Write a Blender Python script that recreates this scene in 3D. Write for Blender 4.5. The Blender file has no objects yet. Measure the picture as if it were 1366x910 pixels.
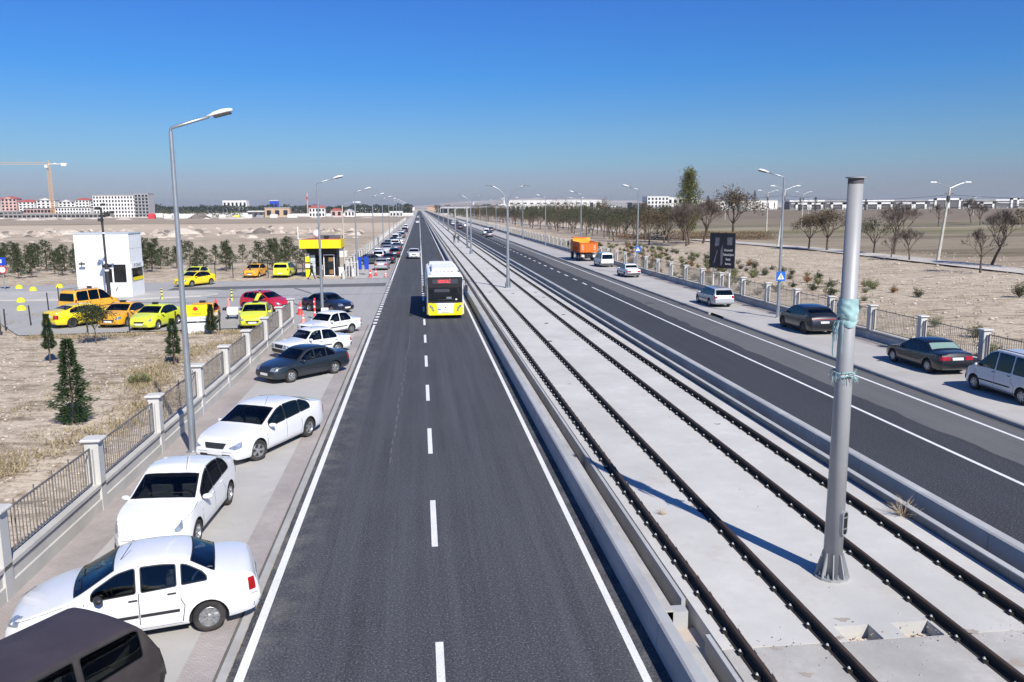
import bpy, bmesh, math, random
from math import sin, cos, pi, radians, sqrt, atan2
from mathutils import Vector, Matrix, noise, geometry
from mathutils.bvhtree import BVHTree
R = random.Random(7)
scene = bpy.context.scene
COL = scene.collection
HAZE = 0.00010
SKYSTR = .10; SUNSTR = 5.0; EXPO = 0.30
SKYTINT = [(0, (.35, .375, .54)), (.010, (.36, .39, .57)), (.033, (.385, .43, .62)), (.052, (.37, .505, .68)), (.085, (.34, .537, .756)), (.152, (.205, .535, .92)), (.231, (.203, .508, 1.02)), (1, (.21, .5, 1.0))]
SUN_EL, SUN_AZ = radians(40.5), radians(157.5)   # azimuth clockwise from +Y

# ------------------------------------------------------------------ materials
MATS = {}
def nodes(name):
    m = bpy.data.materials.new(name); m.use_nodes = True
    nt = m.node_tree; nt.nodes.clear()
    out = nt.nodes.new('ShaderNodeOutputMaterial'); p = nt.nodes.new('ShaderNodeBsdfPrincipled')
    nt.links.new(p.outputs[0], out.inputs[0]); MATS[name] = m
    return m, nt, p
def N(nt, t, **kw):
    n = nt.nodes.new(t)
    for k, v in kw.items():
        if k[0] == '_': setattr(n, k[1:], v)
        else: n.inputs[k.replace('_', ' ')].default_value = v
    return n
def col(c): return (c[0], c[1], c[2], 1)
def mixrgb(nt, fac, a, b, mode='MIX'):
    n = nt.nodes.new('ShaderNodeMix'); n.data_type = 'RGBA'; n.blend_type = mode
    for sock, v in ((n.inputs[0], fac), (n.inputs[6], a), (n.inputs[7], b)):
        if hasattr(v, 'is_output'): nt.links.new(v, sock)
        elif isinstance(v, (int, float)): sock.default_value = v
        else: sock.default_value = col(v)
    return n.outputs[2]
def ramp(nt, src, stops):
    n = nt.nodes.new('ShaderNodeValToRGB'); nt.links.new(src, n.inputs[0])
    e = n.color_ramp.elements
    while len(e) < len(stops): e.new(0.5)
    for i, (p, c) in enumerate(stops):
        e[i].position = p; e[i].color = col(c) if not isinstance(c, (int, float)) else (c, c, c, 1)
    return n.outputs[0]
def wpos(nt, scale=(1, 1, 1), obj=False):
    if obj: src = nt.nodes.new('ShaderNodeTexCoord').outputs['Object']
    else: src = nt.nodes.new('ShaderNodeNewGeometry').outputs['Position']
    mp = nt.nodes.new('ShaderNodeMapping'); mp.inputs['Scale'].default_value = scale
    nt.links.new(src, mp.inputs[0]); return mp.outputs[0]
def noi(nt, vec, scale, detail=4, rough=.55, dist=0):
    n = N(nt, 'ShaderNodeTexNoise', Scale=scale, Detail=detail, Roughness=rough, Distortion=dist)
    nt.links.new(vec, n.inputs['Vector']); return n.outputs[0]
def bump(nt, p, h, strength=.3, dist=.02):
    b = N(nt, 'ShaderNodeBump', Strength=strength, Distance=dist)
    nt.links.new(h, b.inputs['Height']); nt.links.new(b.outputs[0], p.inputs['Normal'])
def plain(name, c, rough=.6, metal=0, coat=0, var=.12, vs=3.0, dirt=0, bmp=0, emit=0, spec=.5):
    m, nt, p = nodes(name)
    p.inputs['Roughness'].default_value = rough; p.inputs['Metallic'].default_value = metal
    p.inputs['Coat Weight'].default_value = coat; p.inputs['Coat Roughness'].default_value = .06
    p.inputs['Specular IOR Level'].default_value = spec
    v = wpos(nt, obj=True)
    n = noi(nt, v, vs, 5)
    k = 1 - var
    cc = mixrgb(nt, ramp(nt, n, [(.3, 0), (.7, 1)]), (c[0]*k, c[1]*k, c[2]*k), tuple(min(1, x*(1+var*.5)) for x in c))
    if dirt:
        n2 = noi(nt, v, 1.1, 8, .7)
        cc = mixrgb(nt, ramp(nt, n2, [(.48, 0), (.75, dirt)]), cc, (.30, .26, .21))
    nt.links.new(cc, p.inputs['Base Color'])
    if bmp: bump(nt, p, noi(nt, v, vs*12, 3), bmp, .01)
    if emit:
        p.inputs['Emission Color'].default_value = col(c); p.inputs['Emission Strength'].default_value = emit
    return m
def concrete(name, c, scale=1.0, stain=.35, spk=.15, rough=.85, bricks=None, joint=(.2, .19, .18)):
    m, nt, p = nodes(name); p.inputs['Roughness'].default_value = rough
    v = wpos(nt)
    a = noi(nt, v, .35*scale, 6, .65); b = noi(nt, v, 3.0*scale, 5, .6); s = noi(nt, v, 60*scale, 2, .6)
    k = 1 - stain
    cc = mixrgb(nt, ramp(nt, a, [(.35, 0), (.62, 1)]), tuple(x*k for x in c), c)
    cc = mixrgb(nt, ramp(nt, b, [(.42, .5), (.7, 0)]), cc, tuple(x*(1-stain*.7) for x in c))
    cc = mixrgb(nt, ramp(nt, s, [(.3, spk), (.5, 0)]), cc, tuple(x*.45 for x in c))
    if name == 'slab' or name == 'pavers':
        q = noi(nt, v, .9, 8, .75); cc = mixrgb(nt, ramp(nt, q, [(.56, 0), (.70, .55)]), cc, tuple(x*y for x, y in zip(c, (.74, .68, .60))))
    if bricks:
        br = N(nt, 'ShaderNodeTexBrick', Scale=bricks, _offset=.5); nt.links.new(v, br.inputs[0])
        br.inputs['Color1'].default_value = (1, 1, 1, 1); br.inputs['Color2'].default_value = (.80, .80, .80, 1)
        br.inputs['Mortar'].default_value = (.5, .48, .45, 1); br.inputs['Mortar Size'].default_value = .03
        cc = mixrgb(nt, .55, cc, mixrgb(nt, 1.0, cc, br.outputs[0], 'MULTIPLY'))
    nt.links.new(cc, p.inputs['Base Color']); bump(nt, p, s, .25, .006)
    return m
def asphalt(name, c, light=.5, streak=.5, grain=.9, edge=False):
    m, nt, p = nodes(name); p.inputs['Roughness'].default_value = .85; p.inputs['Specular IOR Level'].default_value = .22
    v = wpos(nt); vs = wpos(nt, (1.6, .035, 1)); vl = wpos(nt, (6.0, .12, 1))
    st = noi(nt, vs, 1.3, 5, .6); st2 = noi(nt, vl, 1.0, 4, .6); g = noi(nt, v, 24, 3, .85); big = noi(nt, v, .22, 5, .6)
    lc = tuple(x*(1+light) for x in c)
    cc = mixrgb(nt, ramp(nt, st, [(.38, 0), (.66, streak)]), c, lc)
    cc = mixrgb(nt, ramp(nt, st2, [(.5, 0), (.75, streak*.6)]), cc, tuple(x*.72 for x in c))
    cc = mixrgb(nt, ramp(nt, big, [(.4, 0), (.75, .6)]), cc, tuple(x*(1+light*.8) for x in c))
    cc = mixrgb(nt, ramp(nt, g, [(.53, 0), (.70, grain)]), cc, (.24, .24, .25))
    cc = mixrgb(nt, ramp(nt, g, [(.30, grain), (.46, 0)]), cc, (.018, .018, .022))
    spots = noi(nt, v, 1.7, 6, .75)
    cc = mixrgb(nt, ramp(nt, spots, [(.62, 0), (.72, .45)]), cc, tuple(x*.6 for x in c))
    cc = mixrgb(nt, ramp(nt, spots, [(.28, .35), (.38, 0)]), cc, tuple(x*1.7 for x in c))
    if edge:      # dust blown against the kerb and the parapet
        sp = N(nt, 'ShaderNodeSeparateXYZ'); nt.links.new(v, sp.inputs[0])
        for x0, x1 in ((-2.1, -3.1), (3.2, 3.8)):
            mr = N(nt, 'ShaderNodeMapRange'); mr.inputs[1].default_value = x0; mr.inputs[2].default_value = x1; nt.links.new(sp.outputs[0], mr.inputs[0])
            mm = N(nt, 'ShaderNodeMath', _operation='MULTIPLY'); nt.links.new(mr.outputs[0], mm.inputs[0]); nt.links.new(ramp(nt, noi(nt, v, 1.1, 7, .75), [(.46, 0), (.66, .55)]), mm.inputs[1])
            cc = mixrgb(nt, mm.outputs[0], cc, (.24, .225, .20))
    nt.links.new(cc, p.inputs['Base Color']); bump(nt, p, g, .5, .008)
    return m
def lineworn(name, c):
    m, nt, p = nodes(name); p.inputs['Roughness'].default_value = .6
    v = wpos(nt); g = noi(nt, v, 22, 5, .75); h = noi(nt, v, 1.2, 4, .6)
    cc = mixrgb(nt, ramp(nt, g, [(.55, 0), (.70, .85)]), c, (.22, .22, .22))
    cc = mixrgb(nt, ramp(nt, h, [(.45, 0), (.8, .35)]), cc, (.45, .44, .42))
    nt.links.new(cc, p.inputs['Base Color']); return m
def leafmat(name, c1, c2, rough=.7, trans=.15):
    m, nt, p = nodes(name); p.inputs['Roughness'].default_value = rough
    g = nt.nodes.new('ShaderNodeNewGeometry'); oi = nt.nodes.new('ShaderNodeObjectInfo')
    cc = mixrgb(nt, g.outputs['Random Per Island'], c1, c2)
    mid = tuple((a+b)*.42 for a, b in zip(c1, c2))
    cc = mixrgb(nt, ramp(nt, oi.outputs['Random'], [(0, 0), (1, .45)]), cc, mid)
    nt.links.new(cc, p.inputs['Base Color'])
    p.inputs['Specular IOR Level'].default_value = .2
    return m

asphalt('asphalt_new', (.048, .051, .058), .6, 1.0, edge=True)
asphalt('asphalt_far', (.034, .037, .044), .45, .6)
asphalt('asphalt_old', (.115, .115, .115), .4, .5, .5)
asphalt('asphalt_lot', (.34, .335, .325), .25, .5, .25)
concrete('pavers', (.49, .47, .44), 1, .20, .14)
concrete('red_pavers', (.48, .43, .405), 1.4, .30, .22, bricks=5)
concrete('slab', (.61, .595, .56), .8, .24, .12)
concrete('slab_dirty', (.54, .52, .48), 1.6, .42, .45); concrete('slab_soil', (.46, .405, .34), 3, .4, .4)
concrete('kerb', (.46, .45, .43), 1.5, .35, .2)
concrete('kerb_dark', (.16, .155, .15), 1.5, .4, .2)
concrete('parapet', (.47, .475, .475), 1.2, .30, .16)
concrete('channel', (.30, .30, .29), 1.5, .45, .2)
concrete('wall_conc', (.60, .58, .53), 1.6, .28, .2)
concrete('post_conc', (.60, .59, .56), 2.0, .2, .12)
concrete('track_dirt', (.60, .55, .49), .3, .25, .2)
lineworn('line_white', (.78, .78, .77))
plain('rail_steel', (.085, .055, .042), .65, .3, var=.4, vs=4)
plain('rail_black', (.018, .016, .015), .8, var=.3)
plain('clip_steel', (.66, .66, .64), .4, .2)
plain('mast_grey', (.34, .345, .35), .5, .12, var=.10, vs=1.5, dirt=.15)
plain('galv', (.42, .45, .47), .42, .7, var=.12, vs=2)
plain('galv_white', (.84, .84, .84), .4, 0)
plain('lamp_dark', (.05, .05, .05), .5)
plain('glass_lamp', (.55, .57, .55), .2)
plain('fence_iron', (.24, .22, .20), .6, .4, var=.35, vs=8)
plain('black', (.012, .012, .013), .6, var=.1)
plain('black_plastic', (.025, .025, .027), .55, var=.2)
plain('dark_post', (.03, .03, .03), .6)
plain('tyre', (.022, .021, .020), .85, var=.3, vs=6, dirt=.3)
plain('rim', (.42, .43, .44), .35, .75, var=.15)
plain('rim_dark', (.05, .05, .055), .4, .5)
plain('chrome', (.6, .6, .6), .15, 1)
plain('plate_white', (.75, .75, .74), .5)
plain('red_lens', (.35, .008, .01), .15, coat=.6)
plain('orange_lens', (.75, .22, .03), .2, coat=.6)
plain('headlamp', (.50, .53, .55), .08, .55, coat=1, var=.5, vs=14)
plain('white_panel', (.82, .83, .83), .5, var=.04, dirt=.06)
plain('grey_panel', (.50, .55, .58), .5, var=.05)
plain('yellow_panel', (.86, .70, .01), .45, var=.04)
plain('yellow_paint', (.82, .78, .03), .5, var=.1)
plain('wood_inside', (.25, .14, .06), .7)
plain('blue_sign', (.01, .13, .55), .4)
plain('blue_board', (.01, .06, .45), .4)
plain('sign_white', (.80, .80, .80), .4, var=.03)
plain('sign_red', (.65, .02, .03), .45)
plain('cone_red', (.75, .06, .05), .5)
plain('cone_pink', (.80, .28, .25), .5)
plain('truck_orange', (.80, .17, .015), .5, var=.2, dirt=.3)
plain('truck_yellow', (.85, .42, .03), .5, var=.2)
plain('bill_dark', (.014, .013, .022), .35, var=.4, vs=1.5)
plain('bill_grey', (.16, .16, .19), .5, var=.5, vs=2)
plain('cloth_teal', (.33, .50, .50), .85, var=.25, vs=7)
plain('crane_orange', (.62, .38, .18), .6)
plain('conc_bare', (.30, .285, .27), .85, var=.2)
plain('facade_white', (.72, .71, .68), .8, var=.12, vs=.2)
plain('facade_grey', (.42, .42, .43), .8, var=.12, vs=.2)
plain('facade_tan', (.50, .36, .24), .8, var=.15, vs=.2)
plain('facade_pink', (.60, .40, .36), .8, var=.3, vs=.2)
plain('roof_red', (.45, .10, .08), .7, var=.25, vs=.3)
plain('roof_dark', (.10, .095, .10), .7, var=.2, vs=.3)
plain('roof_grey', (.30, .30, .30), .7, var=.2, vs=.3)
plain('window_dark', (.02, .022, .026), .25)
plain('led_board', (.055, .06, .075), .4)
plain('led_red', (.95, .07, .06), .5, emit=1.1)
plain('led_white', (.75, .55, .55), .5, emit=.7)
plain('skin', (.45, .28, .20), .6)
plain('hair', (.02, .015, .012), .7)
plain('cloth_black', (.02, .02, .024), .85)
plain('cloth_white', (.62, .62, .60), .85)
plain('cloth_blue', (.05, .07, .13), .85)
plain('cloth_grey', (.16, .16, .17), .85)
plain('hivis', (.70, .75, .05), .7)
plain('tarp_red', (.6, .04, .06), .7)
plain('tarp_white', (.70, .69, .66), .8)
plain('stone', (.56, .49, .41), .9, var=.3, vs=1)
plain('bark', (.13, .095, .07), .9, var=.35, vs=4)
plain('bark_light', (.26, .22, .18), .9, var=.3, vs=4)
plain('pole_conc', (.50, .47, .40), .85, var=.15, vs=2)
plain('tumble', (.50, .40, .27), .9, var=.2)
leafmat('leaf_cypress', (.018, .040, .018), (.060, .095, .035))
leafmat('leaf_pine', (.020, .038, .018), (.085, .098, .045))
leafmat('leaf_poplar', (.035, .052, .018), (.20, .20, .045))
leafmat('leaf_brown', (.070, .055, .035), (.17, .125, .07))
leafmat('leaf_olive', (.045, .050, .030), (.115, .120, .060))
leafmat('leaf_bush', (.06, .085, .035), (.22, .22, .09))
leafmat('leaf_forest', (.020, .032, .022), (.060, .070, .042))
leafmat('twig', (.15, .12, .10), (.24, .20, .17))
leafmat('leaf_red', (.20, .10, .05), (.30, .18, .09))
leafmat('dry_weed', (.22, .17, .10), (.42, .35, .22))

def paint(name, c, rough=.35, coat=1.0, metal=0, dirt=.08, var=.03):
    return plain(name, c, rough, metal, coat, var, 1.2, dirt)
paint('p_white', (.76, .77, .78)); paint('p_white2', (.80, .81, .80), dirt=.04); paint('p_yellow', (.88, .66, .01))
paint('p_orange', (.86, .42, .02)); paint('p_lime', (.72, .80, .05)); paint('p_lime2', (.80, .86, .03)); paint('p_red', (.52, .012, .035))
paint('p_navy', (.008, .013, .036), dirt=0); paint('p_slate', (.012, .018, .026), dirt=.01); paint('p_vanwhite', (.60, .62, .65)); paint('p_black', (.006, .007, .011), dirt=0)
paint('p_brown', (.040, .033, .031), .55, .15, dirt=.12, var=.25); paint('p_roofbrown', (.047, .038, .050), .7, 0, dirt=.06, var=.2)
paint('p_silver', (.50, .51, .53), .3, 1, .3); paint('p_grey', (.16, .17, .18), .3, 1, .5); paint('p_darkgreen', (.045, .055, .045))
paint('p_darkgrey', (.013, .014, .018), .3, 1, .1, 0)
def glassmat():
    m, nt, p = nodes('car_glass'); p.inputs['Roughness'].default_value = .03
    p.inputs['Specular IOR Level'].default_value = .55
    v = wpos(nt, obj=True); n = noi(nt, v, 2.2, 3, .6); n2 = noi(nt, v, 9, 2)
    cc = mixrgb(nt, ramp(nt, n, [(.45, 0), (.62, 1)]), (.005, .006, .008), (.016, .017, .020))
    cc = mixrgb(nt, ramp(nt, n2, [(.64, 0), (.74, .35)]), cc, (.07, .07, .07))
    nt.links.new(cc, p.inputs['Base Color'])
    m.node_tree.nodes.clear(); nt = m.node_tree
    out = nt.nodes.new('ShaderNodeOutputMaterial'); tr = nt.nodes.new('ShaderNodeBsdfTransparent'); gl = nt.nodes.new('ShaderNodeBsdfGlossy'); ms = nt.nodes.new('ShaderNodeMixShader'); fr = nt.nodes.new('ShaderNodeFresnel')
    tr.inputs[0].default_value = (.42, .46, .46, 1); gl.inputs[0].default_value = (.95, .97, 1, 1); gl.inputs['Roughness'].default_value = .02; fr.inputs[0].default_value = 1.5
    nt.links.new(fr.outputs[0], ms.inputs[0]); nt.links.new(tr.outputs[0], ms.inputs[1]); nt.links.new(gl.outputs[0], ms.inputs[2]); nt.links.new(ms.outputs[0], out.inputs[0])
    plain('pane_dark', (.012, .014, .017), .04, var=.4, vs=2)
    plain('seat_cloth', (.10, .10, .105), .9, var=.3, vs=5); plain('dash_grey', (.045, .045, .048), .7); plain('cabin_trim', (.16, .155, .15), .8)
    m2, nt, p = nodes('car_glass_green'); p.inputs['Roughness'].default_value = .1
    p.inputs['Base Color'].default_value = (.20, .30, .27, 1)
glassmat()

# ------------------------------------------------------------------ mesh builder
class MB:
    def __init__(s): s.v = []; s.f = []; s.m = []; s.mats = []
    def mi(s, mat):
        if mat not in s.mats: s.mats.append(mat)
        return s.mats.index(mat)
    def add(s, vs, fs, mat):
        b = len(s.v); s.v += [tuple(v) for v in vs]; k = s.mi(mat)
        for f in fs: s.f.append([b+i for i in f]); s.m.append(k)
    def box(s, c, d, mat, rz=0, taper=1, M=None):
        hx, hy, hz = d[0]/2, d[1]/2, d[2]/2; cs, sn = cos(rz), sin(rz); vs = []
        for z in (-1, 1):
            t = taper if z > 0 else 1
            for x, y in ((-1, -1), (1, -1), (1, 1), (-1, 1)):
                px, py = x*hx*t, y*hy*t
                p = Vector((px*cs-py*sn, px*sn+py*cs, z*hz))
                if M: p = M @ p
                vs.append((p.x+c[0], p.y+c[1], p.z+c[2]))
        s.add(vs, [(3, 2, 1, 0), (4, 5, 6, 7), (0, 1, 5, 4), (1, 2, 6, 5), (2, 3, 7, 6), (3, 0, 4, 7)], mat)
    def bevbox(s, c, d, mat, rz=0, b=.03):
        hx, hy, hz = d[0]/2, d[1]/2, d[2]/2; b = min(b, hx*.9, hy*.9, hz*.9); vs = []; cs, sn = cos(rz), sin(rz)
        for z, k in ((-hz, b), (-hz+b, 0), (hz-b, 0), (hz, b)):
            X, Y = hx-k, hy-k; q = b*.6
            for x, y in ((-X+q, -Y), (X-q, -Y), (X, -Y+q), (X, Y-q), (X-q, Y), (-X+q, Y), (-X, Y-q), (-X, -Y+q)):
                vs.append((c[0]+x*cs-y*sn, c[1]+x*sn+y*cs, c[2]+z))
        fs = [tuple(range(7, -1, -1)), tuple(range(24, 32))]
        for r in range(3):
            for i in range(8): fs.append((r*8+i, r*8+(i+1) % 8, (r+1)*8+(i+1) % 8, (r+1)*8+i))
        s.add(vs, fs, mat)
    def tube(s, pts, rad, mat, n=8, cap=True):
        pts = [Vector(p) for p in pts]
        if isinstance(rad, (int, float)): rad = [rad]*len(pts)
        vs = []; up = None
        for i, p in enumerate(pts):
            d = (pts[min(i+1, len(pts)-1)] - pts[max(i-1, 0)])
            if d.length < 1e-9: d = Vector((0, 0, 1))
            d.normalize()
            if up is None:
                up = Vector((0, 0, 1)) if abs(d.z) < .9 else Vector((1, 0, 0))
            a = d.cross(up)
            if a.length < 1e-4: a = d.cross(Vector((0, 1, 0)))
            a.normalize(); b2 = a.cross(d); up = b2
            for k in range(n):
                t = 2*pi*k/n; vs.append(p + (a*cos(t)+b2*sin(t))*rad[i])
        fs = []
        for i in range(len(pts)-1):
            for k in range(n):
                fs.append((i*n+k, i*n+(k+1) % n, (i+1)*n+(k+1) % n, (i+1)*n+k))
        if cap: fs.append(tuple(range(n-1, -1, -1))); fs.append(tuple((len(pts)-1)*n+k for k in range(n)))
        s.add(vs, fs, mat)
    def cyl(s, c, r, h, mat, n=16, r2=None): s.tube([c, (c[0], c[1], c[2]+h)], [r, r if r2 is None else r2], mat, n)
    def lathe(s, prof, mat, n=24, M=None, c=(0, 0, 0)):
        vs = []
        for r, z in prof:
            for k in range(n):
                t = 2*pi*k/n; p = Vector((r*cos(t), r*sin(t), z))
                if M: p = M @ p
                vs.append((p.x+c[0], p.y+c[1], p.z+c[2]))
        fs = []
        for i in range(len(prof)-1):
            for k in range(n): fs.append((i*n+k, i*n+(k+1) % n, (i+1)*n+(k+1) % n, (i+1)*n+k))
        s.add(vs, fs, mat)
    def prism(s, poly, y0, y1, mat, axis='y'):
        n = len(poly)
        f = {'y': lambda a, b, t: (a, t, b), 'x': lambda a, b, t: (t, a, b), 'z': lambda a, b, t: (a, b, t)}[axis]
        vs = [f(a, b, y0) for a, b in poly]+[f(a, b, y1) for a, b in poly]
        fs = [tuple(range(n)), tuple(range(2*n-1, n-1, -1))]+[(i, i+n, (i+1) % n+n, (i+1) % n) for i in range(n)]
        s.add(vs, fs, mat)
    def quad(s, pts, mat): s.add(pts, [tuple(range(len(pts)))], mat)
    def build(s, name, parent=None, smooth=False, loc=None, **t):
        me = bpy.data.meshes.new(name); me.from_pydata(s.v, [], s.f)
        for m in s.mats: me.materials.append(MATS[m])
        me.polygons.foreach_set('material_index', s.m)
        if smooth: me.polygons.foreach_set('use_smooth', [True]*len(s.f))
        me.update()
        bm = bmesh.new(); bm.from_mesh(me)
        if not t.pop('nonorm', False): bmesh.ops.recalc_face_normals(bm, faces=bm.faces)
        bm.to_mesh(me); bm.free()
        return link(name, me, parent, loc, **t)
def link(name, me, parent=None, loc=None, **t):
    o = bpy.data.objects.new(name, me); COL.objects.link(o)
    if parent: o.parent = parent
    if loc: o.location = loc
    tag(o, **t); return o
def tag(o, label=None, cat=None, group=None, kind=None):
    if label: o['label'] = label
    if cat: o['category'] = cat
    if group: o['group'] = group
    if kind: o['kind'] = kind
    return o
def thing(name, label, cat, loc=(0, 0, 0), rz=0, group=None):
    o = bpy.data.objects.new(name, None); COL.objects.link(o); o.location = loc; o.rotation_euler = (0, 0, rz)
    o.empty_display_size = .2
    return tag(o, label, cat, group)
def dup(root, loc, rz=0, label=None, group=None, scale=None):
    def cp(o, par):
        c = o.copy(); COL.objects.link(c); c.parent = par
        for ch in KIDS.get(o.name, list(o.children)): cp(ch, c)
        return c
    r = cp(root, None); r.location = loc; r.rotation_euler = (0, 0, rz)
    if label: r['label'] = label
    if group: r['group'] = group
    if scale: r.scale = (scale,)*3 if isinstance(scale, (int, float)) else scale
    return r
KIDS = {}
def hide_proto(root):       # take a prototype out of the scene, remember its tree
    def rec(o):
        KIDS[o.name] = list(o.children)
        for ch in KIDS[o.name]: rec(ch)
    rec(root)
    def un(o):
        for ch in KIDS[o.name]: un(ch)
        COL.objects.unlink(o)
    un(root)
def text_mesh(name, s, size, mat, parent, loc, rot, depth=.004, align='CENTER', sx=1):
    cu = bpy.data.curves.new(name, 'FONT'); cu.body = s; cu.size = size; cu.extrude = depth; cu.align_x = align; cu.align_y = 'CENTER'
    t = bpy.data.objects.new('tmp', cu); COL.objects.link(t)
    dg = bpy.context.evaluated_depsgraph_get(); me = bpy.data.meshes.new_from_object(t.evaluated_get(dg))
    COL.objects.unlink(t); bpy.data.objects.remove(t)
    me.materials.clear(); me.materials.append(MATS[mat])
    o = link(name, me, parent, loc); o.rotation_euler = rot; o.scale = (sx, 1, 1); return o

# ------------------------------------------------------------------ ground
def smooth(a, b, x):
    t = max(0, min(1, (x-a)/(b-a))); return t*t*(3-2*t)
def ground_z(x, y):
    # keeps the roads flat; dirt beside them is slightly raised and rough
    m = 0
    if x < -8.3: m = smooth(-8.35, -9.3, x)
    if x > 25.4: m = smooth(25.45, 26.3, x)
    lot = 0
    if 52.5 < y < 92 and x > -60 and x < -8: lot = 1
    if lot: return -.06
    if -70 < x < -8 and (49.5 < y <= 52.5): m *= smooth(52.4, 50.5, y)
    if -70 < x < -8 and (92 <= y < 95): m *= smooth(92.2, 94, y)
    n = noise.noise(Vector((x*.25, y*.25, 0)))*.10 + noise.noise(Vector((x*.9, y*.9, 3)))*.05
    z = -.06 + m*(.10 + n)
    if x > 60: z += 3.6*smooth(150, 900, sqrt(x*x+y*y))*smooth(60, 300, x)
    if x < -20 and y > 160: z += .5*m*max(0, noise.noise(Vector((x*.03, y*.05, 9))))
    return z
def axis(lo, hi, d0, d1, step, g=1.13):
    a = []; t = d0
    while t <= d1: a.append(t); t += step
    s = step; t = d1
    while t < hi: s *= g; t += s; a.append(min(t, hi))
    s = step; t = d0; b = []
    while t > lo: s *= g; t -= s; b.append(max(t, lo))
    return b[::-1]+a
def terrain():
    xs = axis(-7000, 7000, -46, 84, .8); ys = axis(-60, 9000, 6, 125, .8)
    xs = sorted(set([round(x, 3) for x in xs]+[-8.36, 25.44])); nx = len(xs)
    vs = [(x, y, ground_z(x, y)) for y in ys for x in xs]
    fs = [(j*nx+i, j*nx+i+1, (j+1)*nx+i+1, (j+1)*nx+i) for j in range(len(ys)-1) for i in range(nx-1)]
    me = bpy.data.meshes.new('ground'); me.from_pydata(vs, [], fs)
    m, nt, p = nodes('dirt'); p.inputs['Roughness'].default_value = .95; p.inputs['Specular IOR Level'].default_value = .15
    v = wpos(nt)
    n1 = noi(nt, v, .12, 8, .65); n2 = noi(nt, v, 1.3, 6, .7); n3 = noi(nt, v, 5.5, 5, .75)
    cc = mixrgb(nt, ramp(nt, n1, [(.38, 0), (.62, 1)]), (.45, .37, .27), (.58, .49, .375))
    cc = mixrgb(nt, ramp(nt, n2, [(.47, 0), (.66, .85)]), cc, (.24, .185, .13))
    cc = mixrgb(nt, ramp(nt, n3, [(.54, 0), (.66, .9)]), cc, (.68, .61, .52))
    cc = mixrgb(nt, ramp(nt, n3, [(.34, .9), (.45, 0)]), cc, (.19, .15, .11))
    # field bands far away: long strips across the view, each with its own soil and stubble
    vb = wpos(nt, (.0016, .016, 1)); nb = noi(nt, vb, 1.0, 5, .6)
    band = ramp(nt, nb, [(.40, (.26, .205, .15)), (.46, (.48, .40, .31)), (.50, (.19, .15, .11)), (.54, (.50, .42, .33)), (.60, (.34, .275, .21))])
    sep = N(nt, 'ShaderNodeSeparateXYZ'); nt.links.new(v, sep.inputs[0])
    mr = N(nt, 'ShaderNodeMapRange'); mr.inputs[1].default_value = 140; mr.inputs[2].default_value = 260; nt.links.new(sep.outputs[1], mr.inputs[0])
    cc = mixrgb(nt, mr.outputs[0], cc, mixrgb(nt, .2, band, cc))
    st_ = noi(nt, wpos(nt, (.22, .9, 1)), 1.4, 7, .75)
    cc = mixrgb(nt, ramp(nt, st_, [(.52, 0), (.62, .85)]), cc, (.19, .15, .105))
    # left: pale cream near, thin dark line, brown ploughland, pale again at the wall
    wn = N(nt, 'ShaderNodeMath', _operation='MULTIPLY_ADD'); nt.links.new(noi(nt, wpos(nt, (.012, .02, 1)), 1.0, 4), wn.inputs[0]); wn.inputs[1].default_value = 90; nt.links.new(sep.outputs[1], wn.inputs[2])
    wl = N(nt, 'ShaderNodeMath', _operation='DIVIDE'); nt.links.new(wn.outputs[0], wl.inputs[0]); wl.inputs[1].default_value = 945
    lb = ramp(nt, wl.outputs[0], [(.0, (.52, .435, .33)), (.44, (.57, .475, .36)), (.50, (.54, .43, .32)), (.515, (.20, .16, .115)), (.54, (.33, .27, .20)), (.72, (.36, .295, .225)), (.80, (.22, .18, .13)), (.83, (.55, .47, .38))])
    mr2 = N(nt, 'ShaderNodeMapRange'); mr2.inputs[1].default_value = 190; mr2.inputs[2].default_value = 330; mr2.inputs[4].default_value = .75; nt.links.new(sep.outputs[1], mr2.inputs[0])
    cc = mixrgb(nt, mr2.outputs[0], cc, lb)
    # right-hand fields: browner, some green strips
    mx = N(nt, 'ShaderNodeMapRange'); mx.inputs[1].default_value = 62; mx.inputs[2].default_value = 80; nt.links.new(sep.outputs[0], mx.inputs[0])
    vb2 = wpos(nt, (.006, .06, 1)); nb2 = noi(nt, vb2, 1.0, 5, .65)
    band2 = ramp(nt, nb2, [(.40, (.20, .16, .115)), (.455, (.33, .265, .195)), (.485, (.17, .135, .095)), (.50, (.085, .10, .04)), (.515, (.40, .325, .235)), (.60, (.22, .175, .125))])
    rb = ramp(nt, wl.outputs[0], [(.0, (.46, .38, .29)), (.165, (.44, .35, .27)), (.185, (.13, .11, .07)), (.20, (.36, .31, .23)), (.24, (.40, .335, .25)), (.252, (.10, .085, .055)), (.27, (.40, .34, .24)), (.285, (.12, .135, .05)), (.31, (.30, .27, .12)), (.335, (.48, .41, .32)), (.355, (.09, .11, .045)), (.39, (.27, .225, .15)), (.45, (.23, .185, .14)), (.70, (.25, .20, .155)), (.86, (.20, .16, .12)), (.90, (.46, .40, .33))])  # second dark stop puts shadows into the field colour
    mixb = mixrgb(nt, .45, rb, band2)
    cc = mixrgb(nt, mx.outputs[0], cc, mixrgb(nt, 1.0, mixrgb(nt, .10, mixb, cc), (.80, .80, .78), 'MULTIPLY'))
    nt.links.new(cc, p.inputs['Base Color']); bump(nt, p, n3, .9, .05)
    me.materials.append(m); me.polygons.foreach_set('use_smooth', [True]*len(fs))
    o = link('ground', me, kind='structure')
terrain()

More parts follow.
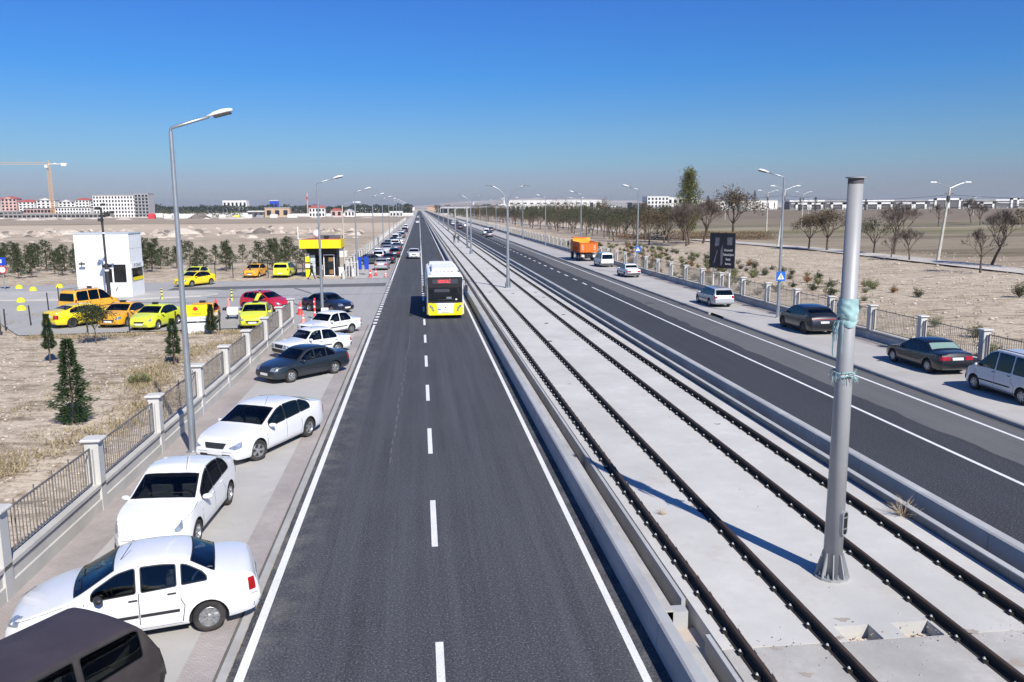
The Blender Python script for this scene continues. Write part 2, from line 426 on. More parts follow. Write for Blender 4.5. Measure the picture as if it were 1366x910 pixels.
def sheet(name, poly, z, mat, th=None):
    b = MB()
    if th: b.prism(poly, z-th, z, mat, 'z')
    else: b.add([(x, y, z) for x, y in poly], [tuple(range(len(poly)))], mat)
    return b.build(name, kind='structure')
def strip(name, x0, x1, y0, y1, z, mat): return sheet(name, [(x0, y0), (x1, y0), (x1, y1), (x0, y1)], z, mat)
YA, YB = -8, 2400
strip('road', -3.30, 3.90, YA, YB, 0, 'asphalt_new')
# left parking strip: kerb, red band, grey pavers, red band at the wall
def leftwalk(y0, y1, sfx=''):
    strip('kerb', -3.46, -3.30, y0, y1, .030, 'kerb'); strip('kerb', -3.52, -3.46, y0, y1, .012, 'kerb_dark')
    strip('pavement', -4.10, -3.52, y0, y1, .026, 'red_pavers')
    strip('pavement', -7.3, -4.10, y0, y1, .026, 'pavers')
    strip('pavement', -8.4, -7.3, y0, y1, .026, 'red_pavers')
leftwalk(YA, 54.2); leftwalk(90.5, 1500)
# the taxi lot and its driveway
sheet('parking_lot', [(-24.6, 52.6), (-8.4, 54.2), (-3.30, 54.2), (-3.30, 90.5), (-8.4, 91.0), (-26, 89.2), (-44, 87.6), (-75, 86.8), (-75, 66.5), (-33, 66.0), (-27.5, 57)], .004, 'asphalt_lot')
sheet('pavement', [(-50, 74.6), (-24.6, 72.2), (-19.2, 74.2), (-18.2, 76), (-20, 78.2), (-30, 80.0), (-50, 81.6)], .12, 'pavers', .13)
sheet('driveway_patch', [(-13.5, 81.0), (-3.5, 81.3), (-3.5, 85.0), (-10, 84.3), (-24, 83.0), (-24, 80.4)], .009, 'asphalt_old')
# skid marks / seams on the lot
for (x, y, w, l, a) in ((-18.5, 80.2, .5, 2.6, 1.1), (-16, 73, .3, 5, 1.5), (-11, 78, .25, 6, .4), (-6, 74, .12, 22, 1.57), (-20, 69.5, .2, 7, 1.3)):
    b = MB(); b.box((0, 0, 0), (w, l, .004), 'asphalt_old'); o = b.build('tar_patch', kind='structure'); o.location = (x, y, .012); o.rotation_euler = (0, 0, a)
# painted lines, left carriageway
def line(x0, x1, y0, y1, z=.005, n='road_marking'): return strip(n, x0, x1, y0, y1, z, 'line_white')
line(-3.18, -3.02, YA, 54.0); line(-3.18, -3.02, 88.5, YB); line(3.44, 3.58, YA, YB)
b = MB()
for i in range(-1, 9):
    y = 10.5+7.16*i; b.quad([(.11, y, .005), (.25, y, .005), (.25, y+3, .005), (.11, y+3, .005)], 'line_white')
y = 71.0
while y < 92: b.quad([(.08, y, .005), (.28, y, .005), (.28, y+1.0, .005), (.08, y+1.0, .005)], 'line_white'); y += 2.1
b.quad([(.11, 94, .005), (.25, 94, .005), (.25, 170, .005), (.11, 170, .005)], 'line_white')
y = 171
while y < 215: b.quad([(.08, y, .005), (.28, y, .005), (.28, y+1.2, .005), (.08, y+1.2, .005)], 'line_white'); y += 2.6
b.quad([(.11, 217, .005), (.25, 217, .005), (.25, 900, .005), (.11, 900, .005)], 'line_white')
y = 54.6
while y < 88: b.quad([(-3.24, y, .005), (-2.98, y, .005), (-2.98, y+.8, .005), (-3.24, y+.8, .005)], 'line_white'); y += 1.55
b.build('road_marking', kind='structure')
# pale worn patch and cracks on the left road
b = MB()
for k in range(26):
    x = -1.05+R.uniform(-.05, .05)+.012*k; yy = 24+k*1.0
    b.quad([(x, yy, .0035), (x+R.uniform(.03, .07), yy, .0035), (x+.05, yy+R.uniform(.3, .8), .0035), (x+.01, yy+.7, .0035)], 'asphalt_old')
b.build('road_wear', kind='structure')

# ------------------------------------------------------------------ tram bed between the carriageways
SZ = .30
def prof(name, poly, y0, y1, mat, **k):
    b = MB(); b.prism(poly, y0, y1, mat, 'y'); return b.build(name, **k)
def seg_prof(b, poly, y0, y1, mat, L=6.0, gap=.02):
    y = y0
    while y < min(y1, 130):
        b.prism(poly, y, min(y+L-gap, y1), mat, 'y'); y += L
    if y1 > y: b.prism(poly, y, y1, mat, 'y')
b = MB(); seg_prof(b, [(3.90, -.1), (4.20, -.1), (4.20, .50), (4.17, .52), (3.99, .52), (3.95, .49)], YA, YB, 'parapet', 5.2)
b.build('parapet_wall', label='low concrete parapet wall between the left road and the tram track bed', cat='wall')
strip('dark_edge_strip', 3.9, 3.91, YA, YB, .002, 'black')
b = MB()
b.prism([(4.205, -.1), (4.44, -.1), (4.44, .34), (4.205, .34)], YA, 12.4, 'slab_dirty'); b.prism([(4.205, -.1), (4.44, -.1), (4.44, .34), (4.205, .34)], 13.5, YB, 'slab_dirty')
b.prism([(4.205, -.1), (4.86, -.1), (4.86, -.03), (4.205, -.03)], 12.4, 13.5, 'stone')
b.prism([(4.44, -.15), (4.72, -.15), (4.72, -.10), (4.44, -.10)], 13.5, YB, 'channel'); b.prism([(4.44, -.15), (4.72, -.15), (4.72, -.10), (4.44, -.10)], YA, 12.4, 'channel')
b.prism([(4.72, -.15), (4.80, -.15), (4.80, .34), (4.72, .34)], 13.9, YB, 'parapet'); b.prism([(4.72, -.15), (4.80, -.15), (4.80, .34), (4.72, .34)], YA, 12.6, 'parapet')
b.prism([(4.205, -.1), (4.72, -.1), (4.72, .30), (4.205, .30)], 13.5, 13.75, 'parapet')
b.build('drain_channel', kind='structure')
# slab, cast in sections, with two open cable pits
def slab():
    b = MB(); x0, x1 = 4.86, 11.36
    def blk(a, c, y0, y1): b.box(((a+c)/2, (y0+y1)/2, SZ/2-.05), (c-a, y1-y0, SZ+.1), 'slab')
    b.box(((x0+x1)/2, (YA+12.15)/2, SZ/2-.05), (x1-x0, 12.15-YA, SZ+.1), 'slab_dirty')
    blk(x0, 7.07, 12.18, 12.66); blk(7.72, 8.14, 12.18, 12.66); blk(8.83, x1, 12.18, 12.66)
    blk(x0, x1, 12.66, 28.47); blk(x0, x1, 28.5, 44.77)
    y = 44.8
    while y < 300: blk(x0, x1, y, y+16.2-.03); y += 16.2
    blk(x0, x1, y, YB)
    b.build('tram_slab', kind='structure')
    b = MB(); b.box((7.9, 12.4, .02), (2.0, .6, .04), 'bark_light')
    for _ in range(90):
        q = R.uniform(.02, .085); x = R.choice((R.uniform(7.1, 7.7), R.uniform(8.17, 8.8))); b.box((x, R.uniform(12.2, 12.6), .05), (q*1.5, q, q), 'stone', R.uniform(0, 3))
    b.build('pit_rubble', kind='stuff')
slab()
# scattered grit and stains on the slab
b = MB(); rs = random.Random(19)
for (cx, cy, r) in [(7.35, 12.85, .32), (7.0, 12.3, .22), (9.35, 12.2, .3), (5.75, 12.1, .25), (5.9, 11.3, .3), (10.4, 12.0, .4), (6.6, 18.6, .25), (9.0, 30, .3), (5.65, 18.2, .18), (8.6, 44.3, .4), (9.9, 26, .3), (6.1, 33, .25), (9.5, 67, .5), (9.4, 11.2, .4)]:
    pts = []; n = 13
    for i in range(n):
        a = 2*pi*i/n; q = r*.55*rs.uniform(.25, 1.0); pts.append((cx+q*cos(a)*1.1, cy+q*sin(a)*.8, SZ+.003))
    b.add([(cx, cy, SZ+.003)]+pts, [(0, 1+i, 1+(i+1) % n) for i in range(n)], 'slab_soil')
b.build('soil_stain', kind='stuff')
b = MB()
for _ in range(330):
    x = R.uniform(4.95, 11.3); y = R.choice((R.uniform(9, 13), R.uniform(9, 60), R.gauss(12.1, .2))); q = R.uniform(.006, .018)
    b.box((x, y, SZ+q*.3), (q*R.uniform(1, 2), q, q), R.choice(('stone', 'kerb_dark', 'stone')), R.uniform(0, 3))
b.build('slab_grit', kind='stuff')
# right edge: low upstand, channel, parapet wall
b = MB(); seg_prof(b, [(11.40, -.1), (11.50, -.1), (11.50, .50), (11.40, .50)], YA, YB, 'channel', 1.0, .012)
b.prism([(11.36, .50), (11.52, .50), (11.52, .53), (11.36, .53)], YA, YB, 'parapet'); b.prism([(11.52, -.1), (11.95, -.1), (11.95, .1), (11.52, .1)], YA, YB, 'channel')
b.build('drain_channel', kind='structure')
b = MB(); seg_prof(b, [(11.98, -.1), (12.28, -.1), (12.28, .66), (12.24, .69), (12.03, .69), (11.98, .66)], YA, YB, 'parapet', 2.6)
b.build('parapet_wall', label='low concrete parapet wall between the tram track bed and the right road', cat='wall')
# right carriageway
strip('road', 12.28, 20.35, YA, YB, 0, 'asphalt_far')
b = MB(); pts = []
yy = YA
rr = random.Random(3)
while yy < 400: pts.append((17.42+rr.uniform(-.10, .10)+.15*sin(yy*.11), yy)); yy += .9 if yy < 90 else 4
poly = [(20.35, YA)]; fs = []
vs = []
for (x, y) in pts: vs += [(x, y, .004), (20.35, y, .004)]
for i in range(len(pts)-1): fs.append((2*i, 2*i+1, 2*i+3, 2*i+2))
b.add(vs, fs, 'asphalt_old'); b.build('road_old_surface', kind='structure')
line(12.50, 12.64, YA, YB); line(19.42, 19.56, YA, YB, .009)
b = MB(); b.quad([(16.28, YA, .005), (16.42, YA, .005), (16.42, 77, .005), (16.28, 77, .005)], 'line_white')
y = 79.5
while y < 330: b.quad([(16.26, y, .005), (16.44, y, .005), (16.44, y+2.2, .005), (16.26, y+2.2, .005)], 'line_white'); y += 5.2
b.build('road_marking', kind='structure')
def kerbR(y0, y1):
    b = MB(); y = y0
    while y < y1:
        L = 1.0 if y < 80 else 8; e = min(y+L-.012, y1); b.prism([(20.38, -.05), (20.58, -.05), (20.58, .15), (20.41, .15), (20.38, .12)], y, e, 'kerb'); y += L
    b.build('kerb', kind='structure')
    strip('dark_edge_strip', 20.18, 20.38, y0, y1, .011, 'kerb_dark')  # dark strip paints the kerb's shading onto the road edge
kerbR(YA, 53.2); kerbR(56.0, 400)
strip('pavement', 20.585, 24.2, YA, 700, .13, 'pavers'); strip('pavement', 24.2, 25.3, YA, 700, .13, 'red_pavers')
# dirt track on the right
b = MB(); cl = [(68, -10), (68.2, 60), (68, 82), (69.3, 136), (64.5, 172), (61, 206), (59.5, 281), (49, 362), (45, 520)]
vs = []; fs = []
for i, (x, y) in enumerate(cl): vs += [(x-2.6, y, .20), (x+2.6, y, .20)]
for i in range(len(cl)-1): fs.append((2*i, 2*i+1, 2*i+3, 2*i+2))
b.add(vs, fs, 'track_dirt'); b.build('dirt_track', kind='structure')
# distant ridge
def ridge():
    m, nt, p = nodes('hill_soil'); p.inputs['Roughness'].default_value = 1
    v = wpos(nt); n = noi(nt, v, .004, 7, .7)
    nt.links.new(ramp(nt, n, [(.35, (.25, .22, .18)), (.55, (.46, .41, .35)), (.7, (.52, .47, .42))]), p.inputs['Base Color'])
    key = [(-6000, 0), (-200, 8), (80, 24), (250, 48), (560, 60), (1000, 58), (1400, 46), (1900, 38), (2800, 30), (4200, 26), (6500, 20)]
    xs = [-1000+i*60 for i in range(125)]; vs = []; fs = []; rows = 12
    for j in range(rows+1):
        t = j/rows
        for x in xs:
            for a, c in zip(key, key[1:]):
                if a[0] <= x <= c[0]: h = a[1]+(c[1]-a[1])*(x-a[0])/(c[0]-a[0])
            h *= 1+.25*noise.noise(Vector((x*.004, t*2, 0)))+.12*noise.noise(Vector((x*.02, t*3, 1)))
            vs.append((x, 3900+t*1500, h*sin(min(1, t*1.35)*pi/2)-1 if t < .75 else h*(1-(t-.75)*.8)-1))
    n = len(xs)
    for j in range(rows):
        for i in range(n-1): fs.append((j*n+i, j*n+i+1, (j+1)*n+i+1, (j+1)*n+i))
    me = bpy.data.meshes.new('hill'); me.from_pydata(vs, [], fs); me.materials.append(m); link('hill', me, kind='structure')
ridge()
# ------------------------------------------------------------------ rails and their fastenings
def rails():
    cb = MB()
    cb.box((-.01, 0, .012), (.12, .14, .024), 'rail_black'); cb.tube([(0, 0, .02), (0, 0, .075)], .013, 'clip_steel', 6)
    cb.tube([(0, 0, .035), (0, 0, .055)], .026, 'clip_steel', 6); cb.tube([(-.035, -.05, .03), (0.03, -.02, .045), (.03, .02, .045), (-.035, .05, .03)], .011, 'rail_black', 5)
    proto = cb.build('rail_clip'); me = proto.data; COL.objects.unlink(proto)
    names = ['outermost tram rail beside the left parapet', 'second tram rail from the left parapet, left of the grey mast', 'tram rail just right of the grey mast base', 'tram rail nearest the right parapet and right road']
    for k, x in enumerate((5.22, 6.74, 9.05, 10.57)):
        b = MB(); z = SZ
        P = [(-.075, .006), (.075, .006), (.075, .020), (.012, .034), (.012, .115), (.036, .124), (.036, .155), (.028, .162), (-.028, .162), (-.036, .155), (-.036, .124), (-.012, .115), (-.012, .034), (-.075, .020)]
        b.prism([(px, z+pz) for px, pz in P], YA, YB, 'rail_steel')
        b.box((0, (YA+YB)/2, z+.003), (.30, YB-YA, .006), 'rail_black')
        for i in (-1, 1): b.prism([(i*.013, z+.03), (i*.034, z+.04), (i*.034, z+.12), (i*.013, z+.11)], YA, YB, 'rail_black')
        r = b.build('tram_rail', label='dark brown steel '+names[k], cat='rail', group='four tram rails on the concrete bed', loc=(x, 0, 0))
        ys = [9.2+.7*i for i in range(48)]
        for y in ys:
            for s in (-1, 1):
                c = bpy.data.objects.new('rail_clip', me); COL.objects.link(c); c.parent = r; c.location = (s*(.125 if s < 0 else .095), y, z+.006)
                c.rotation_euler = (0, 0, 0 if s > 0 else pi)
        b = MB(); y = ys[-1]+.7
        while y < 190:
            for s in (-1, 1):
                b.box((s*(.12 if s < 0 else .09), y, z+.018), (.08, .10, .024), 'rail_black'); b.box((s*(.12 if s < 0 else .09), y, z+.045), (.032, .032, .04), 'clip_steel')
            y += .7
        b.build('rail_clip', r, kind='stuff')
rails()
# small drain lids in the slab
for i, (x, y) in enumerate([(6.0, 71), (7.85, 69.5), (9.9, 70.2), (7.0, 44), (7.9, 51), (9.7, 55), (10, 66), (8, 98), (6.1, 98), (10, 98)]):
    b = MB(); b.cyl((0, 0, 0), .14, .012, 'black', 10)
    b.build('drain_lid', label='small round dark drain lid set in the tram slab', cat='drain lid', group='drain lids in the tram slab', loc=(x, y, SZ+.001))

# ------------------------------------------------------------------ catenary mast
def mast(loc, label, near=True):
    t = thing('catenary_mast', label, 'mast', loc, group='steel masts on the tram bed')
    b = MB(); n = 24 if near else 8
    b.tube([(0, 0, .04), (0, 0, 7.80)], [.183, .135], 'mast_grey', n, cap=True); b.build('pole', t, smooth=True)
    b = MB(); b.cyl((0, 0, 7.80), .180, .022, 'mast_grey', n); b.cyl((0, 0, 7.70), .139, .10, 'roof_dark', n); b.build('cap_plate', t)  # dark collar paints the shadow just below the cap plate
    b = MB(); b.cyl((0, 0, 0), .34, .045, 'mast_grey', 12)
    if near:
        for k in range(9):
            a = 2*pi*k/9+.13; M = Matrix.Rotation(a, 4, 'Z'); vs = []
            for y in (-.011, .011): vs += [M @ Vector(q) for q in ((.17, y, .045), (.32, y, .045), (.32, y, .10), (.20, y, .52), (.17, y, .52))]
            b.add(vs, [(0, 1, 2, 3, 4), (9, 8, 7, 6, 5), (0, 5, 6, 1), (1, 6, 7, 2), (2, 7, 8, 3), (3, 8, 9, 4)], 'mast_grey')
            a += pi/9; b.cyl((.27*cos(a), .27*sin(a), .045), .026, .05, 'galv', 6); b.cyl((.27*cos(a), .27*sin(a), .09), .014, .05, 'galv', 6)
    b.build('base_flange', t)
    if near:
        az = radians(-62)          # the hand hole faces the camera's right
        M = Matrix.Rotation(az, 4, 'Z')
        def oval(r, h, y, n=10):
            return [M @ Vector((y, r*cos(a), 1.18+(h if sin(a) >= 0 else -h)+r*sin(a))) for a in [2*pi*i/(2*n) for i in range(2*n)]]
        b = MB(); o1 = oval(.085, .17, .232); o2 = oval(.062, .165, .232); o3 = oval(.085, .17, .14); n = len(o1)
        b.add(o1+o2+o3, [(i, (i+1) % n, n+(i+1) % n, n+i) for i in range(n)]+[(i, 2*n+i, 2*n+(i+1) % n, (i+1) % n) for i in range(n)], 'mast_grey')
        fr = b.build('hatch_frame', t)
        b = MB(); b.add(oval(.066, .166, .220), [tuple(range(n))], 'black'); b.build('hatch_opening', fr)
        b = MB()
        for zz in (1.07, 1.30): b.box(M @ Vector((.232, 0, zz)), (.014, .13, .022), 'galv', az)
        b.build('hatch_bar', fr)
        # cloth wrapped round the pole and twine ties
        rr = random.Random(5)
        def wrap(z0, z1, bulge, seed, mat='cloth_teal', rows=14):
            vs = []; m = 28
            for j in range(rows+1):
                tt = j/rows; z = z0+(z1-z0)*tt
                for i in range(m):
                    a = 2*pi*i/m
                    q = .172+bulge*sin(pi*min(1, tt*1.15))**.5*(.7+.3*sin(a*2+seed))+.016*noise.noise(Vector((cos(a)*2, sin(a)*2, z*9+seed)))+.005*sin(z*37+a*3)+.012*noise.noise(Vector((cos(a)*4, sin(a)*4, z*22)))
                    vs.append((q*cos(a), q*sin(a), z+.05*sin(a*2+seed)*(1-tt)))
            return vs, [(j*m+i, j*m+(i+1) % m, (j+1)*m+(i+1) % m, (j+1)*m+i) for j in range(rows) for i in range(m)]
        b = MB(); v, f = wrap(5.18, 5.58, .028, 1); b.add(v, f, 'cloth_teal'); v, f = wrap(5.08, 5.17, .02, 2, rows=3); b.add(v, f, 'cloth_teal'); b.build('cloth_wrap', t, smooth=True)
        b = MB(); v, f = wrap(4.08, 4.17, .008, 4, rows=5); b.add(v, f, 'cloth_white')
        for k in range(26):
            a = rr.uniform(0, 2*pi); q = .185; z = rr.uniform(4.05, 4.20)
            b.tube([(q*cos(a), q*sin(a), z), ((q+.05)*cos(a+.3), (q+.05)*sin(a+.3), z+rr.uniform(-.12, .08)), ((q+.09)*cos(a+.4), (q+.09)*sin(a+.4), z-rr.uniform(.03, .22))], .006, 'cloth_teal', 4)
        for z in (4.09, 4.16): b.tube([(.188*cos(a), .197*sin(a), z+.02*sin(3*a)) for a in [i*pi/8 for i in range(17)]], .014, 'cloth_teal', 4)
        b.build('twine', t, smooth=True)
        b = MB()
        for k in range(14):
            a = rr.uniform(2.2, 4.2); z = rr.uniform(5.0, 5.2); b.tube([(.2*cos(a), .2*sin(a), z), (.25*cos(a), .25*sin(a), z-.15), (.24*cos(a), .24*sin(a), z-rr.uniform(.2, .6))], .007, 'cloth_teal', 4)
        b.build('loose_thread', t)
mast((8.02, 14.55, SZ), 'tall grey steel catenary mast with teal cloth wrapped around it, nearest the camera')
for y, lb in ((150, 'bare grey mast on the tram bed beyond the two walking people'), (205, 'far white-grey mast on the tram bed, second beyond the walkers'), (262, 'tiny far mast on the tram bed near the vanishing point')):
    mast((8.0+.004*(y), y, SZ), lb, False)

# ------------------------------------------------------------------ street lamps
def lamp_single(side, label, loc, group):
    # side=+1: the arm points to +x
    t = thing('street_lamp', label, 'street lamp', loc, group=group); s = side
    b = MB(); b.tube([(0, 0, 0), (0, 0, 4.5), (0, 0, 9.25)], [.115, .088, .058], 'galv', 12); b.box((0, 0, .02), (.36, .36, .04), 'galv')
    b.build('pole', t, smooth=False)
    b = MB(); b.tube([(0, 0, 8.9), (0, 0, 9.32), (s*.06, 0, 9.36), (s*1.12, 0, 9.66)], .042, 'galv', 8); b.build('arm', t, smooth=True)
    b = MB(); M = Matrix.Rotation(-s*.24, 4, 'Y')
    pts = [(0, .05, .05), (.12, .07, .06), (.20, .13, .09), (.45, .15, .11), (.65, .13, .09), (.76, .06, .05)]
    vs = []; m = 10
    for (dx, w, h) in pts:
        for i in range(m):
            a = 2*pi*i/m; zz = sin(a)*h*(1 if sin(a) > 0 else .35)
            vs.append(M @ Vector((s*dx, w*cos(a), zz)) + Vector((s*1.08, 0, 9.66)))
    b.add(vs, [(j*m+i, j*m+(i+1) % m, (j+1)*m+(i+1) % m, (j+1)*m+i) for j in range(len(pts)-1) for i in range(m)]+[tuple(range(m)), tuple((len(pts)-1)*m+i for i in range(m))], 'galv_white')
    h = b.build('lamp_head', t, smooth=True)
    b = MB(); b.box(M @ Vector((s*.44, 0, -.055)) + Vector((s*1.08, 0, 9.66)), (.50, .24, .04), 'lamp_dark', M=M); b.build('lamp_glass', h)
    b = MB(); b.box((0, .10 if s > 0 else -.10, 1.0), (.16, .05, .40), 'galv'); b.build('service_door', t)
    return t
gl = 'single arm lamps along the left pavement'; gr = 'single arm lamps along the right pavement'
lampL = lamp_single(1, 'tall galvanised lamp standing beside the white sedan near the left wall, closest one', (-7.27, 25.9, .02), gl)
orde = ['second', 'third', 'fourth', 'fifth', 'sixth', 'seventh', 'eighth', 'ninth', 'tenth', 'eleventh', 'twelfth']
for i, y in enumerate((59.8, 93.8, 129, 163, 197, 231, 265, 299, 333, 367)):
    dup(lampL, (-7.1, y, .02), 0, ['galvanised lamp behind the dark blue sedan at the lot entrance', 'galvanised lamp beside the blue boards right of the yellow kiosk'][i] if i < 2 else 'single arm lamp, %s from the camera in the row on the left pavement' % orde[i], gl)
lampR = lamp_single(-1, 'galvanised lamp with crossing sign standing in front of the dark grey crossover', (24.0, 52.6, .13), gr)
for i, y in enumerate((89.5, 122, 157, 192, 226, 260, 296, 330, 365)):
    dup(lampR, (24.1, y, .13), 0, ['galvanised lamp with crossing sign behind the white boxy sedan', 'galvanised lamp rising behind the orange tipper truck'][i] if i < 2 else 'single arm lamp, %s from the camera in the row on the right pavement' % orde[i], gr)
lampL.scale = (1, 1, 1.065)
# brown pole lamp by the kiosk
t = thing('street_lamp', 'slim brownish lamp pole just right of the yellow kiosk', 'street lamp', (-8.75, 96.5, 0))
b = MB(); b.tube([(0, 0, 0), (0, 0, 8.0)], [.09, .06], 'pole_conc', 8); b.build('pole', t)
b = MB(); b.tube([(0, 0, 7.9), (.2, 0, 8.1), (1.3, 0, 8.25)], .04, 'galv', 6); b.build('arm', t)
b = MB(); b.bevbox((1.65, 0, 8.28), (.9, .32, .14), 'galv_white', b=.04); b.build('lamp_head', t)

def lamp_double(label, loc):
    t = thing('double_street_lamp', label, 'street lamp', loc, group='curved double arm lamps in the median')
    b = MB(); b.tube([(0, 0, 0), (0, 0, 4), (0, 0, 7.3)], [.16, .125, .09], 'galv', 12); b.box((0, 0, .02), (.5, .5, .04), 'galv')
    for k in range(8):
        a = k*pi/4; b.box((.20*cos(a), .20*sin(a), .3), (.14, .02, .5), 'galv', a)
    b.build('pole', t)
    b = MB(); b.cyl((0, 0, 6.25), .15, .06, 'galv', 10); b.cyl((0, 0, 7.2), .12, .12, 'galv', 10); b.build('collar', t)
    for s in (-1, 1):
        b = MB(); pts = [(s*(1.95-1.95*cos(a))*1.0, 0, 7.25+2.05*sin(a)) for a in [i*pi/2*.86/9 for i in range(10)]]
        b.tube([(0, 0, 6.9), (0, 0, 7.25)]+pts[1:], [.06]*6+[.05]*5, 'galv', 8); ar = b.build('arm', t, smooth=True)
        e = pts[-1]; b = MB(); b.bevbox((e[0]+s*.24, 0, e[2]+.02), (.55, .22, .10), 'galv', b=.04); b.build('lamp_head', ar)
    return t
ld = lamp_double('nearest double arm lamp on the tram bed, between bus and truck', (7.98, 74.7, SZ))
dup(ld, (8.1, 131, SZ), 0, 'second double arm lamp on the tram bed, just in front of the walking people')
for i, y in enumerate((300, 370)): dup(ld, (8.6, y, SZ), 0, ['third', 'fourth'][i]+' double arm lamp on the tram bed, a tiny one far down the median')

# leaning concrete poles on the right
def conc_pole(label, loc, h, lean, sc=1):
    t = thing('utility_pole', label, 'utility pole', loc, group='concrete poles by the dirt track')
    b = MB(); top = (h*sin(lean), 0, h*cos(lean)); b.tube([(0, 0, 0), top], [.24, .12], 'pole_conc', 8); b.build('pole', t)
    for s in (-1, 1):
        b = MB(); b.tube([top, (top[0]+s*1.5, 0, top[2]+.6), (top[0]+s*2.1, 0, top[2]+.75)], .05, 'galv', 6); a = b.build('arm', t)
        b = MB(); b.bevbox((top[0]+s*2.5, 0, top[2]+.80), (.9, .35, .18), 'galv_white', b=.05); b.build('lamp_head', a)
    b = MB(); b.box((top[0]*.93, 0, top[2]*.93), (1.3, .08, .08), 'bark'); b.box((top[0]*.85, 0, top[2]*.85), (.3, .3, .9), 'lamp_dark'); b.build('crossarm', t)
    return t
conc_pole('leaning concrete pole with two lamp arms right of the dirt track, nearest on the right', (70.4, 105, .2), 9.7, .10)
conc_pole('leaning concrete pole with two lamp arms behind the single lamp by the crossover', (67.8, 150, .2), 10.4, .09)
for i, (x, y, h) in enumerate([(95, 218, 10.5), (131, 272, 11), (160, 420, 10), (63, 330, 10), (255, 520, 11), (300, 420, 11)]):
    conc_pole(['concrete pole with black top between the bare trees and the hall', 'thin pole with double lamp among the far right fields', 'tiny double lamp pole before the warehouses', 'far pole with double lamp above the orchard trees', 'tiny dark pole in front of the white portals', 'far thin pole at the right edge of the fields'][i], (x, y, .6), h, .03*(i % 2))
# overhead wires
b = MB()
def wire(a, c, sag=.8):
    a, c = Vector(a), Vector(c); b.tube([a.lerp(c, i/12)+Vector((0, 0, -4*sag*(i/12)*(1-i/12))) for i in range(13)], .022, 'lamp_dark', 4)
for z in (9.0, 8.3): wire((71.3, 105, z), (68.7, 150, z+.6)); wire((71.3, 105, z), (74, 58, z))
wire((68.7, 150, 9.6), (63, 330, 9.4), 1.5); wire((131, 272, 11), (300, 420, 11), 1.5)
b.build('overhead_wire', label='thin dark overhead wires strung between the concrete poles', cat='wire')

# ------------------------------------------------------------------ fences
def fence(label, x, ys, z0, base_h, top, face, first_long=None, far_end=None, near_detail=True):
    # face=+1: pavement on the +x side
    t = thing('roadside_fence', label, 'fence', (x, ys[0], 0))
    Y0 = -ys[0]
    b = MB(); a, c = ys[0]-5, (far_end or ys[-1])
    s = face
    b.prism([(s*.16, -.1), (s*.16, base_h*.45), (s*.12, base_h*.47), (s*.12, base_h*.86), (s*.17, base_h*.88), (s*.17, base_h), (-s*.17, base_h), (-s*.17, base_h*.88), (-s*.12, base_h*.86), (-s*.12, -.1)], a+Y0, c+Y0, 'wall_conc')
    b.prism([(s*.121, base_h*.80), (s*.121, base_h*.85), (s*.125, base_h*.85), (s*.125, base_h*.80)], a+Y0, c+Y0, 'kerb_dark')
    b.build('base_wall', t)
    pb = MB(); pb.bevbox((0, 0, top/2-.05), (.34, .34, top-.04), 'post_conc', b=.02); pb.bevbox((0, 0, top-.04), (.50, .50, .09), 'post_conc', b=.03)
    pb.box((0, .225, (base_h+top-.25)/2), (.10, .09, top-.25-base_h), 'post_conc'); pb.box((0, -.225, (base_h+top-.25)/2), (.10, .09, top-.25-base_h), 'post_conc')
    po = pb.build('post', t); pm = po.data; COL.objects.unlink(po)
    def panel(L, n, fancy):
        q = MB(); z0_, z1 = base_h+.05, top-.22
        q.box((0, L/2, z0_+.03), (.03, L, .03), 'fence_iron'); q.box((0, L/2, z1), (.03, L, .035), 'fence_iron')
        for i in range(n):
            yy = L*(i+.5)/n; hh = .13 if (i % 6 == 3 and fancy) else .0
            w = .024 if hh else .016
            q.box((0, yy, (z0_+z1+hh)/2), (w, w, z1-z0_+hh), 'fence_iron')
        for yy in (.02, L-.02): q.box((0, yy, (z0_+z1)/2), (.035, .035, z1-z0_), 'fence_iron')
        o = q.build('railing_panel', t); m = o.data; COL.objects.unlink(o); return m
    cache = {}
    far_b = MB(); cnt = 0
    for i, y in enumerate(ys):
        if i < 46:
            o = link('post', pm, t, (0, y+Y0, 0))
        else:
            far_b.box((0, y+Y0, top/2), (.34, .34, top), 'post_conc'); far_b.box((0, y+Y0, top), (.48, .48, .08), 'post_conc')
        if i+1 < len(ys):
            L = ys[i+1]-y-.54; n = 30 if i < 14 else 14
            key = (round(L, 2), n)
            if key not in cache: cache[key] = panel(L, n, True)
            if i < 46: link('railing_panel', cache[key], t, (0, y+Y0+.27, 0))
            else:
                far_b.box((0, y+Y0+L/2+.27, top-.22), (.03, L, .035), 'fence_iron'); far_b.box((0, y+Y0+L/2+.27, base_h+.08), (.03, L, .035), 'fence_iron')
                for k in range(10): far_b.box((0, y+Y0+.27+L*(k+.5)/10, (base_h+top)/2-.1), (.03, .03, top-base_h-.2), 'fence_iron')
    if far_b.v: far_b.build('post', t, kind='stuff')
    return t
fence('white concrete posts and grey iron railings on a low wall along the near left pavement', -8.35, [11.2, 16.15, 21.1, 26.0, 31.0, 35.3, 39.8, 44.4, 49.1, 53.6], 0, .72, 1.9, 1)
fence('row of white fence posts running far along the left pavement beyond the kiosk', -8.35, [95.5+4.7*i for i in range(90)], 0, .72, 1.9, 1)
fence('long fence of concrete posts and dark railings along the right pavement', 25.45, [10.5+4.72*i for i in range(120)], 0, .62, 2.05, -1)

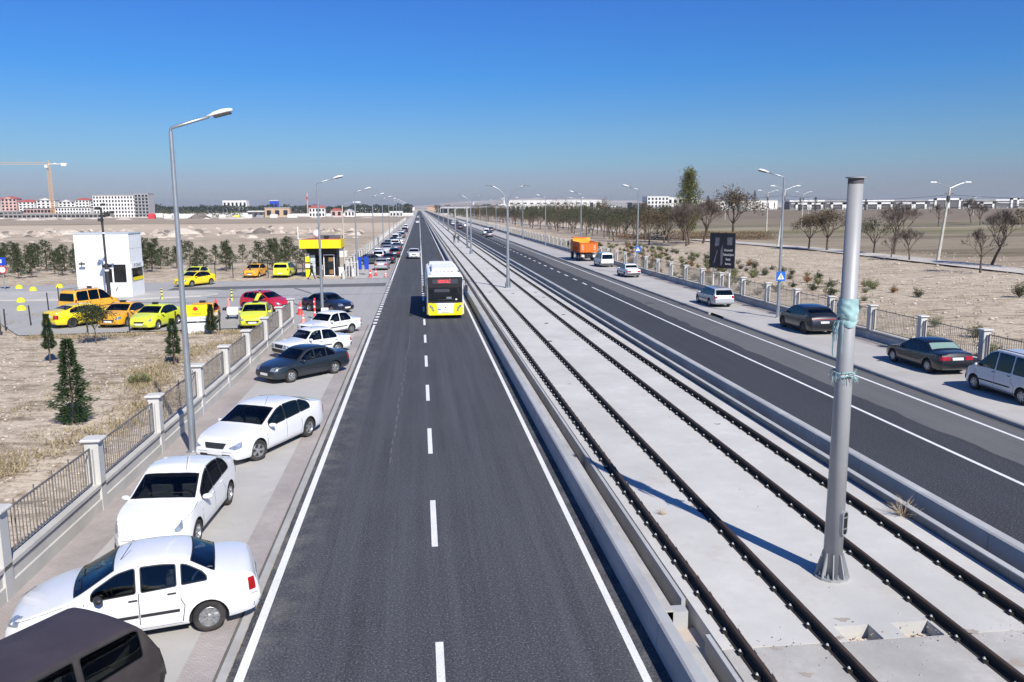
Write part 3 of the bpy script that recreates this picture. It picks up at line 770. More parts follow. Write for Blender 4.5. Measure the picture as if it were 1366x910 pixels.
# thin dark posts round the left lot, with wire
lot_posts = [(-25.9, 53.2), (-26.6, 55.3), (-25.9, 57.2), (-22.97, 52.4), (-28.4, 65.8), (-29.7, 70.8), (-20.4, 52.25), (-17.9, 52.15), (-15.2, 52.3), (-12.6, 52.5), (-32.5, 54.0), (-36.5, 58), (-31.0, 60.8)]
lb = ['slim black fence post at the left edge of the photo by the dirt', 'slim black fence post behind the left edge post', 'slim black fence post on the verge left of the yellow saloon', 'slim black post at the rear of the yellow saloon taxi', 'slim black post on the verge near the yellow domes', 'slim black post beside the minivan taxi', 'slim black post between the yellow saloon and the orange taxi', 'slim black post in front of the lime taxi with the black windscreen', 'slim black post right of the lime taxi', 'slim black post right of the white board', 'slim black post far out on the left verge', 'slim black post outermost on the left verge', 'slim black post midway on the left verge']
for (x, y), l in zip(lot_posts, lb):
    b = MB(); b.tube([(0, 0, 0), (R.uniform(-.05, .05), 0, 1.35)], .045, 'dark_post', 6); b.build('fence_post', label=l, cat='post', group='slim black posts around the lot', loc=(x, y, 0))
# posts behind the guard booth (wire mesh fence of the pine plot)
t = thing('wire_fence', 'thin dark post and wire fence between the lot and the young pines', 'fence', (-20, 94, 0))
b = MB()
P0 = [(-24.5+i*1.9, 93.6) for i in range(8)]
for (x, y) in P0: b.tube([(x+20, y-94, 0), (x+20, y-94, 1.9)], .05, 'dark_post', 5)
for z in (.5, 1.1, 1.7): b.tube([(P0[0][0]+20, P0[0][1]-94, z), (P0[-1][0]+20, P0[-1][1]-94, z)], .015, 'lamp_dark', 4)
b.build('fence_wire', t)
# tall thin black pole in front of the booth
t = thing('camera_pole', 'tall thin black pole with camera cluster in front of the white booth', 'pole', (-25.1, 69.2, .1))
b = MB(); b.tube([(0, 0, 0), (-.05, 0, 3.2)], .16, 'dark_post', 8); b.tube([(-.05, 0, 3.2), (-.1, 0, 7.6)], .09, 'dark_post', 8); b.build('pole', t)
for i, (dx, z, r) in enumerate(((.35, 7.1, .15), (-.3, 7.6, .13), (.15, 7.9, .1), (.7, 7.3, .1), (-.15, 6.7, .14))):
    b = MB(); b.tube([(-.1, 0, z-.1), (dx*.7, 0, z)], .04, 'dark_post', 5); b.bevbox((dx, -.1, z), (r*2.2, r*3, r*1.8), 'dark_post', b=.03); b.build('camera', t)
b = MB(); b.cyl((-.05, 0, 2.6), .17, .14, 'white_panel', 8); b.cyl((-.06, 0, 5.6), .12, .1, 'white_panel', 8); b.build('band', t)

# ------------------------------------------------------------------ signs
def crossing_sign(label, loc):
    t = thing('crossing_sign', label, 'road sign', loc, group='pedestrian crossing signs')
    b = MB(); b.box((0, 0, 0), (.62, .03, .64), 'blue_sign'); b.build('sign_plate', t)
    b = MB(); b.add([(-.24, -.019, -.20), (.24, -.019, -.20), (0, -.019, .24)], [(0, 1, 2)], 'sign_white'); b.build('sign_triangle', t)
    b = MB(); y = -.023
    b.add([(-.02, y, .10), (.02, y, .10), (.025, y, .14), (-.005, y, .155), (-.025, y, .14)], [(0, 1, 2, 3, 4)], 'black')
    b.add([(-.03, y, .08), (.03, y, .08), (.035, y, -.02), (-.03, y, -.02)], [(0, 1, 2, 3)], 'black')
    b.add([(-.03, y, -.02), (.0, y, -.02), (-.06, y, -.17), (-.10, y, -.17)], [(0, 1, 2, 3)], 'black'); b.add([(.0, y, -.02), (.035, y, -.02), (.10, y, -.17), (.06, y, -.17)], [(0, 1, 2, 3)], 'black')
    b.build('pictogram', t)
    b = MB(); b.box((0, .05, .15), (.30, .05, .03), 'galv'); b.box((0, .05, -.15), (.30, .05, .03), 'galv'); b.build('bracket', t)
    return t
cs = crossing_sign('blue square pedestrian crossing sign on the lamp before the dark crossover', (24.0, 52.42, 2.95))
dup(cs, (24.1, 89.3, 2.95), 0, 'blue square pedestrian crossing sign on the lamp behind the white sedan')
# billboard
def billboard():
    t = thing('billboard', 'dark billboard with pale lettering on two white posts behind the right fence', 'billboard', (27.9, 73.6, 0), radians(-2))
    B = 1.92; W = 2.6; H = 3.25; rz = radians(-50)
    M = Matrix.Rotation(rz, 4, 'Z')
    def pt(u, z, d=0): return M @ Vector((u, -d, z))
    b = MB(); c = pt(0, B+H/2); b.box(c, (W, .16, H), 'bill_dark', rz); bd = b.build('board', t)
    for u in (-.95, .75):
        b = MB(); p = pt(u, 0, -.13); b.tube([(p.x, p.y, 0), (p.x, p.y, B+H*.9)], .09, 'white_panel', 8); b.build('post', t)
    b = MB(); q = lambda pts: b.add([pt(u, B+z, .086) for u, z in pts], [tuple(range(len(pts)))], 'bill_grey')
    q([(-.1, .2), (.08, .35), (.14, 1.4), (.05, 2.2), (-.12, 1.6)]); q([(-.75, 2.0), (-.3, 2.1), (-.28, 2.8), (-.7, 2.85)]); q([(-.85, .5), (-.5, 1.7), (-.44, 1.6), (-.75, .4)]); q([(.55, 2.15), (1.05, 2.15), (1.08, 2.85), (.52, 2.85)])
    b.build('picture', bd)
    for i, s in enumerate(('Otomobil', 'Teknolojileri', 'Satış', 'Servis')):
        p = pt(.68, B+1.68-i*.42, .09); text_mesh('lettering', s, .30, 'sign_white', bd, p, (pi/2, 0, rz), .003, sx=.75 if i < 2 else .85)
billboard()
# ------------------------------------------------------------------ vegetation
def tri_mesh(name, groups, parent=None, **t):
    """groups: list of (verts, faces, material)"""
    vs = []; fs = []; mi = []; mats = []
    for v, f, m in groups:
        b = len(vs); vs += v; fs += [tuple(b+i for i in q) for q in f]
        if m not in mats: mats.append(m)
        mi += [mats.index(m)]*len(f)
    me = bpy.data.meshes.new(name); me.from_pydata(vs, [], fs)
    for m in mats: me.materials.append(MATS[m])
    me.polygons.foreach_set('material_index', mi); return link(name, me, parent, **t)
def leafcards(pts, size, rnd, elong=1.6, flat=0):
    vs = []; fs = []
    for p, d in pts:
        d = Vector(d); d = d.normalized() if d.length > 1e-5 else Vector((0, 0, 1))
        a = d.cross(Vector((rnd.uniform(-1, 1), rnd.uniform(-1, 1), rnd.uniform(-1, 1)))); 
        if a.length < 1e-4: a = Vector((1, 0, 0))
        a.normalize(); s = size*rnd.uniform(.6, 1.3); i = len(vs); p = Vector(p)
        vs += [p-a*s*.5, p+d*s*elong*.5+a*s*.12, p+a*s*.5, p+d*s*elong-a*s*.1][:4]
        fs.append((i, i+1, i+2, i+3))
    return vs, fs
def cypress(h, r, seed, n=5200):
    rd = random.Random(seed); pts = []
    for _ in range(n):
        t = rd.random()**1.15*.98; lay = .78+.22*sin(t*h*11+rd.uniform(-.6, .6)); a = rd.uniform(0, 2*pi)
        rad = r*((1-t)**.75)*(1 if t > .12 else .55+t*3.7)*lay*(.80+.28*noise.noise(Vector((cos(a)*1.5, sin(a)*1.5, t*6+seed)))*2)*(1.08*rd.random()**.45)
        p = (rad*cos(a), rad*sin(a), .08+t*h); pts.append((p, (cos(a)*.9, sin(a)*.9, rd.uniform(-.35, .45))))
    return leafcards(pts, .060*max(.8, h/2.5), rd, 2.4)
def trunk(b, h, r, mat='bark', bend=0): b.tube([(0, 0, 0), (bend*.3, 0, h*.4), (bend, 0, h)], [r, r*.8, r*.3], mat, 7)
def conifer(label, loc, h, r, seed, tr=.0, group=None):
    t = thing('conifer_tree', label, 'tree', loc, group=group)
    b = MB(); trunk(b, h*.75+tr, .03+.008*h); b.build('trunk', t)
    v, f = cypress(h, r, seed); v = [(p[0], p[1], p[2]+tr) for p in v]; tri_mesh('crown', [(v, f, 'leaf_cypress')], t); return t
g = 'young conifers on the dry plot left of the wall'
conifer('large dark green cypress on the dry dirt behind the near left wall, biggest of them', (-12.5, 30.1, 0), 3.0, .84, 1, .05, g)
conifer('dark conifer cut by the left edge of the photo in the dry plot', (-13.75, 24.6, 0), 2.1, .75, 2, .1, g)
conifer('slender small conifer with bare stem by the lot edge, in front of the yellow saloon', (-18.55, 42.6, 0), 1.75, .40, 3, .7, g)
LEAFY = (-18.6, 48.6, 0)
conifer('young conifer standing left of the tall lamp pole, by the white board', (-12.1, 41.0, 0), 1.75, .52, 5, .55, g)
conifer('short bushy conifer right of the white board and orange taxi', (-12.75, 51.0, 0), 1.5, .45, 6, .25, g)
t = thing('dry_shrub', 'small greenish dry shrub on the dirt between cypress and wall', 'shrub', (-12.3, 36.6, 0)); 
rd = random.Random(11); pts = []
for _ in range(700):
    a = rd.uniform(0, 2*pi); q = rd.random()**.6*.42; z = rd.random()*.55*(1-q); pts.append(((q*cos(a), q*sin(a), z), (cos(a), sin(a), .8)))
v, f = leafcards(pts, .06, rd, 2.2); tri_mesh('foliage', [(v, f, 'leaf_bush')], t)

def pine_mesh(seed, h=3.4):
    rd = random.Random(seed); br = MB(); trunk(br, h*.92, .085, bend=rd.uniform(-.15, .15)); pts = []
    nb = 17
    for i in range(nb):
        z = h*(.10+.88*(i/nb)**.9); L = (1.45*(1-(z/h-.1)*.92))*rd.uniform(.55, 1.2)*h/3.4; a = i*2.4+rd.uniform(-.5, .5)
        e = Vector((L*cos(a), L*sin(a), z+.32*L)); br.tube([(0, 0, z), (L*.5*cos(a), L*.5*sin(a), z+.06), e], [.03, .02, .008], 'bark', 4)
        for k in range(3):
            c = Vector((0, 0, z)).lerp(e, [.55, .8, 1.02][k])+Vector((rd.uniform(-.1, .1), rd.uniform(-.1, .1), .05)); s = rd.uniform(.16, .34)*(h/3.4)
            for _ in range(24):
                d = Vector((rd.gauss(0, 1), rd.gauss(0, 1), rd.gauss(.35, .8))).normalized(); pts.append((c+d*s*rd.uniform(.1, .7), d))
    v, f = leafcards(pts, .13, rd, 1.9); return br, v, f
def pine(seed):
    t = thing('pine_tree', 'x', 'tree', (0, 0, 0), group='young pines on the dry plot behind the lot')
    br, v, f = pine_mesh(seed); br.build('trunk', t); tri_mesh('crown', [(v, f, 'leaf_pine')], t); hide_proto(t); return t
pines = [pine(s) for s in (21, 22, 23, 24)]
rd = random.Random(77); k = 0
spots = []
for row, (yy, zx0, zx1, n) in enumerate([(98.5, -50, -14.5, 14), (103.5, -56, -14, 18), (109, -60, -15, 19), (115, -66, -16, 19), (122, -70, -18, 18)]):
    for i in range(n):
        if rd.random() < (.45 if row == 0 else .22): continue
        spots.append((zx0+(zx1-zx0)*(i+.5)/n+rd.uniform(-.9, .9), yy+rd.uniform(-1.6, 1.6), row))
spots += [(-44.5, 96.5, 0), (-38.6, 97.5, 0), (-47, 92.5, 0)]
wd = ['left of the booth', 'behind the booth', 'above the yellow hatch taxi', 'left of the kiosk']
for (x, y, row) in spots:
    u = (x/y); w = 0 if u < -.42 else 1 if u < -.34 else 2 if u < -.2 else 3
    dup(pines[k % 4], (x, y, 0), rd.uniform(0, 6), 'young pine %s, row %d, at %.0f m' % (wd[w], row+1, x+75), scale=rd.uniform(.72, 1.12) if row else rd.uniform(.45, .95)); k += 1

def grow(b, p, d, L, r, depth, rd, tips, spread=.55, mat='bark', nseg=2, up=.12):
    pts = [Vector(p)]; dd = Vector(d).normalized()
    for i in range(nseg):
        dd = (dd+Vector((rd.gauss(0, .13), rd.gauss(0, .13), rd.gauss(up, .08)))).normalized(); pts.append(pts[-1]+dd*L/nseg)
    b.tube(pts, [r*(1-.45*i/nseg) for i in range(nseg+1)], mat, 5 if r > .03 else 3, cap=False)
    if depth == 0: tips.append((pts[-1], dd)); return
    n = rd.choice((2, 3, 3)) if depth > 1 else 3
    for k in range(n):
        a = dd.cross(Vector((rd.uniform(-1, 1), rd.uniform(-1, 1), rd.uniform(-1, 1)))); 
        if a.length < .01: continue
        nd = (dd+a.normalized()*rd.uniform(spread*.6, spread*1.4)).normalized()
        grow(b, pts[-1] if k < 2 else pts[-2].lerp(pts[-1], .5), nd, L*rd.uniform(.62, .85), r*.58, depth-1, rd, tips, spread, mat, nseg, up)
def broad(seed, h, th, leaf, dens, lsize, bark='bark', depth=4, spread=.6, name='orchard_tree', tilt=.1, tr=.14):
    rd = random.Random(seed); t = thing(name, 'x', 'tree', (0, 0, 0)); b = MB(); tips = []
    top = Vector((tilt*rd.uniform(-1, 1)*th, 0, th)); b.tube([(0, 0, 0), top*.5+Vector((.04, 0, 0)), top], [tr, tr*.8, tr*.7], bark, 7)
    L = (h-th)*(.36 if dens else .31)
    dp = depth if dens else depth+1
    for k in range(4):
        a = k*1.57+rd.uniform(-.5, .5); grow(b, top, (cos(a)*.75, sin(a)*.75, .85), L, tr*.5, dp-1, rd, tips, spread, bark)
    grow(b, top, (0.05, 0, 1), L, tr*.55, dp-1, rd, tips, spread, bark)
    b.build('trunk', t)
    if dens:
        pts = []
        for p, d in tips:
            if rd.random() < .12: continue
            for _ in range(dens):
                o = Vector((rd.gauss(0, 1), rd.gauss(0, 1), rd.gauss(0, .8)))*lsize*2.0; pts.append((p+o, o))
        v, f = leafcards(pts, lsize, rd, 1.3); tri_mesh('crown', [(v, f, leaf)], t)
    else:
        pts = []
        for p, d in tips:
            for _ in range(16): 
                q = (Vector(d)+Vector((rd.gauss(0, .7), rd.gauss(0, .7), rd.gauss(.05, .5)))); pts.append((p, q))
        vs = []; fs = []
        for p, q in pts:
            q = q.normalized()*rd.uniform(.25, .75)*h/4.5; p = p-Vector(d)*rd.uniform(0, .35) if False else p; a = q.cross(Vector((0, 0, 1))); a = a.normalized()*.009 if a.length > .01 else Vector((.009, 0, 0)); i = len(vs)
            vs += [p-a, p+a, p+q]; fs.append((i, i+1, i+2))
        tri_mesh('crown', [(vs, fs, 'twig')], t)
    hide_proto(t); return t
lt = broad(81, 2.3, .85, 'leaf_pine', 60, .10, depth=3, tr=.045, name='young_tree'); dup(lt, LEAFY, 0, 'leafy round-crowned sapling on a thin trunk in front of the orange taxi', g)['category'] = 'tree'
T = dict(bare=[broad(31, 4.4, 1.3, None, 0, 0), broad(32, 4.8, 1.5, None, 0, 0, tilt=.5), broad(33, 3.0, 1.0, None, 0, 0, depth=3, tr=.08)],
         brown=[broad(41, 4.6, 1.3, 'leaf_brown', 26, .15), broad(42, 4.2, 1.2, 'leaf_brown', 34, .14, tilt=.4)],
         olive=[broad(51, 5.0, 1.4, 'leaf_olive', 16, .18), broad(52, 4.6, 1.2, 'leaf_olive', 13, .17), broad(53, 5.4, 1.2, 'leaf_olive', 15, .22)],
         forest=[broad(61, 7.5, 1.6, 'leaf_forest', 12, .30, tr=.2), broad(62, 8.5, 2.0, 'leaf_brown', 10, .28, tr=.2), broad(63, 7.0, 1.5, 'leaf_olive', 12, .30, tr=.2)])
def plant(kind, i, loc, label, group, sc=1, rz=None):
    sc *= 1.38
    return dup(T[kind][i], (loc[0], loc[1], loc[2] if len(loc) > 2 else .15), R.uniform(0, 6) if rz is None else rz, label, group, sc)
gt = 'orchard trees beside the dirt track'
for a in [('bare', 0, (73.4, 120.5), 'large bare tree with grey twigs just right of the mast, beside the track', 1.25), ('brown', 1, (67.8, 137.5), 'brown leafed tree left of the mast, nearer of the leaning pair', 1.0), ('brown', 0, (68.6, 132.5), 'leaning brown leafed tree touching the mast in the photo', 1.12),
          ('olive', 1, (71.8, 123.5), 'slim olive leafed tree just right of the mast', .85), ('bare', 2, (61.9, 84.6), 'thin bare sapling at the right end of the track', 1.25), ('bare', 1, (71.6, 95.8), 'bare dark trunk tree near the right edge', 1.05), ('brown', 0, (72.6, 90.0), 'thick brown tree cut by the right edge of the photo', 1.2),
          ('bare', 2, (67.6, 111.6), 'spindly bare sapling beside the track before the large bare tree', .8), ('brown', 1, (68.0, 190), 'dark reddish leafed tree just behind the billboard', 1.5), ('brown', 0, (74.5, 190), 'broad dark brown tree behind and right of the billboard', 1.85),
          ('bare', 1, (57.8, 163.5), 'bare forked tree left of the billboard', 1.35), ('bare', 0, (50.5, 152), 'bare tree left of the poplar base', 1.3), ('olive', 0, (51.9, 168), 'tall olive tree left of the tall poplar', 1.12), ('bare', 0, (53, 158), 'bare twiggy tree in front of the poplar', 1.3),
          ('bare', 1, (55.9, 200), 'greyish bare tree behind the right lamp with crossing sign', 1.3), ('olive', 1, (51.7, 203), 'small olive tree left of the second crossing lamp', 1.1), ('bare', 0, (51.9, 214), 'bare tree among bushes above the white sedan', 1.15), ('olive', 2, (53.2, 231), 'round olive tree above the orange truck', 1.05),
          ('bare', 0, (201, 277), 'small bare tree in the far right field, left one', 1.3), ('bare', 1, (214, 300), 'small bare tree in the far right field, right one', 1.5), ('bare', 2, (175, 262), 'small bare tree in the far field near the leaning pole', 2.0), ('bare', 0, (66.9, 106), 'bare tree hidden partly by the large one near the track', .7)]:
    plant(a[0], a[1], a[2], a[3], gt, a[4])
# row of bushy trees along the right road
rd = random.Random(5); k = 0
kinds = [('olive', 0), ('forest', 2), ('olive', 1), ('olive', 2), ('forest', 1), ('brown', 0), ('forest', 0), ('forest', 2)]
for row in range(3):
    y = 160+row*9
    while y < 620:
        x = 45+row*6.5-(y-165)*.020+rd.uniform(-1.5, 1.5); kd = kinds[rd.randrange(len(kinds))]
        sc = rd.uniform(.85, 1.2)*(.95 if kd[0] == 'forest' else 1.3)
        dup(T[kd[0]][kd[1]], (x, y, .1), rd.uniform(0, 6), '%s plantation tree right of the road, row %d, %d m off' % ({'olive': 'olive green', 'forest': 'dense dark', 'brown': 'brown leafed', 'bare': 'bare grey'}[kd[0]], row+1, y), 'trees of the plantation along the right road', sc); k += 1
        y += rd.uniform(8.5, 13) if y < 350 else rd.uniform(13, 20)
# poplar
def poplar():
    t = thing('poplar_tree', 'tall yellow-green poplar rising above all other trees', 'tree', (58.9, 176.7, .2)); rd = random.Random(9)
    b = MB(); trunk(b, 14.5, .32); pts = []
    for i in range(46):
        z = 1.6+12.4*(i/46)**.95; a = i*2.4; wv = 2.5*(min(1, (15.6-z)/7.5)**.8)*(min(1, z/4)**.5)*rd.uniform(.7, 1.1); e = Vector((wv*cos(a), wv*sin(a), z+1.4))
        b.tube([(0, 0, z), (e.x*.6, e.y*.6, z+.5), e], [.07, .05, .02], 'bark', 4)
        for q in range(5):
            c = Vector((0, 0, z)).lerp(e, .35+.18*q); s = rd.uniform(.40, .70)
            for _ in range(60):
                d = Vector((rd.gauss(0, 1), rd.gauss(0, 1), rd.gauss(.3, 1.2))); pts.append((c+d*s*.55, d))
    b.build('trunk', t); v, f = leafcards(pts, .24, rd, 1.3); tri_mesh('crown', [(v, f, 'leaf_poplar')], t)
poplar()
# far poplars before the white hall: slim dark columns
for i, (x, y, h) in enumerate([(255, 640, 12), (262, 642, 14), (270, 645, 18), (335, 700, 12), (352, 705, 13), (408, 720, 11), (228, 620, 10), (215, 600, 13)]):
    t = thing('poplar_tree', '%s slim dark poplar standing before the long white hall' % orde[i], 'tree', (x, y, 2), group='slim poplars before the white hall'); rd = random.Random(90+i); pts = []
    b = MB(); trunk(b, h*.9, .25); b.build('trunk', t)
    for _ in range(420):
        z = rd.uniform(.08, 1); a = rd.uniform(0, 6.3); q = 1.3*(sin(pi*min(1, z*1.02))**.5)*rd.random()**.5; pts.append(((q*cos(a), q*sin(a), z*h), (cos(a), sin(a), 2)))
    v, f = leafcards(pts, .6, rd, 1.4); tri_mesh('crown', [(v, f, 'leaf_forest')], t)
# bushes and young plants behind the right fence
def bush(seed, leaf, h=.95, w=.75, n=520, s=.085):
    rd = random.Random(seed); t = thing('young_shrub', 'x', 'shrub', (0, 0, 0)); b = MB(); pts = []
    for i in range(9):
        a = rd.uniform(0, 6.3); u_ = rd.random()**.5; e = Vector((w*.8*cos(a)*u_, w*.8*sin(a)*u_, h*rd.uniform(.45, 1)*(1.1-.4*u_))); b.tube([(0, 0, 0), e*.5, e], [.02, .014, .006], 'bark', 4)
        for _ in range(n//9):
            u = rd.uniform(.25, 1.05); c = e*u; pts.append((c+Vector((rd.gauss(0, .1), rd.gauss(0, .1), rd.gauss(0, .08))), (rd.gauss(0, 1), rd.gauss(0, 1), .8)))
    b.build('stem', t); v, f = leafcards(pts, s, rd, 1.8); tri_mesh('foliage', [(v, f, leaf)], t); hide_proto(t); return t
bushes = [bush(71, 'leaf_bush'), bush(72, 'leaf_bush', 1.15, .75), bush(73, 'leaf_pine', 1.0, .65), bush(74, 'leaf_red', .8, .5), bush(75, 'leaf_olive', 1.0, .55)]
rd = random.Random(15); k = 0
for row in range(5):
    y = 30+row*1.3
    while y < 165:
        x = 28.3+row*3.3+rd.uniform(-.5, .5); 
        if rd.random() < (.9 if y > 66 else .5) and not (row > 2 and y < 60):
            dup(bushes[rd.choice((0, 1, 2, 2, 3, 4, 0))], (x, y, .0), rd.uniform(0, 6), 'young shrub behind the right fence, row %d, %.0f m off' % (row+1, y), 'young shrubs planted behind the right fence', rd.uniform(.6, 1.25))
        y += rd.uniform(2.4, 3.6) if y > 66 else rd.uniform(3.5, 5.5)
dup(bushes[4], (49, 62, .1), 1, 'dark twiggy bush on the dirt near the right edge, between fence and track', 'single bushes on the dirt', 1.5)
dup(bushes[0], (20-28.0, 121, 0), 1, 'green bush behind the far left fence posts', 'single bushes on the dirt', 1.4)
# red-brown hedge and undergrowth by the poplar
t = thing('hedge', 'rusty brown hedge of undergrowth beneath the poplar and bare trees', 'hedge', (60, 182, .1)); pts = []; rd = random.Random(3)
for _ in range(7000):
    u = rd.random(); x = -14+u*34; pts.append(((x+rd.gauss(0, 1), 8-u*10+rd.gauss(0, 1.6), rd.random()**1.4*(1.6+.8*noise.noise(Vector((u*9, 0, 0))))), (rd.gauss(0, 1), rd.gauss(0, 1), 1)))
v, f = leafcards(pts, .26, rd, 1.4); tri_mesh('foliage', [(v[:len(v)//2], f[:len(f)//2], 'leaf_red'), (v[len(v)//2:], [tuple(i-len(v)//2 for i in q) for q in f[len(f)//2:]], 'leaf_brown')], t)
# weeds and stones on the dirt (nobody could count them)
def scatter_weeds():
    rd = random.Random(8); pts = []; pts2 = []
    def clump(x, y, s, n):
        z = ground_z(x, y)
        for _ in range(n):
            d = Vector((rd.gauss(0, .6), rd.gauss(0, .6), 1)); pts.append(((x+rd.gauss(0, s), y+rd.gauss(0, s), z+rd.uniform(0, .06)), d))
    for _ in range(420):      # strip of weeds beside the left wall
        y = rd.uniform(14, 52); clump(-9.3-abs(rd.gauss(0, .9))-rd.random()*1.0-1.2*(1+sin(y*.35)), y, .24, 22)
    for _ in range(120):
        u = rd.random(); clump(-24+u*15+rd.gauss(0, .3), 51.7+rd.gauss(0, .5)-.6*(1-u), .2, 22)
    for _ in range(60): u = rd.random(); clump(-22+u*10+rd.gauss(0, .6), 22+u*16+rd.gauss(0, .8), .25, 18)
    for _ in range(90): clump(rd.uniform(-40, -9), rd.uniform(14, 50), .15, 12)
    for _ in range(260): clump(26.2+abs(rd.gauss(0, 7)), rd.uniform(26, 150), .35, 16)
    for _ in range(200): clump(rd.uniform(28, 90), rd.uniform(40, 120), .5, 14)
    for _ in range(240): clump(rd.uniform(-75, -12), rd.uniform(95, 150), .5, 12)
    for _ in range(60): clump(rd.uniform(-50, -27), rd.uniform(56, 64), .4, 14)
    v, f = leafcards(pts, .06, rd, 3.6); tri_mesh('dry_weeds', [(v, f, 'dry_weed')], kind='stuff')
    b = MB()
    def rock(x, y, q):
        z = ground_z(x, y); b.bevbox((x, y, z+q*.2), (q*rd.uniform(.8, 1.8), q*rd.uniform(.7, 1.3), q*rd.uniform(.5, .9)), 'stone', rd.uniform(0, 3), q*.3)
    for _ in range(3600): rock(rd.uniform(-34, -8.8), 11+rd.random()**1.3*40, rd.uniform(.03, .10))
    for _ in range(1700): rock(rd.uniform(26, 85), rd.uniform(28, 130), rd.uniform(.06, .22))
    b.build('loose_stones', kind='stuff')
scatter_weeds()
def tumbleweed(label, loc, s, n, mat):
    b = MB(); rd = random.Random(n)
    for _ in range(n):
        a = rd.uniform(0, 6.3); e = rd.uniform(.1, 1.2); L = s*rd.uniform(.5, 1); p = Vector((0, 0, 0)); pts = [p]; d = Vector((cos(a)*cos(e), sin(a)*cos(e), sin(e)))
        for _ in range(4): d = (d+Vector((rd.gauss(0, .2), rd.gauss(0, .2), rd.gauss(.02, .2)))).normalized(); pts.append(pts[-1]+d*L/4)
        b.tube([(q.x, q.y, max(q.z, .005)) for q in pts], [.007*s/.5, .006*s/.5, .004*s/.5, .003*s/.5, .002], mat, 3, cap=False)
    b.build('dry_weed', label=label, cat='weed', loc=loc)
tumbleweed('spiky pale dry weed growing beside the right rail', (11.28, 17.4, SZ), .62, 60, 'tumble')
tumbleweed('small flattened straw-coloured weed between the two left rails', (5.62, 18.2, SZ), .22, 60, 'tumble')
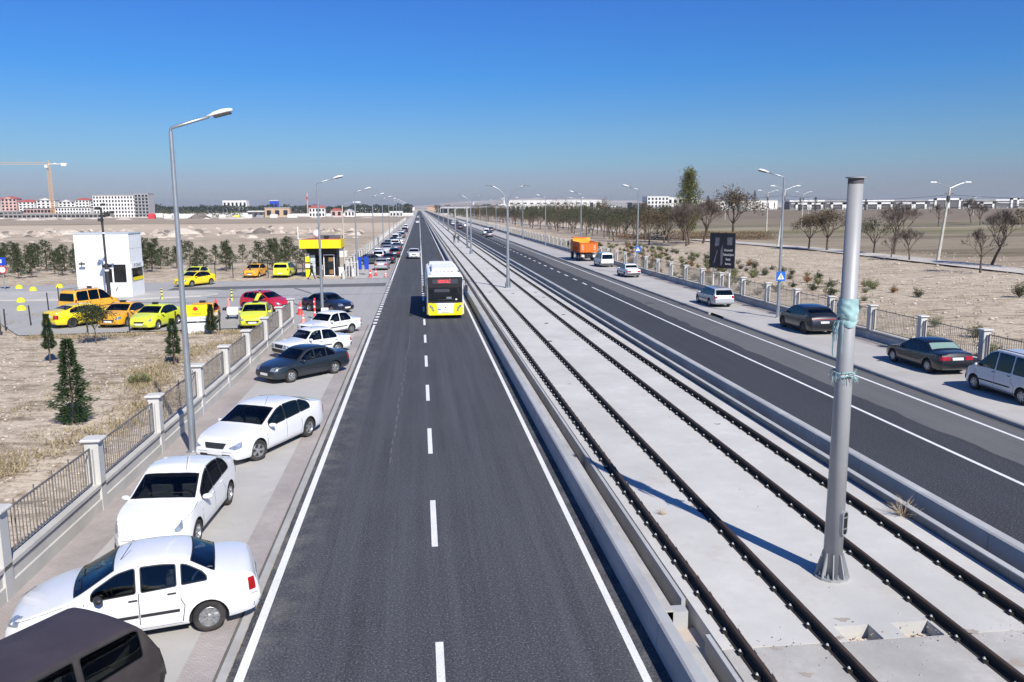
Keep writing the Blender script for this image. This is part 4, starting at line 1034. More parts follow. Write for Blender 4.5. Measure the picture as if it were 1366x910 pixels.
# ------------------------------------------------------------------ cars
def lerp_tab(tab, x):
    if x <= tab[0][0]: return tab[0][1]
    for a, b in zip(tab, tab[1:]):
        if x <= b[0]: return a[1]+(b[1]-a[1])*(x-a[0])/(b[0]-a[0])
    return tab[-1][1]
class Spec: pass
def base_spec(kind):
    s = Spec(); s.kind = kind
    s.L, s.W, s.H, s.wb, s.fo = 4.4, 1.72, 1.43, 2.6, .85; s.rw = .31; s.tum = .30; s.seal = True; s.rub = False; s.pillar = 'black'; s.rimn = 7
    s.fround, s.rround = .26, .16; s.wipers = True; s.rails = False; s.taxi = False; s.plast = False; s.blackbump = False; s.hatchdoor = False
    s.tlz = (.62, .88); s.tly = (.55, .99); s.hlz = (.55, .74); s.hly = (.48, .98); s.grille = (.42, .56, .50); s.intake = (.30, .40, .62)
    s.slope3 = 1.2; s.rubz = None; s.rimmat = 'rim'
    if kind == 'modern':
        s.T = [(0, .52), (.008, .68), (.028, .78), (.12, .88), (.25, .99), (.43, 1.39), (.50, 1.0), (.60, 1.0), (.70, .97), (.85, 1.15), (.90, 1.11), (.965, 1.07), (.988, .95), (1, .62)]
        s.belt = [(0, .60), (.2, .86), (.6, .94), (.9, 1.0), (1, .9)]; s.ws = (.262, .432); s.rwin = (.715, .845); s.dl = (.30, .49, .685, .80); s.split = [.50, .67]
    elif kind == 'nineties':
        s.T = [(0, .50), (.008, .62), (.03, .70), (.12, .78), (.275, .90), (.43, 1.33), (.50, 1.0), (.60, 1.0), (.70, .965), (.82, 1.02), (.86, 1.0), (.975, .97), (.99, .86), (1, .58)]
        s.belt = [(0, .58), (.2, .80), (.6, .86), (.9, .90), (1, .85)]; s.ws = (.285, .425); s.rwin = (.71, .815); s.dl = (.315, .50, .68, .79); s.split = [.51, .67]; s.rub = True; s.tum = .33
    elif kind == 'boxy':
        s.L, s.W, s.H, s.wb, s.fo, s.rw = 3.99, 1.60, 1.40, 2.42, .62, .28
        s.T = [(0, .62), (.004, .76), (.02, .80), (.12, .84), (.29, .90), (.40, 1.34), (.46, 1.0), (.60, 1.0), (.69, .975), (.785, .93), (.80, .915), (.985, .86), (.996, .80), (1, .6)]
        s.belt = [(0, .68), (.3, .84), (1, .84)]; s.ws = (.295, .395); s.rwin = (.70, .78); s.dl = (.315, .52, .70, .77); s.split = [.53]; s.fround, s.rround = .10, .10; s.pillar = 'body'
        s.hly = (.55, .92); s.hlz = (.56, .74); s.grille = (.56, .74, .52); s.tlz = (.58, .76); s.tly = (.45, .97); s.intake = (.32, .36, .8); s.blackbump = True; s.tum = .26; s.rub = True
    elif kind == 'hatch':
        s.L, s.W, s.H, s.wb, s.fo = 3.9, 1.70, 1.48, 2.5, .78
        s.T = [(0, .54), (.010, .66), (.04, .74), (.13, .88), (.24, 1.0), (.43, 1.40), (.52, 1.0), (.65, 1.0), (.83, .955), (.90, 1.30), (.965, .98), (.985, .85), (1, .60)]
        s.belt = [(0, .62), (.2, .88), (.6, .95), (.9, 1.03), (1, .9)]; s.ws = (.252, .432); s.rwin = None; s.dl = (.29, .54, .80, .87); s.split = [.55, .76]; s.hatchdoor = True; s.rz = (.98, 1.32); s.slope3 = 2.2
    elif kind == 'wagon':
        s.L, s.W, s.H, s.wb, s.fo = 4.35, 1.68, 1.43, 2.5, .8
        s.T = [(0, .50), (.008, .64), (.03, .72), (.12, .80), (.275, .92), (.41, 1.35), (.48, 1.0), (.65, 1.0), (.90, .975), (.925, 1.34), (.975, .90), (.988, .82), (1, .58)]
        s.belt = [(0, .58), (.2, .82), (.9, .90), (1, .85)]; s.ws = (.285, .405); s.rwin = None; s.dl = (.31, .49, .68, .93); s.split = [.50, .69]; s.hatchdoor = True; s.rz = (.92, 1.28); s.slope3 = 3; s.rub = True
    elif kind == 'van':
        s.L, s.W, s.H, s.wb, s.fo = 4.14, 1.72, 1.81, 2.69, .82
        s.T = [(0, .55), (.010, .70), (.04, .80), (.10, .94), (.20, 1.06), (.36, 1.70), (.44, 1.0), (.60, 1.0), (.95, .985), (.972, 1.70), (.99, 1.0), (.996, .8), (1, .55)]
        s.belt = [(0, .65), (.2, 1.02), (1, 1.05)]; s.ws = (.21, .365); s.rwin = None; s.dl = (.225, .50, .72, .955); s.split = [.48, .70]; s.hatchdoor = True; s.rz = (1.05, 1.58); s.slope3 = 5; s.tum = .20; s.rub = True; s.blackbump = True
        s.tlz = (.75, 1.15); s.tly = (.88, 1.0); s.hlz = (.66, .86); s.pillar = 'body'; s.rround = .08
    elif kind == 'suv':
        s.L, s.W, s.H, s.wb, s.fo, s.rw = 4.45, 1.85, 1.60, 2.65, .88, .35
        s.T = [(0, .60), (.010, .74), (.04, .84), (.13, .98), (.24, 1.08), (.41, 1.50), (.50, 1.0), (.62, 1.0), (.78, .955), (.92, 1.18), (.955, 1.12), (.985, .98), (1, .66)]
        s.belt = [(0, .68), (.2, .98), (.6, 1.04), (.9, 1.14), (1, 1.0)]; s.ws = (.252, .415); s.rwin = (.79, .91); s.dl = (.29, .50, .74, .84); s.split = [.51, .70]; s.plast = True; s.rimmat = 'rim_dark'; s.tlz = (.91, .945); s.tly = (.0, .97); s.slope3 = 1.6
    s.T = [(f, z if z > 1.0001 or z < .97 and f < .40 or z < .95 and f > .84 else z) for f, z in s.T]
    return s
def finish_spec(s):
    # roof entries given as multiples of H (values .95..1.0 between ws top and rear)
    out = []
    for f, z in s.T:
        if s.ws[1]+.005 < f < (s.rwin[0]+.02 if s.rwin else s.dl[3]+.0) and .9 < z <= 1.0: z = z*s.H
        out.append((f, z))
    s.T = out; return s
RING = 14
def car_ring(s, f):
    L, W = s.L, s.W; x = L/2-f*L; d = f*L; e = L-d
    T = s.Tf(f)
    pf = 1-s.fround*max(0, 1-d/.75)**2.4; pr = 1-s.rround*max(0, 1-e/.6)**2.4; w = W/2*min(pf, pr)
    B = .20+.10*max(0, 1-d/.12)**2+.02*max(0, 1-d/.6)+.10*max(0, 1-e/.14)**2+.06*max(0, 1-e/.7)
    b = min(lerp_tab(s.belt, f), T-.035); g = T-b; ws = .955*w; cr = .030 if g > .2 else .045
    T -= cr*.0
    tum = s.tum*(1.0 if g > .1 else .6)
    r = min(getattr(s, 'cr', .10), g*.5)
    y9 = ws-tum*(g-r)
    pts = [(0, B), (.60*w, B), (.93*w, B+.015), (.985*w, B+.09), (w, B+.35*(b-B)), (1.0*w, B+.62*(b-B)), (.987*w, B+.85*(b-B)), (ws, b), ((ws+y9)/2+.004, b+(g-r)*.5), (y9, T-r), (y9-r*.35, T-r*.32), (y9-r*1.2-.01, T-.004), (y9*.5, T+cr*.7), (0, T+cr)]
    return x, pts
def smoothed_T(s):
    n = 400; raw = [lerp_tab(s.T, i/n) for i in range(n+1)]
    k = 5; out = list(raw)
    for _ in range(2):
        sm = []
        for i in range(n+1):
            kk = min(k, i, n-i); sm.append(sum(out[i-kk:i+kk+1])/(2*kk+1))
        out = sm
    def f(t):
        t = max(0, min(1, t))*n; i = min(n-1, int(t)); return out[i]+(out[i+1]-out[i])*(t-i)
    return f
def car_shell(s, mat):
    s.Tf = smoothed_T(s)
    fr = [0, .003, .008, .016, .028, .045, .065]
    x = .09
    while x < .93: fr.append(x); x += .021
    fr += [.935, .955, .970, .982, .991, .997, 1]
    vs = []; fs = []; n = 2*RING-2
    for f in fr:
        x, p = car_ring(s, f)
        ring = [(x, y, z) for y, z in p]+[(x, -y, z) for y, z in p[-2:0:-1]]
        vs += ring
    for j in range(len(fr)-1):
        for i in range(n): fs.append((j*n+i, j*n+(i+1) % n, (j+1)*n+(i+1) % n, (j+1)*n+i))
    fs.append(tuple(range(n))); fs.append(tuple((len(fr)-1)*n+i for i in range(n-1, -1, -1)))
    me = bpy.data.meshes.new('body'); me.from_pydata(vs, [], fs)
    bm = bmesh.new(); bm.from_mesh(me); bmesh.ops.recalc_face_normals(bm, faces=bm.faces); bm.to_mesh(me); bm.free()
    return me
def bvh_of(me):
    return BVHTree.FromPolygons([v.co.copy() for v in me.vertices], [tuple(p.vertices) for p in me.polygons])
def densify(poly, st):
    out = []
    for i, a in enumerate(poly):
        b = poly[(i+1) % len(poly)]; L = sqrt((a[0]-b[0])**2+(a[1]-b[1])**2); n = max(1, int(L/st))
        for k in range(n): out.append((a[0]+(b[0]-a[0])*k/n, a[1]+(b[1]-a[1])*k/n))
    return out
def rounded(poly, r, n=3):
    out = []
    m = len(poly)
    for i in range(m):
        p = Vector(poly[i]); a = Vector(poly[i-1])-p; b = Vector(poly[(i+1) % m])-p
        rr = min(r, a.length*.45, b.length*.45); A = p+a.normalized()*rr; Bp = p+b.normalized()*rr
        for k in range(n+1):
            t = k/n; q = A*(1-t)**2+p*2*t*(1-t)+Bp*t*t; out.append((q.x, q.y))
    return out
def grow_poly(poly, d):
    n = len(poly); area = sum(poly[i][0]*poly[(i+1) % n][1]-poly[(i+1) % n][0]*poly[i][1] for i in range(n)); sg = 1 if area > 0 else -1
    out = []
    for i in range(n):
        p = Vector(poly[i]); e1 = (p-Vector(poly[i-1])); e2 = (Vector(poly[(i+1) % n])-p)
        if e1.length < 1e-6 or e2.length < 1e-6: out.append(tuple(p)); continue
        n1 = Vector((e1.y, -e1.x)).normalized(); n2 = Vector((e2.y, -e2.x)).normalized(); q = (n1+n2)
        if q.length < .2: q = n1
        q = q.normalized(); out.append(tuple(p+q*d*sg))
    return out
def patch(b, bvh, poly, ax, off, mat, st=.09):
    """project a flat outline on the body along an axis: side+ side- front rear top"""
    poly = densify(poly, st)
    x0 = min(p[0] for p in poly); x1 = max(p[0] for p in poly); y0 = min(p[1] for p in poly); y1 = max(p[1] for p in poly)
    n = len(poly); pts = [Vector(p) for p in poly]; g = st*1.2
    def inside(x, y):
        c = False
        for i in range(n):
            a, q = poly[i], poly[i-1]
            if (a[1] > y) != (q[1] > y) and x < (q[0]-a[0])*(y-a[1])/(q[1]-a[1])+a[0]: c = not c
        return c
    xx = x0+g/2
    while xx < x1:
        yy = y0+g/2
        while yy < y1:
            if inside(xx, yy) and min((Vector((xx, yy))-p).length for p in pts[:n]) > g*.45: pts.append(Vector((xx, yy)))
            yy += g
        xx += g
    V, E, F, *_ = geometry.delaunay_2d_cdt(pts, [], [list(range(n))], 1, 1e-6)
    out = []; 
    for p in V:
        a, c = p
        if ax == 's+': o, d = Vector((a, 3, c)), Vector((0, -1, 0))
        elif ax == 's-': o, d = Vector((a, -3, c)), Vector((0, 1, 0))
        elif ax in 'fr':
            sx = 1 if ax == 'f' else -1; k = smooth(.45, 1.0, abs(a)/HW[0])*.62; d = Vector((-sx*cos(k), -(1 if a > 0 else -1)*sin(k), 0)); o = Vector((sx*(HL[0]-.12), a, c))-d*3
        else: o, d = Vector((a, c, 4)), Vector((0, 0, -1))
        h = bvh.ray_cast(o, d)
        if h[0] is None:
            h2 = bvh.find_nearest(Vector((a, 0, c)) if ax[0] == 's' else Vector((0, a, c)) if ax in 'fr' else Vector((a, c, 1)))
            q, nn = h2[0], h2[1]
        else: q, nn = h[0], h[1]
        if nn.dot(d) > 0: nn = -nn
        out.append(q+nn*off)
    b.add([tuple(v) for v in out], [tuple(f) for f in F], mat)
WHEEL = {}
def wheel_meshes(r, style, w=.20):
    k = (round(r, 3), style)
    if k in WHEEL: return WHEEL[k]
    Mx = Matrix.Rotation(pi/2, 4, 'X'); b = MB()
    b.lathe([(r*.62, -w/2+.01), (r*.68, -w/2), (r*.93, -w/2), (r*.985, -w*.36), (r, -w*.2), (r, w*.2), (r*.985, w*.36), (r*.93, w/2), (r*.68, w/2), (r*.62, w/2-.01)], 'tyre', 28, Mx)
    ty = b.build('wheel', smooth=True); COL.objects.unlink(ty)
    b = MB(); rm = 'rim' if style != 'dark' else 'rim_dark'
    b.lathe([(r*.66, w/2-.012), (r*.62, w/2-.004), (r*.58, w/2-.03), (r*.55, w/2-.05)], rm, 28, Mx)
    b.lathe([(r*.56, w/2-.055), (.001, w/2-.055)], 'rim_dark' if style != 'cap' else 'rim', 28, Mx)
    nsp = {'cap': 7, 'alloy': 5, 'dark': 5, 'steel': 8}[style]
    for i in range(nsp):
        a = 2*pi*i/nsp; M = Mx @ Matrix.Rotation(a, 4, 'Z'); q0, q1 = r*.08, r*.60; ww = r*(.10 if nsp > 5 else .13); z = w/2-.022
        vs = [M @ Vector(q) for q in ((q0, -ww*.7, z), (q1, -ww, z), (q1, ww, z), (q0, ww*.7, z), (q0, -ww*.7, z-.03), (q1, -ww, z-.03), (q1, ww, z-.03), (q0, ww*.7, z-.03))]
        b.add(vs, [(0, 1, 2, 3), (0, 4, 5, 1), (1, 5, 6, 2), (2, 6, 7, 3), (3, 7, 4, 0)], rm)
    b.lathe([(r*.17, w/2-.05), (r*.17, w/2-.018), (r*.12, w/2-.010), (.001, w/2-.010)], rm, 14, Mx)
    ri = b.build('rim'); COL.objects.unlink(ri)
    WHEEL[k] = (ty.data, ri.data); return WHEEL[k]
def side_windows(s, X):
    L = s.L; z0 = lambda f: lerp_tab(s.belt, f)
    def glassline(f):
        zl = z0(f)+.028; T = s.Tf(f)-.085; a0, a1, a2, a3 = s.dl
        return zl, min(T, zl+(f-a0)*L*1.35+.02 if f < a1 else 9, zl+(a3-f)*L*s.slope3+.02)
    wins = []; cuts = [s.dl[0]]+s.split+[s.dl[3]]; gap = .012 if s.pillar == 'black' else .024
    for a, c in zip(cuts, cuts[1:]):
        a += gap/2 if a != s.dl[0] else 0; c -= gap/2 if c != s.dl[3] else 0
        n = 12; lo = []; hi = []
        for i in range(n+1):
            f = a+(c-a)*i/n; l, h = glassline(f)
            if h > l+.03: lo.append((X(f), l)); hi.append((X(f), h))
        if len(lo) > 2: wins.append(rounded(lo+hi[::-1], .035, 2))
    dlo = []; n = 34; lo = []; hi = []
    for i in range(n+1):
        f = s.dl[0]+(s.dl[3]-s.dl[0])*i/n; l, h = glassline(f)
        if h > l+.02: lo.append((X(f), l)); hi.append((X(f), h))
    dlo = lo+hi[::-1]
    return wins, dlo
def topglass_(s, X, f0, f1, grow=0, bulge=.05):
    def ye(f):
        b_ = min(lerp_tab(s.belt, f), s.Tf(f)-.035); return .955*s.W/2-s.tum*(s.Tf(f)-b_)-.055
    n = 8; pts = []
    for i in range(n+1): f = f0+(f1-f0)*i/n; pts.append((X(f), ye(f)-.005))
    pts2 = [(x, -y) for x, y in pts[::-1]]; e = pts2[-1]
    mid = [(X(f0)+bulge*(1-(k/4)**2), -pts[0][1]*k/4) for k in (3, 2, 1, 0, -1, -2, -3)]
    poly = pts+[(X(f1)+bulge*.6*(1-(k/4)**2), pts[-1][1]*k/4) for k in (3, 1, -1, -3)]+pts2+mid
    return grow_poly(poly, grow) if grow else poly

def ring_patch(b, bvh, poly, ax, off, mat, gout, gin=.004):
    poly = densify(poly, .07); A = grow_poly(poly, gout); B = grow_poly(poly, -gin); n = len(poly); t1 = MB()
    def pj(p):
        q, c = p
        if ax == 's+': o, d = Vector((q, 3, c)), Vector((0, -1, 0))
        elif ax == 's-': o, d = Vector((q, -3, c)), Vector((0, 1, 0))
        elif ax == 'r': o, d = Vector((-6, q, c)), Vector((1, 0, 0))
        else: o, d = Vector((q, c, 4)), Vector((0, 0, -1))
        h = bvh.ray_cast(o, d)
        if h[0] is None: return None
        nn = h[1] if h[1].dot(d) < 0 else -h[1]
        return tuple(h[0]+nn*off)
    PA = [pj(p) for p in A]; PB = [pj(p) for p in B]
    for i in range(n):
        j = (i+1) % n
        if None not in (PA[i], PA[j], PB[i], PB[j]): b.add([PA[i], PA[j], PB[j], PB[i]], [(0, 1, 2, 3)], mat)
HW = [.85]; HL = [2.1]
def make_car(s, mat='p_white'):
    HW[0] = s.W/2; HL[0] = s.L/2
    finish_spec(s); me = car_shell(s, mat); bvh = bvh_of(me); L, W, H = s.L, s.W, s.H
    X = lambda f: L/2-f*L; ax1 = L/2-s.fo; ax2 = ax1-s.wb
    t = thing(s.kind+'_car', 'x', 'car', (0, 0, 0))
    t.name = {'modern': 'parked_car', 'nineties': 'parked_car', 'boxy': 'parked_car', 'hatch': 'hatchback_car', 'wagon': 'estate_car', 'van': 'small_van', 'suv': 'crossover_car'}[s.kind]
    # wheel arches cut out of the shell
    me.materials.append(MATS[mat]); me.materials.append(MATS['black_plastic'])
    ob = bpy.data.objects.new('tmpbody', me); COL.objects.link(ob)
    cb = MB()
    for ax in (ax1, ax2):
        for sd in (-1, 1):
            ra = s.rw+.055; y0 = sd*(W/2-.27); y1 = sd*(W/2+.12); vs = []; n = 26
            for yy in (y0, y1):
                for i in range(n): a = 2*pi*i/n; vs.append((ax+ra*cos(a), yy, s.rw+ra*sin(a)))
            cb.add(vs, [tuple(range(n)), tuple(range(2*n-1, n-1, -1))]+[(i, i+n, (i+1) % n+n, (i+1) % n) for i in range(n)], 'black_plastic')
    co = cb.build('tmpcut')
    cutters = [co]
    CUTLATER = True
    wins, dlo = side_windows(s, X)
    # the cabin is hollow: a cavity, then real openings for every pane
    fa = s.ws[0]+.035; fb = (s.rwin[1]-.012) if s.rwin else s.dl[3]+.015
    cv = MB(); vs = []; nf = 22; m_ = 8
    for k in range(nf+1):
        f = fa+(fb-fa)*k/nf; x, pt = car_ring(s, f); T = s.Tf(f); wsx = pt[7][0]-.06; bz = min(pt[7][1], T-.11); y9 = pt[9][0]-.055; zt = T-.075
        vs += [(x, wsx*.92, .42), (x, wsx, bz), (x, min(y9, wsx), zt), (x, y9*.5, T-.045), (x, -y9*.5, T-.045), (x, -min(y9, wsx), zt), (x, -wsx, bz), (x, -wsx*.92, .42)]
    cv.add(vs, [tuple(range(m_)), tuple(nf*m_+i for i in range(m_-1, -1, -1))]+[(j*m_+i, j*m_+(i+1) % m_, (j+1)*m_+(i+1) % m_, (j+1)*m_+i) for j in range(nf) for i in range(m_)], 'cabin_trim'); cutters.append(cv.build('tmpcut'))
    for w_ in wins:
        cw = MB(); cw.prism(grow_poly(w_, -.006), -1.5, 1.5, 'black_plastic', 'y'); cutters.append(cw.build('tmpcut'))
    a, c = s.ws; cw = MB(); cw.prism(topglass_(s, X, a+.008, c-.008, -.016), lerp_tab(s.belt, a)-.06, 3, 'black_plastic', 'z'); cutters.append(cw.build('tmpcut'))
    if s.rwin:
        a, c = s.rwin; cw = MB(); cw.prism(topglass_(s, X, a+.012, c-.014, -.016, -.03), lerp_tab(s.belt, c)-.02, 3, 'black_plastic', 'z'); cutters.append(cw.build('tmpcut'))
    else:
        zl, zh = s.rz; y1 = .80*W/2; y2 = .72*W/2; cw = MB(); cw.prism(rounded(grow_poly([(y1, zl), (y2, zh), (-y2, zh), (-y1, zl)], -.016), .07), -L/2-.4, X(fb)+.06, 'black_plastic', 'x'); cutters.append(cw.build('tmpcut'))
    me.materials.append(MATS['cabin_trim'])
    for k_, cu in enumerate(cutters):
        md = ob.modifiers.new('b%d' % k_, 'BOOLEAN'); md.operation = 'DIFFERENCE'; md.object = cu; md.solver = 'EXACT'; md.material_mode = 'TRANSFER'
    dg = bpy.context.evaluated_depsgraph_get(); bm2 = bpy.data.meshes.new_from_object(ob.evaluated_get(dg))
    COL.objects.unlink(ob); bpy.data.objects.remove(ob)
    for cu in cutters: COL.objects.unlink(cu); bpy.data.objects.remove(cu)
    mats = [m.name if m else '' for m in bm2.materials]
    # trim that is part of the body: door gaps, seals, bumper plastic
    tb = MB(); z0 = lambda f: lerp_tab(s.belt, f)
    for sd in ('s+', 's-'):
        for w_ in wins: ring_patch(tb, bvh, w_, sd, .004, 'black_plastic', .030 if s.pillar == 'black' else .016, .008)
        def seam(pts, wd=.014):
            for p, q in zip(pts, pts[1:]):
                dx, dz = q[0]-p[0], q[1]-p[1]; m = sqrt(dx*dx+dz*dz); nx, nz = -dz/m*wd/2, dx/m*wd/2
                patch(tb, bvh, [(p[0]-nx, p[1]-nz), (q[0]-nx, q[1]-nz), (q[0]+nx, q[1]+nz), (p[0]+nx, p[1]+nz)], sd, .002, 'black', .12)
        f0 = s.dl[0]-.012; m1 = s.split[0]; m2 = (s.split[1] if len(s.split) > 1 else s.dl[3]-.01)
        seam([(X(f0), z0(f0)), (X(f0-.004), .55), (X(f0+.002), .28)]); seam([(X(m1), z0(m1)+.02), (X(m1), .28)])
        xr = ax2+s.rw+.10
        seam([(X(m2), z0(m2)), (X(m2)-.02, .72), (min(xr, X(m2)), .60), (xr+.05, .30)]); seam([(X(f0+.002), .275), (xr+.05, .275)], .008)
        seam([(X(.035), s.Tf(.05)-.06), (X(.12), s.Tf(.12)-.045), (X(.25), s.Tf(.25)-.05)], .007)
        if s.rub:
            for a, c in ((f0+.004, m1-.004), (m1+.004, min(m2, (L/2-xr)/L)-.002)): patch(tb, bvh, [(X(a), .50), (X(c), .50), (X(c), .555), (X(a), .555)], sd, .012, 'black_plastic')
        if s.plast or s.blackbump: patch(tb, bvh, [(ax1-s.rw-.06, .215), (ax2+s.rw+.06, .215), (ax2+s.rw+.06, .33), (ax1-s.rw-.06, .33)], sd, .006, 'black_plastic')
        patch(tb, bvh, [(ax1-s.rw-.05, .20), (ax2+s.rw+.05, .20), (ax2+s.rw+.05, .24), (ax1-s.rw-.05, .24)], sd, .003, 'black')
    topglass = lambda *q: topglass_(s, X, *q)
    def yedge(f):
        b_ = min(z0(f), s.Tf(f)-.035); return .955*W/2-s.tum*(s.Tf(f)-b_)-.055
    a, c = s.ws; ring_patch(tb, bvh, topglass(a+.004, c-.006, -.012), 't', .006, 'black_plastic', .022, .02)
    gw = MB(); patch(gw, bvh, topglass(a+.004, c-.006, -.012), 't', .010, 'car_glass'); gw.build('windscreen', t, smooth=True)
    if s.rwin:
        a, c = s.rwin; ring_patch(tb, bvh, topglass(a+.01, c-.01, -.012, -.03), 't', .006, 'black_plastic', .018, .02); gw = MB(); patch(gw, bvh, topglass(a+.01, c-.01, -.012, -.03), 't', .010, getattr(s, 'rglass', 'car_glass')); gw.build('rear_window', t, smooth=True)
    else:
        zl, zh = s.rz; y1 = .80*W/2; y2 = .72*W/2; pl = [(y1, zl), (y2, zh), (-y2, zh), (-y1, zl)]
        ring_patch(tb, bvh, rounded(grow_poly(pl, -.01), .07), 'r', .006, 'black_plastic', .025, .02); gw = MB(); patch(gw, bvh, rounded(grow_poly(pl, -.01), .07), 'r', .010, 'car_glass'); gw.build('rear_window', t, smooth=True)
    for sd in ('s+', 's-'):
        for w_ in wins: gw = MB(); patch(gw, bvh, w_, sd, .008, 'car_glass'); gw.build('side_window', t, smooth=True)
    # bumper and nose trim
    gz0, gz1, gy = s.grille; Y = W/2
    for sg in (1, -1):
        seampts = None
    iz0, iz1, iy = s.intake
    patch(tb, bvh, [(-iy*Y, iz0), (iy*Y, iz0), (iy*Y*.94, iz1), (-iy*Y*.94, iz1)], 'f', .004, 'black', .12)
    patch(tb, bvh, [(-.9*Y, .465), (.9*Y, .465), (.9*Y, .474), (-.9*Y, .474)], 'f', .003, 'black', .12)
    patch(tb, bvh, [(-.92*Y, .575), (.92*Y, .575), (.92*Y, .584), (-.92*Y, .584)], 'r', .003, 'black', .12)
    patch(tb, bvh, [(-.85*Y, .33), (.85*Y, .33), (.85*Y, .40), (-.85*Y, .40)], 'r', .004, 'black_plastic', .12)
    if s.rwin: patch(tb, bvh, [(-.60*Y, .62), (.60*Y, .62), (.60*Y, .626), (-.60*Y, .626)], 'r', .003, 'black', .12)
    if s.blackbump:
        for e in 'fr': patch(tb, bvh, [(-.96*Y, .34), (.96*Y, .34), (.96*Y, .50), (-.96*Y, .50)], e, .018, 'black_plastic', .1)
    b_ = len(bm2.vertices)
    # join trim into the body mesh
    body = bpy.data.meshes.new('body'); vs = [tuple(v.co) for v in bm2.vertices]+tb.v; fs = [tuple(p.vertices) for p in bm2.polygons]+[tuple(i+b_ for i in f) for f in tb.f]
    body.from_pydata(vs, [], fs); mm = [mat]+tb.mats
    for m in mm: body.materials.append(MATS[m])
    if 'black_plastic' not in tb.mats: tb.mi('black_plastic'); body.materials.append(MATS['black_plastic'])
    bpi = 1+tb.mats.index('black_plastic')
    body.materials.append(MATS['cabin_trim']); cti = len(body.materials)-1
    nm = [m_.name if m_ else '' for m_ in bm2.materials]
    body.polygons.foreach_set('material_index', [0 if p.material_index == 0 else (cti if nm[p.material_index] == 'cabin_trim' else bpi) for p in bm2.polygons]+[1+k for k in tb.m])
    body.polygons.foreach_set('use_smooth', [True]*len(fs))
    try: body.set_sharp_from_angle(angle=radians(34))
    except Exception: pass
    if getattr(s, 'roofmat', None):
        body.materials.append(MATS[s.roofmat]); k = len(body.materials)-1
        for p in body.polygons:
            if p.material_index == 0 and p.normal.z > .55 and p.center.z > H-.14: p.material_index = k
    bo = link('body', body, t)
    # lamps
    def lens(name, poly, e, mat, off=.008):
        g = MB(); patch(g, bvh, poly, e, off, mat, .05); return g.build(name, t, smooth=True)
    for sg in (1, -1):
        y0, y1 = s.hly; z_0, z_1 = s.hlz
        P_ = [(sg*y0*Y, z_0+.02), (sg*y1*Y, z_0+.03), (sg*y1*Y, z_1), (sg*(y0+.04)*Y, z_1-.03)] if s.kind != 'boxy' else [(sg*y0*Y, z_0), (sg*y1*Y, z_0), (sg*y1*Y, z_1), (sg*y0*Y, z_1)]
        if s.kind == 'modern' or s.kind == 'suv' or s.kind == 'hatch': P_ = [(sg*y0*Y, z_0+.05), (sg*(y0+.2)*Y, z_0), (sg*y1*Y, z_0+.05), (sg*y1*Y, z_1+.02), (sg*(y0+.3)*Y, z_1)]
        tbm = rounded(P_, .03); lens('headlight', tbm, 'f', 'headlamp')
        y0, y1 = s.tly; z_0, z_1 = s.tlz
        lens('tail_light', rounded([(sg*max(y0, .01)*Y, z_0), (sg*y1*Y, z_0), (sg*y1*Y, z_1), (sg*max(y0, .01)*Y, z_1)], .02), 'r', 'red_lens')
    if gy: lens('grille', rounded([(-gy*Y*.8, gz0), (gy*Y*.8, gz0), (gy*Y, gz1), (-gy*Y, gz1)], .03), 'f', 'black_plastic', .006)
    for e, zz in (('f', .43), ('r', .50 if not (s.rwin and s.kind != 'boxy') else .76)):
        if s.kind == 'boxy' and e == 'r': zz = .67
        if s.kind in ('van', 'hatch', 'wagon') and e == 'r': zz = .72
        lens('number_plate', [(-.26, zz-.055), (.26, zz-.055), (.26, zz+.055), (-.26, zz+.055)], e, 'plate_white', .014)
        for k in range(6):
            if k == 2: continue
            yy = -.19+k*.072; pg = MB(); patch(tb, bvh, [(yy, zz-.03), (yy+.035, zz-.03), (yy+.035, zz+.03), (yy, zz+.03)], e, .018, 'black', .2)
    # mirrors and door handles
    for sg in (1, -1):
        fm = s.dl[0]+getattr(s, 'mf', .022); zz = z0(fm)+.075; yy = W/2*.985
        g = MB(); n = 10; vs = []
        prof_ = [(-.02, .02, .02), (0, .055, .05), (.06, .075, .065), (.15, .07, .055), (.19, .03, .03)]
        for (dy, rx, rz_) in prof_:
            for i in range(n): a = 2*pi*i/n; vs.append((X(fm)+.02-.25*dy+rx*cos(a), sg*(yy+dy-.005), zz+rz_*sin(a)))
        g.add(vs, [(j*n+i, j*n+(i+1) % n, (j+1)*n+(i+1) % n, (j+1)*n+i) for j in range(len(prof_)-1) for i in range(n)]+[tuple(range(n)), tuple((len(prof_)-1)*n+i for i in range(n))], getattr(s, 'mirmat', None) or mat); 
        mo = g.build('mirror', t, smooth=True)
        for fh in (s.split[0]-.022, (s.split[1] if len(s.split) > 1 else s.dl[3])-.03):
            g = MB(); h = bvh.ray_cast(Vector((X(fh), sg*3, z0(fh)-.09)), Vector((0, -sg, 0)))
            if h[0]: g.bevbox((h[0].x, h[0].y+sg*.008, h[0].z), (.15, .03, .032), 'black_plastic' if (s.rub or s.kind == 'boxy') else mat, b=.01); g.build('door_handle', t)
    # wipers, rails, aerial
    if s.wipers:
        for y_ in (.05, -.45):
            g = MB(); f_ = s.ws[0]+.014; pts = []
            for k in range(6):
                yy = y_+.1+.40*k/5; h = bvh.ray_cast(Vector((X(f_)-.02-.03*k/5, yy, 4)), Vector((0, 0, -1)))
                if h[0]: pts.append(h[0]+Vector((0, 0, .022)))
            g.tube(pts, .008, 'black', 4); g.build('wiper', t)
    if s.rails:
        for sg in (1, -1):
            g = MB(); yy = sg*(yedge(.6)-.02); g.tube([(X(.40), yy, H-.01), (X(.42), yy, H+.05), (X(.90), yy, H+.05), (X(.93), yy, H-.02)], .016, 'black_plastic', 6); g.build('roof_rail', t)
